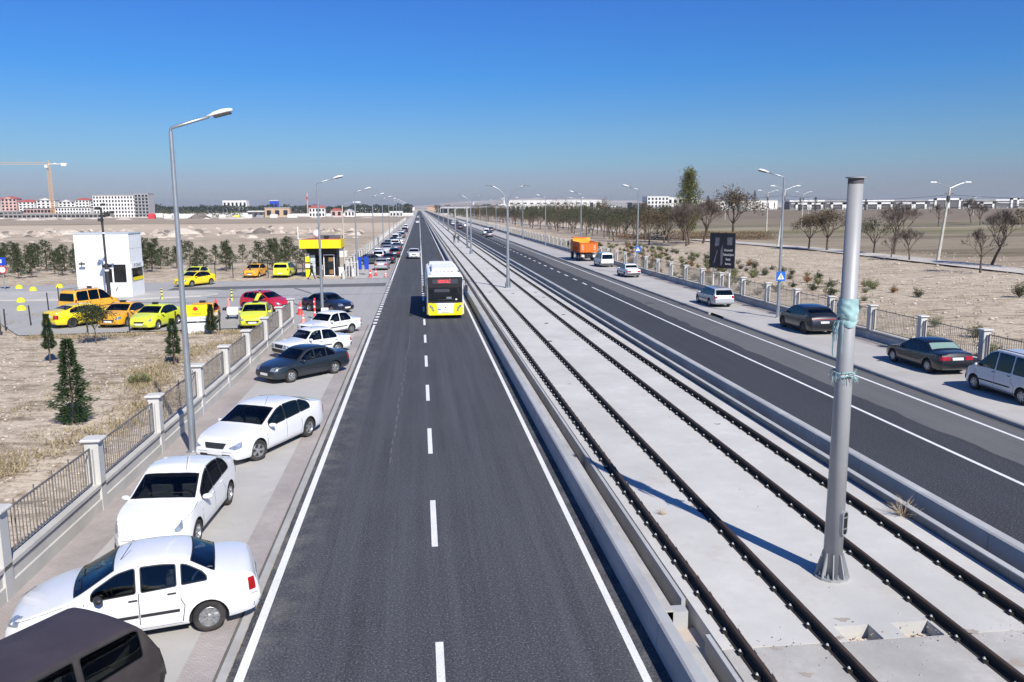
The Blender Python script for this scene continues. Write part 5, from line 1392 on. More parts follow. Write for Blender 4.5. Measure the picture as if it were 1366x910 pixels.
    if s.taxi:
        g = MB(); g.bevbox((X(.50), 0, H+.09), (.16, .42, .13), s.taxi, b=.04); g.box((X(.50), 0, H+.02), (.20, .30, .03), 'black'); g.build('taxi_sign', t)
    g = MB(); q = bvh.ray_cast(Vector((X(.44), .35*W/2, 4)), Vector((0, 0, -1)))[0]
    if q: g.tube([q, q+Vector((-.20, 0, .28))], .006, 'black', 4); g.build('aerial', t)
    # cabin: seats, dashboard and steering wheel seen through the panes
    g = MB(); fs_ = s.split[0]-.01; xs_ = X(fs_)+.02; xr_ = X((s.split[1] if len(s.split) > 1 else s.dl[2]))+.18; bz = z0(fs_)
    for xx, ys_ in ((xs_, (.36, -.36)), (xr_, (.36, -.36))):
        for yy in ys_:
            g.bevbox((xx+.22, yy, .52), (.50, .50, .16), 'seat_cloth', b=.05); g.bevbox((xx-.03, yy, bz-.14), (.14, .50, .58), 'seat_cloth', b=.05); g.bevbox((xx-.06, yy, bz+.20), (.10, .26, .16), 'seat_cloth', b=.04)
    g.bevbox((X(s.ws[0]+.055), 0, bz-.13), (.34, W*.80, .22), 'dash_grey', b=.06)
    g.tube([(X(s.ws[0]+.055)-.28+.06*sin(q_*pi/8), .36+.17*cos(q_*pi/8), bz-.02+.16*sin(q_*pi/8)) for q_ in range(17)], .014, 'black', 5)
    g.build('interior', t)
    g = MB(); g.box((0, 0, .19), (s.wb-.5, W*.72, .10), 'black'); g.box((ax1, 0, .3), (.5, W*.62, .3), 'black'); g.box((ax2, 0, .3), (.5, W*.62, .3), 'black'); g.build('underbody', t)
    for ax in (ax1, ax2):
        for sg in (1, -1):
            ty, ri = wheel_meshes(s.rw, s.wstyle if hasattr(s, 'wstyle') else 'alloy')
            wo = link('wheel', ty, t, (ax, sg*(W/2-.115), s.rw)); ro = link('rim', ri, wo)
            if sg > 0: wo.rotation_euler = (0, 0, pi)
            if ax == ax1 and getattr(s, 'steer', 0): wo.rotation_euler.z += s.steer
    s.bvh = bvh; s.root = t; return t
SPECS = {}
def proto(key, kind, mat='p_white', **kw):
    s = base_spec(kind)
    for k, v in kw.items(): setattr(s, k, v)
    t = make_car(s, mat); s.mat = mat; SPECS[key] = s; hide_proto(t); return t
def car(key, x, y, deg, label, mat=None, group='cars parked along the left pavement', cat='car', glass=None, z=None):
    s = SPECS[key]; o = dup(s.root, (x, y, .03 if z is None else z), radians(deg), label, group); o['category'] = cat
    if mat:
        def rec(p):
            for c in p.children:
                if c.data:
                    for sl in c.material_slots:
                        if sl.material and sl.material.name == s.mat: sl.link = 'OBJECT'; sl.material = MATS[mat]
                rec(c)
        rec(o)
    return o
proto('superb', 'modern', 'p_white', L=4.80, W=1.82, H=1.46, wb=2.76, fo=.93, rw=.325, wstyle='alloy', hly=(.52, .97), grille=(.56, .72, .42), intake=(.32, .40, .60), tly=(.72, .99), steer=-.35)
proto('clio', 'nineties', 'p_white', mf=.045, L=4.15, W=1.64, H=1.43, wb=2.47, fo=.78, rw=.29, wstyle='cap', T=[(0, .50), (.010, .62), (.035, .70), (.12, .82), (.265, .98), (.43, 1.37), (.50, 1.0), (.60, 1.0), (.70, .97), (.82, 1.10), (.86, 1.07), (.955, 1.03), (.985, .92), (1, .62)], belt=[(0, .58), (.2, .86), (.6, .93), (.9, 1.0), (1, .9)], ws=(.262, .425), rwin=(.71, .825), hlz=(.58, .76), hly=(.50, .93), fround=.34, rround=.24, tly=(.80, .97), tlz=(.66, .90), pillar='body', mirmat='black_plastic', grille=(.44, .50, .3))
proto('linea', 'modern', 'p_white2', L=4.35, W=1.73, H=1.49, wb=2.6, fo=.85, rw=.30, wstyle='cap', fround=.34, hly=(.60, .95), hlz=(.60, .80), grille=(.42, .50, .34))
proto('corolla', 'nineties', 'p_slate', L=4.27, W=1.68, H=1.38, wb=2.465, rw=.29, wstyle='cap', hly=(.45, .93))
proto('tofas', 'boxy', 'p_white', wstyle='steel')
proto('wagon80', 'wagon', 'p_brown', L=4.35, W=1.62, H=1.43, tum=.22, fround=.12, rround=.06, roofmat='p_roofbrown', slope3=6, cr=.05, tly=(.62, .88), T=[(0, .62), (.006, .76), (.03, .80), (.12, .84), (.275, .92), (.40, 1.35), (.46, 1.0), (.65, 1.0), (.90, .985), (.925, 1.36), (.985, .88), (.994, .80), (1, .58)], wstyle='steel', pillar='body', blackbump=True)
proto('wagonR', 'wagon', 'p_silver', rround=.14, wstyle='cap', tlz=(.70, .88), tly=(.62, .98))
proto('hatch', 'hatch', 'p_red', wstyle='cap')
proto('crossover', 'suv', 'p_darkgrey', wstyle='dark')
proto('r21', 'nineties', 'p_black', L=4.46, W=1.71, H=1.41, wb=2.66, wstyle='cap', rglass='car_glass_green', tly=(.42, .98), tlz=(.70, .86))
proto('kangoo', 'van', 'p_vanwhite', rails=True, wstyle='cap')
proto('civic', 'modern', 'p_yellow', L=4.6, W=1.80, H=1.42, wb=2.7, wstyle='dark', taxi=None)
proto('auris', 'modern', 'p_orange', L=4.3, W=1.77, H=1.46, wb=2.6, wstyle='alloy', taxi='rim_dark', rw=.31)
proto('accent', 'modern', 'p_lime', L=4.28, W=1.70, H=1.47, wb=2.5, wstyle='cap', taxi='rim_dark', hly=(.62, .96), hlz=(.60, .80), grille=(.50, .60, .42), fround=.34)
proto('doblo', 'van', 'p_orange', L=4.2, W=1.80, H=1.82, wb=2.6, rails=True, wstyle='alloy', taxi='rim_dark', blackbump=False)
proto('duster', 'suv', 'p_lime', H=1.66, rwin=None, hatchdoor=True, rz=(1.12, 1.46), slope3=3, dl=(.29, .50, .80, .90), split=[.51, .74], T=[(0, .60), (.010, .74), (.04, .86), (.13, 1.0), (.24, 1.10), (.40, 1.54), (.50, 1.0), (.62, 1.0), (.88, .97), (.925, 1.50), (.975, 1.0), (.985, .92), (1, .66)], tlz=(.80, 1.05), tly=(.80, .99), taxi='rim_dark')

# left pavement, near to far
c = car('wagon80', -5.93, 10.72, -122, 'dusty brown estate car with flat roof at the bottom left corner of the photo', None)
c.scale = (1.04,)*3
c = car('clio', -5.27, 14.80, -166, 'white small saloon with black side strip and black mirrors, nearest white car'); clio_obj = c
c = car('linea', -5.95, 19.75, -93, 'white saloon facing the camera, between the lamp and the nearest white car')
c = car('superb', -5.18, 26.42, -115, 'large white executive saloon with front wheel turned, right of the tall lamp base')
car('corolla', -5.43, 37.62, -134, 'dark slate blue-green saloon angled across the left pavement')
car('tofas', -5.74, 43.4, -140, 'white boxy saloon behind the dark slate saloon, nearer of two alike')
car('tofas', -5.55, 50.2, -130, 'white boxy saloon at the end of the left fence, farther of two alike', 'p_white2')
car('corolla', -6.95, 61.9, -42, 'dark navy saloon at the lot entrance behind the second lamp', 'p_navy', z=.01)
car('hatch', -11.7, 63.2, -33, 'red hatchback with the back door side open beside the lime taxi', group='cars in the taxi lot', z=.01)
gx = 'taxis waiting on the lot'
car('auris', -10.88, 55.25, -86, 'lime yellow taxi facing the camera in front of the red hatchback', 'p_lime2', gx, 'taxi', z=.01)
car('auris', -14.41, 55.85, -84, 'orange taxi facing the camera behind the white and yellow board', None, gx, 'taxi', z=.01)
car('accent', -17.27, 55.35, -102, 'lime green taxi with silver headlights, between two orange taxis', None, gx, 'taxi', z=.01)
car('auris', -19.85, 57.0, -98, 'orange taxi left of the lime green one, behind the leafy young conifer', None, gx, 'taxi', z=.01)
car('civic', -22.5, 57.2, 50, 'bright yellow saloon taxi seen from behind at the left end of the row', None, gx, 'taxi', z=.01)
car('doblo', -24.6, 64.0, 62, 'orange-yellow minivan taxi with roof rails behind the yellow saloon', None, gx, 'taxi', z=.01)
car('auris', -22.6, 85.3, -120, 'yellow saloon taxi right of the white booth', 'p_yellow', gx, 'taxi', z=.01)
car('accent', -24.2, 92.0, -98, 'lime taxi half hidden behind the yellow saloon right of the booth', 'p_lime2', gx, 'taxi', z=.01)
car('accent', -18.6, 95.4, -97, 'small orange-yellow taxi facing the camera in front of the pines', 'p_orange', gx, 'taxi', z=.01)
car('duster', -15.26, 95.2, 84, 'boxy lime and black taxi seen from behind, left of the kiosk', 'p_lime2', gx, 'taxi', z=.01)
# far cars on the left pavement
car('corolla', -4.75, 103.8, 87, 'silver saloon seen from behind next to the traffic cones', 'p_silver')
car('corolla', -7.1, 113.8, -152, 'dark green saloon parked across, nose to the far left fence', 'p_darkgreen')
car('corolla', -4.3, 115.6, 88, 'dark grey saloon behind the silver one by the cones', 'p_darkgrey')
car('hatch', -5.9, 122.5, 84, 'white hatchback among the far cars of the left pavement', 'p_white')
car('hatch', -3.9, 129.5, 90, 'black hatchback close to the left road edge', 'p_black')
car('linea', -5.3, 138.5, 85, 'silver-grey saloon behind the black hatchback', 'p_silver')
car('crossover', -5.9, 149, 85, 'dark crossover behind the silver-grey saloon on the left pavement', 'p_grey')
car('duster', -4.6, 161, 86, 'tall white vehicle with big dark rear window, far left pavement', 'p_white')
car('linea', -4.2, 173, 90, 'white saloon beyond the tall white one on the left pavement', 'p_white2')
car('kangoo', -5.2, 192, 80, 'white van with bright roof far along the left pavement', 'p_white', cat='van')
for i, (k, x, y, m, lb) in enumerate([('hatch', -4.5, 214, 'p_grey', 'small grey car beyond the far white van'), ('linea', -5.2, 236, 'p_white', 'tiny white car near the far end of the left pavement'), ('crossover', -4.6, 262, 'p_darkgrey', 'tiny dark car near the far end of the left pavement'), ('kangoo', -4.8, 300, 'p_white', 'tiny white van farthest on the left pavement')]):
    car(k, x, y, 88, lb, m)
for (k, x, y, m, lb) in [('tofas', -6.6, 131, 'p_white', 'white boxy saloon tucked between the fence and the black hatchback'), ('linea', -4.1, 148, 'p_grey', 'grey saloon on the road side of the dark crossover'), ('hatch', -6.2, 166, 'p_silver', 'silver hatchback by the fence beside the tall white vehicle'), ('corolla', -5.6, 181, 'p_darkgrey', 'dark saloon just this side of the far white van'), ('linea', -5.2, 204, 'p_silver', 'silver saloon just beyond the far white van'), ('tofas', -5.4, 225, 'p_white', 'tiny white saloon behind the small grey car')]: car(k, x, y, 87, lb, m)
car('superb', -.92, 127, -90, 'white saloon driving towards the camera in the left lane behind the bus', group='moving cars', z=.0)
# right pavement
gq = 'cars parked along the right pavement'
car('kangoo', 23.28, 29.25, 90, 'silver-white small van with roof rails cut by the right edge', None, gq, 'van', z=.135)
car('r21', 23.45, 35.25, 91, 'black saloon with greenish rear window on the right pavement', None, gq, z=.135)
car('crossover', 23.3, 47.0, 91, 'dark grey crossover with black wheels by the crossing sign lamp', None, gq, z=.135)
car('wagonR', 22.45, 60.6, 91, 'silver estate car below the billboard', None, gq, z=.135)
car('tofas', 22.5, 87.0, 93, 'white boxy saloon seen from behind, right of the white van', None, gq, z=.135)
car('kangoo', 23.2, 102.6, 92, 'white van parked between the orange truck and the white boxy saloon', 'p_white', gq, 'van', z=.135)
# far traffic on the right road and near the vanishing point
for (k, x, y, d, m, lb) in [('kangoo', 18.6, 232, 90, 'p_white', 'white van far along the right road left of the plantation'), ('linea', 18.0, 214, 90, 'p_grey', 'grey-brown car just this side of the far white van'), ('hatch', 22.6, 262, 90, 'p_darkgrey', 'dark car parked far along the right pavement'), ('linea', 14.6, 300, 90, 'p_black', 'dark car in the inner lane of the far right road'),
                            ('duster', 18.4, 330, 90, 'p_white', 'white off-roader very far along the right road'), ('kangoo', 15.0, 370, 90, 'p_white', 'pale van near the end of the right road'), ('hatch', 18.3, 410, 90, 'p_darkgrey', 'dark speck of a car on the right road near the horizon'), ('linea', -1.0, 420, -90, 'p_white', 'white car far off in the left lane near the horizon'), ('hatch', 1.9, 520, -90, 'p_darkgrey', 'dark car far off in the lane beside the parapet near the horizon'), ('kangoo', -1.2, 640, -90, 'p_white', 'white van at the vanishing point of the left road')]:
    car(k, x, y, d, lb, m, 'distant traffic', z=.0)

# ------------------------------------------------------------------ bus
def bus():
    t = thing('city_bus', 'white and yellow city bus with red destination letters driving towards the camera', 'bus', (1.66, 56.3, 0), radians(-90))
    L, W, H = 12.0, 2.55, 3.05; Y = W/2
    def ring(x, k, w):  # k>0 narrows the front
        return [(x, w, .32), (x, w, .9), (x, w, 1.25), (x, w*.995, 2.3), (x, w*.975, 2.85), (x, w*.93, H-.06), (x, w*.85, H), (x, 0, H+.03)]
    xs = [(0, 0, Y*.93), (-.05, 0, Y*.97), (-.20, 0, Y), (-L+.2, 0, Y), (-L, 0, Y*.96)]
    vs = []; n = None; fs = []
    for x, k, w in xs:
        r = ring(x, k, w); r = r+[(a, -b, c) for a, b, c in r[-2::-1]]; n = len(r); vs += r
    for j in range(len(xs)-1):
        for i in range(n): fs.append((j*n+i, j*n+(i+1) % n, (j+1)*n+(i+1) % n, (j+1)*n+i))
    fs += [tuple(range(n)), tuple((len(xs)-1)*n+i for i in range(n))]
    b = MB(); b.add(vs, fs, 'white_panel')
    for sg in (1, -1): b.box((-L/2, sg*(Y+.004), .62), (L-.3, .012, .60), 'yellow_panel')
    b.build('body', t)
    b = MB(); b.bevbox((-5, 0, H+.16), (6.4, 1.75, .26), 'white_panel', b=.06); b.bevbox((-1.05, 0, H+.07), (1.5, 2.0, .10), 'white_panel', b=.04); b.bevbox((-10.5, 0, H+.12), (2.2, 1.9, .20), 'white_panel', b=.05)
    for k in range(5): b.box((-1.15, -.52+k*.26, H+.135), (.10, .16, .03), 'black')
    b.box((-1.6, 1.0, H+.10), (.4, .12, .1), 'black'); b.build('roof_unit', t)
    b = MB(); b.box((.018, 0, 2.02), (.03, W*.93, 1.78), 'black')
    b.build('front_mask', t)
    b = MB(); b.bevbox((.045, 0, 1.72), (.02, W*.86, .92), 'pane_dark', b=.01); w = b.build('windscreen', t)
    b = MB(); b.box((.060, -.22, 1.98), (.01, 1.05, .22), 'led_board'); b.box((.060, .2, 1.36), (.008, 1.4, .06), 'rim_dark'); b.box((.060, .25, 1.47), (.01, .35, .14), 'rim'); b.box((.060, .75, 1.36), (.01, .12, .1), 'sign_white'); b.build('dashboard', w)
    b = MB(); b.box((.045, 0, 2.60), (.03, 1.75, .30), 'led_board'); d = b.build('destination_display', t)
    text_mesh('display_text', 'GEDEGELİ', .30, 'led_red', d, (.066, -.07, 2.60), (pi/2, 0, pi/2), .002, sx=.62)
    b = MB()
    for sg in (1, -1):
        b.add([(.03, sg*Y*.93, .36), (.03, sg*Y*.93, 1.14), (.03, sg*.60, 1.08), (.03, sg*.52, .36)], [(0, 1, 2, 3)], 'yellow_panel')
    b.box((.015, 0, .70), (.03, 1.05, .70), 'white_panel'); b.box((.02, 0, .34), (.05, W*.90, .14), 'yellow_panel'); b.build('bumper', t)
    for sg in (1, -1):
        b = MB()
        for (yy, zz, r) in ((1.02, .90, .085), (.90, .78, .085), (.84, .62, .075)): b.tube([(.02, sg*yy, zz), (.055, sg*yy, zz)], r, 'headlamp', 10)
        b.build('headlight', t)
    b = MB(); b.box((.035, 0, .46), (.012, .52, .11), 'plate_white'); p = b.build('number_plate', t)
    text_mesh('plate_text', '42 BNZ 57', .10, 'black', p, (.043, 0, .46), (pi/2, 0, pi/2), .001)
    b = MB(); b.add([(.032, -.02, .84), (.032, -.07, .76), (.032, .07, .76), (.032, .02, .84)], [(0, 1, 2, 3)], 'rim_dark')
    for (yy, zz) in ((-.42, .78), (-.42, .66)): b.box((.034, yy, zz), (.006, .18, .08), 'blue_sign' if zz < .7 else 'grey_panel')
    b.build('emblem', t)
    for sg in (1, -1):
        for i in range(7):
            x = -1.6-i*1.45; b = MB(); b.box((x, sg*(Y+.006), 1.85), (1.38, .02, .95 if not (sg < 0 and i in (0, 3)) else 1.9), 'pane_dark')
            if sg < 0 and i in (0, 3): b = MB(); b.box((x, sg*(Y+.012), 1.40), (1.30, .02, 1.95), 'pane_dark'); b.build('door', t)
            else: b.build('side_window', t)
        b = MB(); b.tube([(-.05, sg*1.15, 2.75), (.22, sg*1.36, 2.70), (.25, sg*1.42, 2.4)], .025, 'black_plastic', 6); b.bevbox((.25, sg*1.44, 2.15), (.12, .20, .44), 'black_plastic', b=.03); b.build('mirror', t)
    ty, ri = wheel_meshes(.48, 'steel', .28)
    for x in (-2.7, -8.7):
        for sg in (1, -1):
            wo = link('wheel', ty, t, (x, sg*(Y-.12), .48)); link('rim', ri, wo); wo.rotation_euler = (0, 0, pi if sg > 0 else 0)
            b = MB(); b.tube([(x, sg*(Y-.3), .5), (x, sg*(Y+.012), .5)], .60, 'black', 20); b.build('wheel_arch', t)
bus()

# ------------------------------------------------------------------ tipper truck seen from behind
def truck():
    t = thing('tipper_truck', 'orange tipper truck seen from behind on the right pavement', 'truck', (23.25, 112.0, .13), radians(90))
    b = MB(); b.box((4.0, 0, .95), (8.0, .9, .25), 'black'); b.box((.15, 0, .75), (.2, 2.3, .16), 'black_plastic'); b.box((3.4, 0, 1.12), (5.6, 1.1, .22), 'truck_orange'); b.build('chassis', t)
    b = MB(); x0, x1 = .0, 5.2; z0, z1 = 1.30, 2.62; Wt, Wb = 1.27, 1.12
    def pl(pts, mat='truck_orange'): b.add(pts, [tuple(range(len(pts)))], mat)
    for sg in (1, -1):
        b.add([(x0, sg*Wb, z0), (x1, sg*Wb, z0), (x1, sg*Wt, z1), (x0, sg*Wt, z1), (x0, sg*(Wb-.07), z0), (x1, sg*(Wb-.07), z0), (x1, sg*(Wt-.07), z1), (x0, sg*(Wt-.07), z1)], [(0, 1, 2, 3), (4, 5, 6, 7), (2, 3, 7, 6), (0, 3, 7, 4)], 'truck_orange')
        for k in range(7): b.box((x0+.1+k*.82, sg*1.23, (z0+z1)/2), (.10, .10, z1-z0), 'truck_orange')
        b.box(((x0+x1)/2, sg*1.28, z1), (x1-x0, .12, .10), 'truck_orange')
    b.box(((x0+x1)/2, 0, z0), (x1-x0, Wb*2, .06), 'truck_orange')
    b.add([(x1, -Wt, z0), (x1, Wt, z0), (x1, Wt, 3.15), (x1, -Wt, 3.15), (x1+.06, -Wt, z0), (x1+.06, Wt, z0), (x1+.06, Wt, 3.15), (x1+.06, -Wt, 3.15)], [(0, 1, 2, 3), (4, 5, 6, 7), (2, 3, 7, 6), (0, 3, 7, 4), (1, 2, 6, 5)], 'truck_yellow')
    b.box((x1+.6, .25, 3.12), (1.3, 2.0, .10), 'truck_orange'); b.build('tipper_body', t)
    b = MB(); b.box((-.03, 0, (z0+z1)/2-.02), (.06, 2.34, z1-z0-.02), 'truck_orange')
    for y in (-1.14, -.38, .02, .40, 1.14): b.box((-.09, y, (z0+z1)/2-.02), (.07, .09, z1-z0), 'truck_orange')
    for z in (z0+.03, z1-.06): b.box((-.09, 0, z), (.08, 2.34, .10), 'truck_orange')
    for sg in (1, -1):
        for k in range(3): b.box((-.065, sg*(.70+.16), 1.72+k*.24), (.02, .30, .05), 'sign_white', M=Matrix.Rotation(sg*.6, 4, 'X'))
    b.build('tailgate', t)
    b = MB(); b.bevbox((6.75, 0, 1.95), (1.7, 2.35, 1.75), 'truck_orange', b=.12); b.build('cab', t)
    b = MB(); b.box((5.885, 0, 2.3), (.02, 1.6, .5), 'pane_dark'); b.build('rear_window', t)
    for sg in (1, -1):
        b = MB(); b.tube([(7.5, sg*1.2, 2.7), (7.6, sg*1.45, 2.6)], .03, 'black', 5); b.bevbox((7.6, sg*1.5, 2.25), (.12, .25, .55), 'black_plastic', b=.03); b.build('mirror', t)
        b = MB(); b.bevbox((.08, sg*.85, .78), (.10, .50, .30), 'white_panel', b=.02); f = b.build('number_plate' if sg < 0 else 'marker_plate', t)
        b = MB(); b.box((.02, sg*1.06, .80), (.06, .22, .16), 'red_lens'); b.build('tail_light', t)
        b = MB(); b.box((.55, sg*.98, .62), (.03, .55, .60), 'black'); b.build('mud_flap', t)
    ty, ri = wheel_meshes(.52, 'steel', .30)
    for x in (1.35, 2.75, 6.7):
        for sg in (1, -1):
            wo = link('wheel', ty, t, (x, sg*1.05, .52)); link('rim', ri, wo); wo.rotation_euler = (0, 0, pi if sg > 0 else 0)
truck()
# ------------------------------------------------------------------ guard booth
def booth():
    rz = radians(-2); t = thing('guard_booth', 'two storey high white metal clad booth with dark windows behind the minivan taxi', 'booth', (-29.45, 74.15, 0), rz)
    W, D, H = 4.55, 2.9, 5.55
    b = MB(); b.box((W/2, D/2, H/2), (W, D, H), 'white_panel')
    for z in (2.98, 4.26): b.box((W/2, -.004, z), (W, .012, .035), 'grey_panel'); b.box((W+.004, D/2, z), (.012, D, .035), 'grey_panel')
    for k in range(1, 6): b.box((W+.006, D*k/6, 4.2), (.012, .02, 2.6), 'grey_panel')
    b.build('wall', t)
    b = MB(); b.box((W/2, D/2, H+.04), (W+.12, D+.12, .08), 'grey_panel'); b.build('roof', t)
    for (x0, x1, z0, z1) in ((2.36, 2.98, 1.38, 2.55), (3.12, 4.16, 1.38, 2.92), (2.22, 2.98, 2.68, 2.90)):
        b = MB(); b.box(((x0+x1)/2, -.015, (z0+z1)/2), (x1-x0+.1, .04, z1-z0+.1), 'white_panel'); f = b.build('window_frame', t)
        b = MB(); b.box(((x0+x1)/2, -.040, (z0+z1)/2), (x1-x0, .02, z1-z0), 'pane_dark'); b.build('pane', f)
    b = MB(); b.box((W+.02, D/2, 2.0), (.04, D*.82, 1.1), 'pane_dark'); b.build('window', t)
    b = MB(); b.box((W+.045, D/2, 1.62), (.01, D*.8, .30), 'yellow_panel'); b.build('painted_reflection', t)  # yellow band painted on the pane as a reflection
    b = MB(); b.box((W+.05, D/2, 2.78), (.05, D*.96, .42), 'white_panel'); s = b.build('sign_board', t)
    text_mesh('lettering', 'P ONAY', .42, 'cloth_black', s, (W+.08, D/2, 2.78), (pi/2, 0, pi/2), .003, sx=1.1)
    b = MB(); b.tube([(.5, -.05, 3.15), (.65, -.35, 2.95)], .05, 'dark_post', 5); b.bevbox((.7, -.42, 3.02), (.5, .16, .14), 'dark_post', b=.02); b.build('camera', t)
    b = MB(); b.tube([(3.2, -.03, .65), (3.4, -.2, 1.0)], .05, 'rim', 5); b.build('wall_bracket', t)
booth()
def kiosk():
    t = thing('taxi_kiosk', 'small kiosk with thick yellow fascia and glass door', 'kiosk', (-12.6, 93.8, 0), radians(-1))
    b = MB(); b.box((.02, 1.3, 1.65), (.10, 2.6, 3.3), 'black'); b.box((3.25, 1.3, 1.65), (.10, 2.6, 3.3), 'black_plastic'); b.box((1.65, 2.6, 1.65), (3.3, .08, 3.3), 'roof_grey'); b.box((1.65, .03, 2.85), (3.2, .08, .75), 'black'); b.box((1.65, 1.3, .06), (3.3, 2.6, .12), 'conc_bare'); b.build('wall', t)
    b = MB(); b.box((.62, .02, 1.30), (.55, .06, 2.3), 'grey_panel'); b.build('side_panel', t)
    b = MB(); b.box((1.65, .75, 3.72), (4.5, 3.9, .95), 'yellow_panel'); b.box((1.65, .75, 4.21), (4.3, 3.7, .04), 'roof_red'); b.build('roof', t)
    b = MB(); b.box((1.35, 1.2, 1.2), (.9, .05, 2.3), 'black'); b.build('doorway', t)
    b = MB()
    for x in (1.85, 2.98): b.box((x, -.03, 1.28), (.09, .06, 2.4), 'white_panel')
    for z in (.12, 2.46): b.box((2.42, -.03, z), (1.13, .06, .09), 'white_panel')
    f = b.build('door_frame', t)
    b = MB(); b.box((2.42, -.02, 1.28), (1.05, .02, 2.26), 'pane_dark'); b.box((2.62, -.035, 1.95), (.5, .01, .45), 'wood_inside'); b.box((2.65, -.035, .55), (.45, .01, .5), 'wood_inside'); b.build('pane', f)
    b = MB()
    b.box((.08, -.18, 1.15), (.45, .30, 2.3), 'yellow_panel')
    for z in (.95, 1.62): b.box((.08, -.18, z), (.46, .31, .14), 'black')
    b.box((.08, -.18, 1.28), (.47, .32, .40), 'plate_white'); b.cyl((.18, -.15, 2.3), .13, .35, 'white_panel', 8); b.build('totem', t)
    b = MB(); M = Matrix.Rotation(radians(-80), 4, 'X'); b.lathe([(.001, -.08), (.2, -.05), (.38, .06), (.42, .12)], 'white_panel', 16, M, (1.1, .4, 4.75)); b.tube([(1.1, .6, 4.2), (1.1, .5, 4.7)], .03, 'galv', 5); b.build('satellite_dish', t)
    b = MB(); b.box((2.1, .8, 4.35), (.45, .4, .22), 'blue_board'); b.box((2.2, .4, 4.45), (.6, .1, .25), 'black'); b.build('roof_box', t)
    b = MB(); b.tube([(3.85, 0, 3.9), (3.85, 0, 5.2)], .06, 'tumble', 5); b.build('antenna', t)
    b = MB(); b.tube([(-.05, 1, 4.2), (-1.1, 1.4, 4.2), (-1.1, 1.4, 5.6)], .06, 'white_panel', 5); b.build('flue', t)
kiosk()
# things right of the kiosk
def barrel(label, loc, mat, r=.28, h=.95):
    b = MB(); b.bevbox((0, 0, h/2), (r*2, r*1.6, h), mat, b=.06); b.bevbox((0, 0, h+.04), (r*2.1, r*1.7, .10), mat, b=.03); b.build('waste_bin', label=label, cat='bin', loc=loc)
barrel('white bin just right of the kiosk door', (-8.9, 94.2, 0), 'sign_white'); barrel('dark bin between the kiosk and the fence end', (-8.0, 94.8, 0), 'roof_dark', .3, 1.0); barrel('small pale bin by the lamp foot near the kiosk', (-7.5, 93.4, 0), 'galv_white', .25, .8)
for x, l in ((-6.95, 'tall narrow blue board left of the third lamp'), (-6.15, 'tall narrow blue board right of the third lamp')):
    t = thing('info_board', l, 'board', (x, 95.4, .03), group='blue boards beside the third lamp'); b = MB(); b.bevbox((0, 0, 1.35), (.50, .10, 1.45), 'blue_board', b=.02); b.build('panel', t); b = MB(); b.box((-.2, 0, .4), (.05, .05, .8), 'galv'); b.box((.2, 0, .4), (.05, .05, .8), 'galv'); b.build('leg', t)
t = thing('gate_arm', 'white folded fence gate at the start of the far fence', 'gate', (-7.6, 92.4, .03)); b = MB()
for k in range(5): b.bevbox((k*.30-.6, k*.25, .9), (.12, .12, 1.8), 'post_conc', b=.02)
b.box((0, .5, 1.6), (1.3, .05, .08), 'post_conc', .69); b.build('gate_panel', t)
# traffic cones
def cone(label, loc, h=.72, mat='cone_red', base='cone_red', stripe=True):
    t = thing('traffic_cone', label, 'traffic cone', loc, group='traffic cones'); b = MB()
    b.lathe([(.17*h/.72, .03), (.13*h/.72, .25*h), (.10*h/.72, .5*h)], mat, 12); b.lathe([(.083*h/.72, .62*h), (.06*h/.72, .8*h), (.03*h/.72, h), (.001, h)], mat, 12); b.build('cone', t, smooth=True)
    b = MB(); b.lathe([(.10*h/.72, .5*h), (.083*h/.72, .62*h)], 'sign_white' if stripe else mat, 12); b.build('stripe', t)
    b = MB(); b.bevbox((0, 0, .02), (.42, .42, .04), base, b=.01); b.build('base', t)
cone('red cone standing left by the silver saloon and blue boards', (-5.55, 91.8, 0), .95); cone('red and white cone right behind the first red one near the silver saloon', (-5.05, 94.0, .03), .8, base='black')
cone('dark based cone nearest the road edge by the silver saloon', (-3.9, 92.6, 0), .7, 'cone_pink', 'black')
cone('large red cone left of the dark navy saloon', (-8.75, 60.2, 0), .95); cone('small pink-red cone near the fence end beside the white boxy saloon', (-7.9, 55.6, 0), .65, 'cone_pink', 'cone_pink')
cone('tall narrow red cone left of the red hatchback, behind the orange taxi', (-15.2, 62.6, 0), 1.05, stripe=False)
t = thing('tyre_stand', 'pink post standing in an old tyre between the orange taxi and red hatchback', 'post', (-14.6, 63.9, 0)); b = MB(); b.lathe([(.20, .03), (.26, .0), (.42, .0), (.47, .09), (.42, .18), (.26, .18), (.20, .15)], 'tyre', 20); b.build('tyre', t, smooth=True); b = MB(); b.lathe([(.16, .1), (.10, .5), (.05, .95), (.001, .95)], 'cone_pink', 10); b.build('cone', t)
t = thing('barrier_post', 'slim red and white striped post in front of the navy saloon', 'post', (-7.35, 57.3, 0)); b = MB(); b.tube([(0, 0, 0), (.03, 0, 1.5)], .07, 'cone_red', 8); b.build('pole', t); b = MB()
for z in (.45, .85, 1.2): b.cyl((.01, 0, z), .074, .12, 'sign_white', 8)
b.build('stripe', t)
b = MB(); b.bevbox((0, 0, .35), (.50, .3, .7), 'sign_white', b=.04); b.build('utility_box', label='small white box at the foot of the second lamp by the navy saloon', cat='box', loc=(-6.75, 58.2, 0))
cone('pink cone beside the fence post in front of the red hatchback', (-9.5, 57.0, 0), .95, 'cone_pink', 'cone_pink', False)
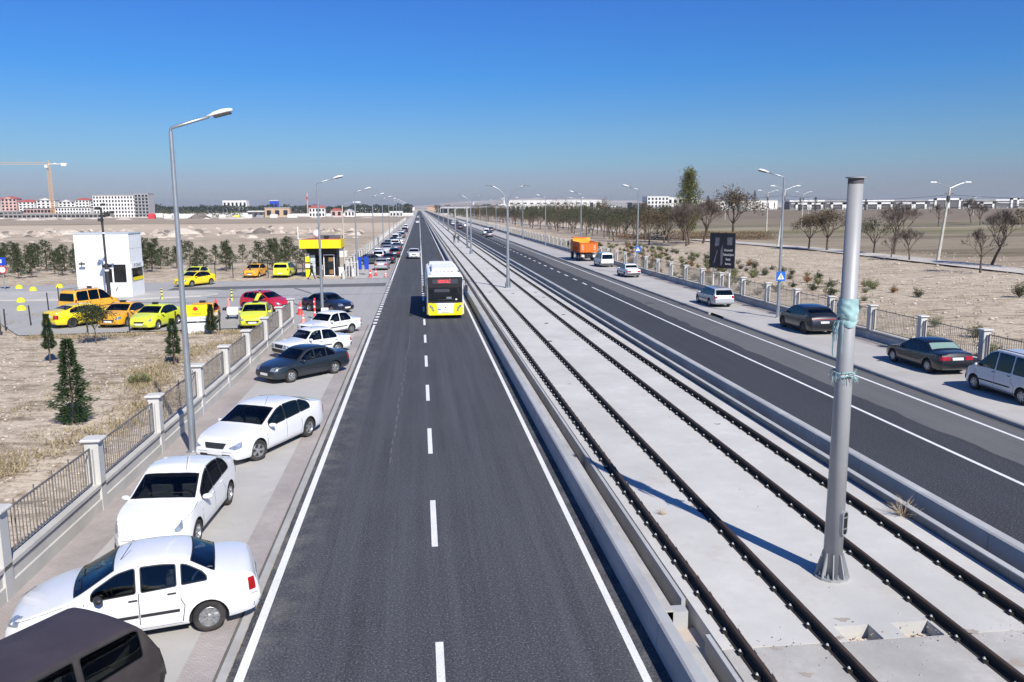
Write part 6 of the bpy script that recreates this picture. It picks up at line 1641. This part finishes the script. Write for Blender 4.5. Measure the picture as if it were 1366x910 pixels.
for i, (x, y) in enumerate([(-39.2, 84.9), (-36.8, 82.4), (-35.6, 85.3), (-33.4, 84.9), (-33.3, 72.2), (-30.6, 66.3), (-28.6, 72.6)]):
    b = MB(); b.lathe([(.34, 0), (.33, .12), (.25, .28), (.10, .37), (.001, .38)], 'yellow_paint', 14)
    b.build('dome_bollard', smooth=True, label=['yellow dome bollard leftmost in the row before the pines', 'yellow dome bollard standing a step forward of the back row', 'yellow dome bollard third along the back row', 'yellow dome bollard at the foot of the thin pale pole', 'yellow dome bollard on the island left of the minivan', 'yellow dome bollard nearest to the verge posts', 'yellow dome bollard touching the minivan rear in the photo'][i], cat='bollard', group='yellow dome bollards', loc=(x, y, .12 if 74 < y < 80 else .0))
for x, y, l in ((-22.0, 72.4, 'yellow striped marker post at the booth corner'), (-15.8, 70.5, 'yellow striped marker post behind the orange taxi with the board')):
    t = thing('marker_post', l, 'post', (x, y, 0), group='striped marker posts'); b = MB(); b.tube([(0, 0, 0), (0, 0, .95)], .07, 'yellow_paint', 8); b.build('pole', t); b = MB()
    for z in (.25, .55, .8): b.cyl((0, 0, z), .074, .10, 'black', 8)
    b.build('stripe', t)
t = thing('pale_pole', 'thin pale pole behind the dome bollards', 'pole', (-33.4, 85.2, 0)); b = MB(); b.tube([(0, 0, 0), (0, 0, 5.4)], .05, 'tumble', 6); b.build('pole', t)
# signpost at the left edge
t = thing('road_sign', 'blue panel and red-ringed round sign on one post at the left edge', 'road sign', (-39.9, 83.6, 0)); b = MB(); b.tube([(0, 0, 0), (0, 0, 2.9)], .05, 'galv', 6); b.build('post', t)
b = MB(); b.box((-.1, -.07, 2.75), (.95, .04, .75), 'blue_board'); b.build('sign_plate', t); b = MB(); b.tube([(0, -.06, 1.95), (0, -.10, 1.95)], .38, 'sign_red', 16); b.tube([(0, -.10, 1.95), (0, -.115, 1.95)], .28, 'sign_white', 16); b.build('round_sign', t)
b = MB(); b.add([(-.2, -.10, 2.6), (0, -.10, 2.6), (0, -.10, 2.95), (-.06, -.10, 2.95)], [(0, 1, 2, 3)], 'sign_white'); b.build('pictogram', t)
# board with red emblem in front of the orange taxi
t = thing('notice_board', 'white and yellow board with red emblem standing in front of the orange taxi', 'board', (-13.85, 51.9, 0), radians(10))
b = MB(); b.bevbox((0, 0, .52), (1.55, .16, 1.04), 'sign_white', b=.02); b.box((0, -.085, .72), (1.5, .01, .10), 'black'); b.build('lower_panel', t)
b = MB(); b.bevbox((-.02, 0, 1.42), (1.45, .10, .72), 'yellow_panel', b=.02); u = b.build('upper_panel', t)
b = MB(); b.tube([(0, -.055, 1.55), (0, -.065, 1.55)], .13, 'sign_red', 12); b.box((0, -.058, 1.52), (.34, .01, .05), 'sign_red'); b.build('emblem', u)
text_mesh('lettering', 'TAKSİ', .16, 'sign_red', u, (.05, -.058, 1.22), (pi/2, 0, 0), .002, sx=1.2); text_mesh('lettering', '170', .10, 'sign_white', t, (.1, -.095, .725), (pi/2, 0, 0), .002)
text_mesh('lettering', 'Durağı', .14, 'cloth_black', t, (.38, -.085, .92), (pi/2, 0, 0), .002)
# clutter beside the red hatchback
t = thing('trolley', 'small grey-white cart beside the open red hatchback', 'cart', (-13.1, 58.6, 0)); b = MB(); b.bevbox((0, 0, .55), (.75, .6, .55), 'galv_white', b=.05); b.build('bin', t)
for sg in (-1, 1): b = MB(); b.tube([(sg*.3, -.2, .2), (sg*.34, -.2, .2)], .2, 'tyre', 12); b.build('wheel', t)

# ------------------------------------------------------------------ people
def person(label, loc, rz, pose='walk', top='cloth_black', bottom='cloth_black', h=1.75, vest=False, group=None):
    k = h/1.75
    J = {'pelvis': (0, 0, .95), 'chest': (0, .02, 1.30), 'neck': (0, .01, 1.50), 'head': (0, -.02, 1.63), 'top': (0, -.01, 1.74)}
    st = .26 if pose == 'walk' else .05
    bend = .25 if pose == 'bend' else 0
    J['chest'] = (0, -.02-bend, 1.30-.06*bend); J['neck'] = (0, -.02-bend*1.6, 1.50-.2*bend); J['head'] = (0, -.05-bend*1.9, 1.62-.25*bend); J['top'] = (0, -.05-bend*2.1, 1.735-.3*bend)
    c = J['neck']
    verts = [J['pelvis'], J['chest'], J['neck'], J['head'], J['top'],
             (.17, c[1], c[2]-.07), (.24, c[1]+st*.4, 1.18), (.26, c[1]+st*.1-.05, .95), (.26, c[1]+st*.0-.08, .86),
             (-.17, c[1], c[2]-.07), (-.24, c[1]-st*.4, 1.18), (-.25, c[1]-st*.9-.05, 1.00), (-.25, c[1]-st*1.1-.08, .92),
             (.10, 0, .90), (.11, -st*.7, .50), (.11, -st*1.1+.02, .09), (.11, -st*1.1-.14, .045),
             (-.10, 0, .90), (-.11, st*.45, .50), (-.11, st*1.5, .12), (-.11, st*1.5-.13, .045)]
    edges = [(0, 1), (1, 2), (2, 3), (3, 4), (1, 5), (5, 6), (6, 7), (7, 8), (1, 9), (9, 10), (10, 11), (11, 12), (0, 13), (13, 14), (14, 15), (15, 16), (0, 17), (17, 18), (18, 19), (19, 20)]
    rad = [(.15, .11), (.175, .115), (.055, .055), (.085, .10), (.055, .06), (.07, .07), (.05, .05), (.036, .036), (.04, .025), (.07, .07), (.05, .05), (.036, .036), (.04, .025), (.10, .10), (.065, .07), (.045, .045), (.045, .035), (.10, .10), (.065, .07), (.045, .045), (.045, .035)]
    me = bpy.data.meshes.new('person'); me.from_pydata([tuple(q*k for q in v) for v in verts], edges, [])
    ob = bpy.data.objects.new('tmpp', me); COL.objects.link(ob)
    md = ob.modifiers.new('s', 'SKIN'); 
    for i, r in enumerate(rad): me.skin_vertices[0].data[i].radius = (r[0]*k, r[1]*k)
    me.skin_vertices[0].data[0].use_root = True
    ob.modifiers.new('d', 'SUBSURF').levels = 1
    dg = bpy.context.evaluated_depsgraph_get(); m2 = bpy.data.meshes.new_from_object(ob.evaluated_get(dg)); COL.objects.unlink(ob); bpy.data.objects.remove(ob)
    m2.materials.clear()
    for m in ('skin', top, bottom, 'hivis', 'black'): m2.materials.append(MATS[m])
    for p in m2.polygons:
        x, y, z = p.center/k; p.use_smooth = True
        if z > 1.47-.2*bend: p.material_index = 0
        elif abs(x) > .22 and z < .98: p.material_index = 0
        elif z > .97: p.material_index = 3 if (vest and abs(x) < .21) else 1
        elif z < .10: p.material_index = 4
        else: p.material_index = 2
    o = link('person', m2, loc=loc, label=label, cat='person', group=group); o.rotation_euler = (0, 0, rz)
    b = MB(); hx = J['head']; M = Matrix.Scale(k, 4); n = 10; vs = []
    for j in range(5):
        a = j/4*pi*.52
        for i in range(n): t = 2*pi*i/n; vs.append((hx[0]*k+.094*k*sin(a)*cos(t), (hx[1]+.018)*k+.105*k*sin(a)*sin(t), (hx[2]+.02)*k+.115*k*cos(a)))
    b.add(vs, [(j*n+i, j*n+(i+1) % n, (j+1)*n+(i+1) % n, (j+1)*n+i) for j in range(4) for i in range(n)], 'hair'); b.build('hair', o, smooth=True)
    b = MB(); b.tube([(hx[0]*k, (hx[1]-.095)*k, (hx[2]+.01)*k), (hx[0]*k, (hx[1]-.115)*k, (hx[2]-.02)*k)], .012*k, 'skin', 5); b.build('nose', o)
    for sg in (-1, 1): b = MB(); b.box((sg*.03*k, (hx[1]-.092)*k, (hx[2]+.03)*k), (.022*k, .01, .012*k), 'black'); b.build('eye', o)
    return o
person('person in dark clothes walking on the tram bed, left of the pair', (7.15, 172, SZ), radians(180), 'walk', 'cloth_black', 'cloth_black', 1.8)
person('person in dark blue walking on the tram bed, right of the pair', (8.05, 173, SZ), radians(175), 'walk', 'cloth_blue', 'cloth_black', 1.76)
person('person in black walking past the kiosk door towards the right', (-11.75, 90.6, 0), radians(70), 'walk', 'cloth_black', 'cloth_black', 1.78)
person('person in a white shirt standing at the kiosk door behind the lamp pole', (-10.75, 91.6, 0), radians(-100), 'stand', 'cloth_white', 'cloth_grey', 1.78, group=None)
person('person in black with a yellow vest leaning at the red hatchback side', (-12.1, 61.6, 0), radians(150), 'bend', 'cloth_black', 'cloth_blue', 1.74, vest=True)

# ------------------------------------------------------------------ far buildings
def facade(label, x, y, W, D, H, floors, cols, mat='facade_white', rz=0, roof=None, roofmat='roof_red', wmat='window_dark', z=0, bare=False, cat='apartment block', wfrac=.5, side=True, group=None, name='apartment_building'):
    t = thing(name, label, cat, (x, y, z), rz, group); b = MB(); b.box((0, D/2, H/2), (W, D, H), mat)
    if bare:
        for f in range(1, floors): b.box((0, -.15, H*f/floors), (W+.4, .5, .5), 'conc_bare')
    b.build('wall', t)
    wm = MB(); ww, wh = W/cols*wfrac, H/floors*.55; wm.box((0, 0, 0), (ww, .3, wh), wmat); wo = wm.build('window', t); wme = wo.data; COL.objects.unlink(wo); cnt = 0
    for f in range(floors):
        for c in range(cols):
            if cnt >= 99: break
            link('window', wme, t, (-W/2+W*(c+.5)/cols, -.12, H*(f+.5)/floors)); cnt += 1
    b = MB()
    if roof == 'gable':
        rh = W*.16; b.add([(-W/2-.6, -.8, H), (W/2+.6, -.8, H), (0, -.8, H+rh), (-W/2-.6, D+.6, H), (W/2+.6, D+.6, H), (0, D+.6, H+rh)], [(0, 1, 2), (3, 5, 4), (0, 2, 5, 3), (1, 4, 5, 2), (0, 3, 4, 1)], roofmat)
        b.add([(-W/2*.6, -.9, H+.1), (W/2*.6, -.9, H+.1), (0, -.9, H+rh*.7)], [(0, 1, 2)], mat)
    elif roof == 'hip':
        rh = W*.16; b.add([(-W/2-.6, -.6, H), (W/2+.6, -.6, H), (W/2+.6, D+.6, H), (-W/2-.6, D+.6, H), (-W*.25, D/2, H+rh), (W*.25, D/2, H+rh)], [(0, 1, 5, 4), (1, 2, 5), (2, 3, 4, 5), (3, 0, 4), (0, 3, 2, 1)], roofmat)
    else: b.box((0, D/2, H+.4), (W+.4, D+.4, .8), roofmat)
    b.build('roof', t); return t
facade('white apartment block with dark window holes, tallest at the left horizon', -293.5, 842, 40, 16, 21, 6, 14, 'facade_white', roofmat='conc_bare', wfrac=.48)
facade('grey unfinished end block with open floors and green netting', -268.0, 841, 13, 18, 22.3, 7, 4, 'facade_grey', roofmat='roof_grey', bare=True, wfrac=.7)
facade('low white unfinished block with slanted row of openings beside the crane', -331, 838, 32, 14, 9.5, 3, 12, 'facade_white', roofmat='roof_dark', wfrac=.5)
facade('brownish concrete shell of a low block left of the crane foot', -361, 836, 28, 12, 8.5, 2, 9, 'facade_pink', roofmat='roof_dark', bare=True, wfrac=.75)
facade('bare single storey concrete frame along the building site', -341, 828, 96, 8, 3.4, 1, 24, 'conc_bare', roofmat='conc_bare', wfrac=.72)
facade('low concrete frame at the left edge of the photo', -398, 838, 40, 12, 6.0, 2, 10, 'conc_bare', roofmat='roof_grey', bare=True, wfrac=.7)
hs = [(-487, 'p', 18, 21, 'roof_red', 'facade_white', 'hip'), (-468, 'q', 17, 22, 'roof_red', 'facade_pink', 'gable'), (-449, 'r', 17, 18, 'roof_red', 'facade_white', 'hip'), (-428, 's', 20, 20, 'roof_grey', 'facade_white', 'gable'), (-405, 't', 18, 18, 'roof_grey', 'facade_white', 'gable'), (-388, 'u', 15, 20, 'roof_red', 'facade_white', 'hip'), (-371, 'v', 16, 18, 'roof_grey', 'facade_white', 'gable'), (-352, 'w', 16, 17, 'roof_dark', 'facade_white', 'gable'), (-334, 'x', 15, 16, 'roof_grey', 'facade_tan', 'gable')]
hl = ['white house with red roof at the left edge of the skyline', 'pink and white gabled house second from the left edge', 'white house with red roof between pink one and wide grey gable', 'wide white gabled block with grey roof left of the crane', 'white gabled house just behind the crane mast', 'white house with red roof right of the crane', 'white gabled house with grey roof second right of the crane', 'white gabled house with dark roof near the tall block', 'tan gabled house half hidden by the tall block']
for (x, _, w, h, rm, m, rf), l in zip(hs, hl): facade(l, x, 1010, w, 14, h*.93, 6, 4, m, roof=rf, roofmat=rm, cat='house', group='houses behind the building site', name='house')
# middle distance
facade('white house with red roof and toothed parapet right of the second lamp', -91.5, 760, 14, 10, 8.2, 2, 5, 'facade_white', roof='hip', roofmat='roof_red', cat='house', name='house')
facade('tan flat hall left of the second lamp top', -128, 770, 22, 10, 8.0, 1, 3, 'facade_tan', cat='hall', roofmat='roof_grey', name='hall')
facade('low open shed with dark front left of the tan hall', -146, 765, 14, 8, 5.0, 1, 3, 'roof_dark', cat='shed', roofmat='facade_white', name='shed')
facade('small white house left of the distant tree belt', -63, 765, 9, 8, 5.5, 1, 3, 'facade_white', roof='gable', roofmat='roof_grey', cat='house', name='house')
facade('dark red roofed shed beside the white house', -75, 768, 10, 8, 6.0, 1, 2, 'facade_pink', roof='hip', roofmat='roof_red', cat='shed', name='shed')
facade('low white building in front of the distant tree belt', -21, 770, 12, 8, 4.0, 1, 4, 'facade_white', cat='shed', roofmat='facade_white', name='shed')
facade('long white hall roof above the left tree belt', -268, 1250, 34, 20, 19, 2, 6, 'facade_white', cat='hall', roofmat='facade_white', name='hall')
facade('small blue hall peeping over the left tree belt', -212, 1250, 12, 10, 19, 1, 2, 'blue_board', cat='hall', roofmat='facade_white', name='hall')
facade('distant white sheds left of the road end', -75, 1240, 30, 12, 8, 1, 8, 'facade_white', cat='hall', roofmat='facade_white', name='hall')
facade('dark footbridge deck with white supports beyond the right road', 58, 900, 70, 4, 9, 1, 8, 'facade_grey', cat='bridge', roofmat='roof_dark', name='footbridge', wfrac=.9)
# water tower-like mast with red-white bands
t = thing('lattice_mast', 'thin red and white mast on the horizon left of the third lamp', 'mast', (-118, 900, 0)); b = MB(); b.tube([(0, 0, 0), (0, 0, 24)], .7, 'facade_pink', 4); b.build('pole', t); b = MB(); b.tube([(0, 0, 17), (0, 0, 20)], .8, 'sign_red', 4); b.build('band', t)
t = thing('white_mast', 'white spire-like mast over the far right plantation', 'mast', (154, 1500, 0)); b = MB(); b.tube([(0, 0, 0), (0, 0, 30)], [2.2, .8], 'facade_white', 6); b.build('pole', t)
t = thing('white_mast', 'shorter white mast left of the spire-like one', 'mast', (98, 1500, 0)); b = MB(); b.tube([(0, 0, 0), (0, 0, 18)], [2.2, 1.2], 'facade_white', 6); b.build('pole', t)
# white perimeter wall
for (x0, x1, y, h, l) in [(-150, 2, 850, 2.6, 'long white wall across the far left field'), (-290, -150, 880, 3.6, 'chalky white wall behind the red tent')]:
    b = MB(); n = int((x1-x0)/12)
    for i in range(n): b.box((x0+(i+.5)*12, y, h/2), (11.9, .4, h), 'tarp_white')
    b.build('perimeter_wall', label=l, cat='wall')
rd = random.Random(4)
tl = ['bright red tent at the far edge of the field', 'white truck-like tent right of the red one', 'long white tent behind the first lamp pole', 'white box tent right of the first lamp pole', 'small white tent with pointed top', 'yellow container between white tents', 'white tent left of the dark heap', 'grey tent behind the mounds', 'small white tent near the tan hall', 'white shelter farthest right along the wall']
for i, (x, w, h, m) in enumerate([(-232, 5, 4.2, 'tarp_red'), (-218, 6, 3.5, 'tarp_white'), (-203, 16, 3.6, 'tarp_white'), (-186, 9, 3.2, 'tarp_white'), (-172, 5, 3.0, 'tarp_white'), (-160, 4, 2.4, 'yellow_paint'), (-150, 6, 3.0, 'tarp_white'), (-140, 6, 2.6, 'roof_grey'), (-128, 6, 3.0, 'tarp_white'), (-112, 8, 3.0, 'tarp_white')]):
    b = MB(); b.add([(-w/2, -2, 0), (w/2, -2, 0), (w/2, 2, 0), (-w/2, 2, 0), (-w/2, -2, h*.6), (w/2, -2, h*.6), (w/2, 2, h*.6), (-w/2, 2, h*.6), (-w/2, 0, h), (w/2, 0, h)], [(0, 1, 5, 4), (1, 2, 6, 9, 5), (2, 3, 7, 6), (3, 0, 4, 8, 7), (4, 5, 9, 8), (6, 7, 8, 9)], m)
    b.build('tent', label=tl[i], cat='tent', group='tents and boxes before the far wall', loc=(x*.93, 700, 0))
# crane
def crane():
    t = thing('tower_crane', 'orange tower crane with long jib over the building site', 'crane', (-346, 830, 0)); b = MB(); H = 48; s = 1.15
    for dx in (-s, s):
        for dy in (-s, s): b.tube([(dx, dy, 0), (dx, dy, H)], .22, 'crane_orange', 4)
    for i in range(16):
        z = i*3.0
        for dy in (-s, s): b.tube([(-s, dy, z), (s, dy, z+3)], .11, 'crane_orange', 3); b.tube([(s, dy, z), (-s, dy, z+3)], .11, 'crane_orange', 3)
    b.build('mast', t)
    b = MB(); z = H+2
    for dy, dz in ((-1, 0), (1, 0), (0, 1.8)): b.tube([(0, dy, z+dz), (-62, dy, z+dz)], .16, 'crane_orange', 3)
    for i in range(20): b.tube([(-i*3.1, -1, z), (-i*3.1-1.5, 0, z+1.8), (-i*3.1-3.1, 1, z)], .09, 'crane_orange', 3)
    b.build('jib', t)
    b = MB(); b.tube([(0, 0, z), (17, 0, z)], .5, 'facade_white', 4); b.box((14, 0, z-.2), (4.5, 2.4, 2.8), 'facade_white'); b.box((6, 0, z+.6), (2.5, 1.5, 1.2), 'facade_white'); b.build('counter_jib', t)
    b = MB(); b.box((-1, -2.2, H), (2.6, 2.4, 2.6), 'facade_white'); b.build('cab', t)
    b = MB(); b.tube([(0, 0, H), (0, 0, H+6)], .5, 'crane_orange', 4); b.build('top_tower', t)
crane()
# right horizon: white hall, warehouses with portals
facade('long low white hall behind the billboard trees', 354, 900, 100, 40, 11.0, 1, 14, 'facade_white', cat='hall', roofmat='roof_grey', z=3, wfrac=.12, name='hall')
facade('white multi-storey office block left of the poplar', 259, 880, 24, 20, 15.5, 4, 6, 'facade_white', cat='office', roofmat='facade_white', z=2.5, name='office_building')
facade('white office wing right behind the poplar', 290, 890, 34, 20, 14.5, 2, 6, 'facade_white', cat='office', roofmat='facade_white', z=2.5, name='office_building')
facade('dark low hall left of the white office block', 237, 880, 14, 20, 9, 1, 3, 'roof_dark', cat='hall', roofmat='roof_grey', z=2.5, name='hall')
facade('bright white sheds above the orange truck', 150, 1000, 110, 20, 9, 1, 20, 'facade_white', cat='hall', roofmat='facade_white', z=2.0, name='hall')
facade('far pale hall on the ridge foot right of the double lamp', 215, 1300, 150, 20, 14, 1, 14, 'facade_white', cat='hall', roofmat='facade_white', z=4, name='hall')
x = 418; i = 0
lbs = ['first dark warehouse right of the white hall', 'second dark warehouse with low portals', 'dark warehouse just left of the mast', 'dark warehouse just right of the mast', 'warehouse between mast and tall portals', 'warehouse behind the leaning pole', 'dark warehouse with single tall portal', 'last warehouse at the right edge of the photo']
while x < 760:
    w = 42; t = thing('warehouse', lbs[min(i, 7)], 'warehouse', (x+w/2, 900, 3.2), 0, 'warehouses on the right horizon')
    b = MB(); b.box((0, 10, 4.6), (w-.6, 20, 9.2), 'roof_dark'); b.box((0, -.3, 7.0), (w*.9, .5, 1.6), 'facade_grey'); b.box((0, -.3, 1.2), (w*.96, .5, 2.0), 'facade_grey'); b.build('wall', t)
    b = MB(); b.box((0, 10, 10.0), (w, 21, 1.6), 'roof_grey' if i % 2 else 'facade_white'); b.build('roof', t)
    tall = i in (4, 6); ph = 12.4 if tall else 8.0; pw = 16 if i != 6 else 10
    for q in ((-.5, .5) if i != 6 else (0,)):
        b = MB(); cx = q*pw*1.02+2
        for dx in (-pw/2+1.2, pw/2-1.2): b.box((cx+dx, -1.2, ph/2), (2.4, 2.0, ph), 'facade_white')
        b.box((cx, -1.2, ph-1.1), (pw, 2.0, 2.2), 'facade_white'); b.build('portal', t)
        b = MB(); b.box((cx, -.7, ph/2-1.2), (pw-5, .4, ph-3.0), 'roof_dark'); b.build('window', t)
    x += w; i += 1
# tree belts that read as one mass
def belt(name, x0, x1, y, z, h, n, mat, seed, depth=30, s=1.6):
    rd = random.Random(seed); pts = []
    for _ in range(n):
        x = rd.uniform(x0, x1); top = h*(.70+.35*noise.noise(Vector((x*.025, seed, 0)))+.30*noise.noise(Vector((x*.11, seed, 2)))); zz = z+top*rd.random()**.8
        pts.append(((x, y+rd.uniform(0, depth), zz), (rd.gauss(0, 1), rd.gauss(0, 1), .8)))
    v, f = leafcards(pts, s, rd, 1.2); tri_mesh(name, [(v, f, mat)], kind='stuff')
belt('tree_belt', -345, -130, 1060, 0, 15, 9000, 'leaf_forest', 1, s=2.0); belt('tree_belt', -135, -8, 1000, 0, 14.5, 6500, 'leaf_forest', 2, s=1.8); belt('tree_belt', -230, -160, 770, 0, 8, 1500, 'leaf_olive', 3, 10, 1.2)
belt('tree_belt', 22, 130, 1150, 0, 14, 3000, 'leaf_forest', 4, s=2.0); belt('tree_belt', 160, 340, 830, 2.2, 7, 5200, 'leaf_forest', 5, 12, 1.1); belt('tree_belt', 330, 700, 860, 2.6, 3.6, 3400, 'leaf_forest', 6, 8, 1.0)
belt('tree_belt', 28, 75, 640, 0, 8.5, 3000, 'leaf_olive', 7, 200, 1.3)
belt('tree_belt', -60, -12, 1300, 0, 11, 1200, 'leaf_forest', 9, 30, 2.0)
# low town along the far horizon
rd = random.Random(12)
for i in range(60):
    x = rd.choice((rd.uniform(-90, -14), rd.uniform(20, 190))) if i < 46 else rd.uniform(150, 900); y = rd.uniform(1500, 2300)
    b = MB(); w = rd.uniform(8, 20); h = rd.uniform(5, 11); b.box((0, 0, h/2), (w, 15, h), rd.choice(('facade_white', 'facade_white', 'facade_grey', 'facade_tan'))); b.box((0, 0, h+.5), (w*1.03, 16, 1.2), rd.choice(('roof_grey', 'roof_red', 'facade_white')))
    b.build('distant_building', label='tiny pale building of the far town at the end of the road, %d m off' % y, cat='building', group='far town buildings', loc=(x, y, 1))
# dirt mounds in the left field
concrete('spoil', (.52, .44, .36), .5, .35, .3); concrete('spoil_dark', (.22, .185, .16), .5, .4, .3); concrete('spoil_pale', (.60, .53, .45), .5, .25, .2)
rd = random.Random(6); b = MB()
def mound(b, x, y, r, h, mat):
    n = 9; vs = [(x, y, h)]
    for j, (rr, hh) in enumerate(((.35, .8), (.7, .42), (1.0, 0))):
        for i in range(n):
            a = 2*pi*i/n+j*.3; q = r*rr*rd.uniform(.8, 1.2); vs.append((x+q*cos(a)*1.4, y+q*sin(a), h*hh*rd.uniform(.8, 1.2)-.05*j))
    fs = [(0, 1+i, 1+(i+1) % n) for i in range(n)]
    for j in range(2):
        for i in range(n): fs.append((1+j*n+i, 1+(j+1)*n+i, 1+(j+1)*n+(i+1) % n, 1+j*n+(i+1) % n))
    b.add(vs, fs, mat)
for _ in range(380):
    y = rd.gauss(275, 34); y = max(205, min(400, y)); x = -y*rd.uniform(.03, .66)-10; mound(b, x, y, rd.uniform(.5, 1.7), rd.uniform(.3, 1.15), rd.choice(('spoil', 'spoil', 'spoil', 'spoil', 'spoil_dark', 'spoil_pale')))
for _ in range(60): y = rd.uniform(640, 820); mound(b, -y*rd.uniform(.05, .7), y, rd.uniform(2, 6), rd.uniform(.6, 1.6), 'spoil_pale')
b.build('rubble_mounds', kind='stuff')
for (x, y, r, h, m, l) in [(-72, 262, 4, 1.9, 'spoil_pale', 'large pale spoil heap left of the second lamp'), (-48, 258, 2.2, 2.0, 'spoil_dark', 'dark angular heap with white stripe in the left field'), (-108, 268, 4, 1.6, 'stone', 'wide stony heap behind the first lamp pole'), (-175, 690, 7, 4.5, 'spoil_dark', 'dark heap before the far white wall')]:
    b = MB(); mound(b, 0, 0, r, h, m); b.build('spoil_heap', label=l, cat='heap', loc=(x, y, 0))
# old vehicle body and pale shed behind the kiosk
t = thing('old_truck_body', 'dark truck body standing on pale ground behind the kiosk', 'truck body', (-14.2, 133, 0)); b = MB(); b.bevbox((0, 0, 2.1), (4.2, 3, 2.6), 'roof_dark', b=.2); b.build('body', t); b = MB(); b.box((0, -1.55, 2.3), (3.2, .1, .9), 'conc_bare'); b.build('window', t)
b = MB(); b.bevbox((0, 0, .5), (6, 3, 1.0), 'tarp_white', b=.1); b.build('concrete_block', label='pale block under the dark truck body behind the kiosk', cat='block', loc=(-14.4, 131.5, 0))

# ------------------------------------------------------------------ haze
hz = bpy.data.materials.new('haze'); hz.use_nodes = True; nt = hz.node_tree; nt.nodes.clear()
o_ = nt.nodes.new('ShaderNodeOutputMaterial'); pv = nt.nodes.new('ShaderNodeVolumePrincipled'); pv.inputs['Color'].default_value = (.80, .86, .95, 1); pv.inputs['Density'].default_value = HAZE; pv.inputs['Anisotropy'].default_value = .2
nt.links.new(pv.outputs[0], o_.inputs['Volume']); MATS['haze'] = hz
if HAZE > 0:
    b = MB(); b.box((0, 4400, 38), (15000, 9600, 80), 'haze'); b.build('haze', kind='stuff')

# ------------------------------------------------------------------ sky, sun, camera
w = bpy.data.worlds.new('World'); scene.world = w; w.use_nodes = True; nt = w.node_tree; nt.nodes.clear()
out = nt.nodes.new('ShaderNodeOutputWorld'); bg = nt.nodes.new('ShaderNodeBackground'); sky = nt.nodes.new('ShaderNodeTexSky')
sky.sky_type = 'NISHITA'; sky.sun_disc = False; sky.sun_elevation = SUN_EL; sky.sun_rotation = SUN_AZ; sky.altitude = 1000; sky.air_density = 1.0; sky.dust_density = .6; sky.ozone_density = 2.0
tc = nt.nodes.new('ShaderNodeTexCoord'); sp = nt.nodes.new('ShaderNodeSeparateXYZ'); nt.links.new(tc.outputs['Generated'], sp.inputs[0])
cr = nt.nodes.new('ShaderNodeValToRGB'); nt.links.new(sp.outputs[2], cr.inputs[0]); e = cr.color_ramp.elements
stops = SKYTINT
while len(e) < len(stops): e.new(.5)
for i, (p, c) in enumerate(stops): e[i].position = p; e[i].color = (*c, 1)
mx = nt.nodes.new('ShaderNodeMix'); mx.data_type = 'RGBA'; mx.blend_type = 'MULTIPLY'; mx.inputs[0].default_value = 1
nt.links.new(sky.outputs[0], mx.inputs[6]); nt.links.new(cr.outputs[0], mx.inputs[7]); nt.links.new(mx.outputs[2], bg.inputs[0]); bg.inputs[1].default_value = SKYSTR
nt.links.new(bg.outputs[0], out.inputs[0])
sl = bpy.data.lights.new('sun', 'SUN'); sl.energy = SUNSTR; sl.angle = radians(.53); sl.color = (1, .95, .875)
so = bpy.data.objects.new('sun', sl); COL.objects.link(so)
dv = Vector((sin(SUN_AZ)*cos(SUN_EL), cos(SUN_AZ)*cos(SUN_EL), sin(SUN_EL))); so.rotation_euler = dv.to_track_quat('Z', 'Y').to_euler(); so.location = dv*60
cam = bpy.data.cameras.new('camera'); cam.lens = 28.726; cam.sensor_width = 36; cam.clip_start = .1; cam.clip_end = 20000
co = bpy.data.objects.new('camera', cam); COL.objects.link(co)
rv = Vector((.99374188, -.11158128, -.0051674)); fv = Vector((.10929335, .98083542, -.16129738)); uv = rv.cross(fv)
co.matrix_world = Matrix(((rv.x, uv.x, -fv.x, 0), (rv.y, uv.y, -fv.y, 0), (rv.z, uv.z, -fv.z, 7.6), (0, 0, 0, 1)))
scene.camera = co
vs_ = scene.view_settings; vs_.view_transform = 'Standard'; vs_.look = 'None'; vs_.gamma = 1; vs_.use_curve_mapping = False; vs_.exposure = EXPO
scene.cycles.volume_bounces = 0; scene.cycles.max_bounces = 6
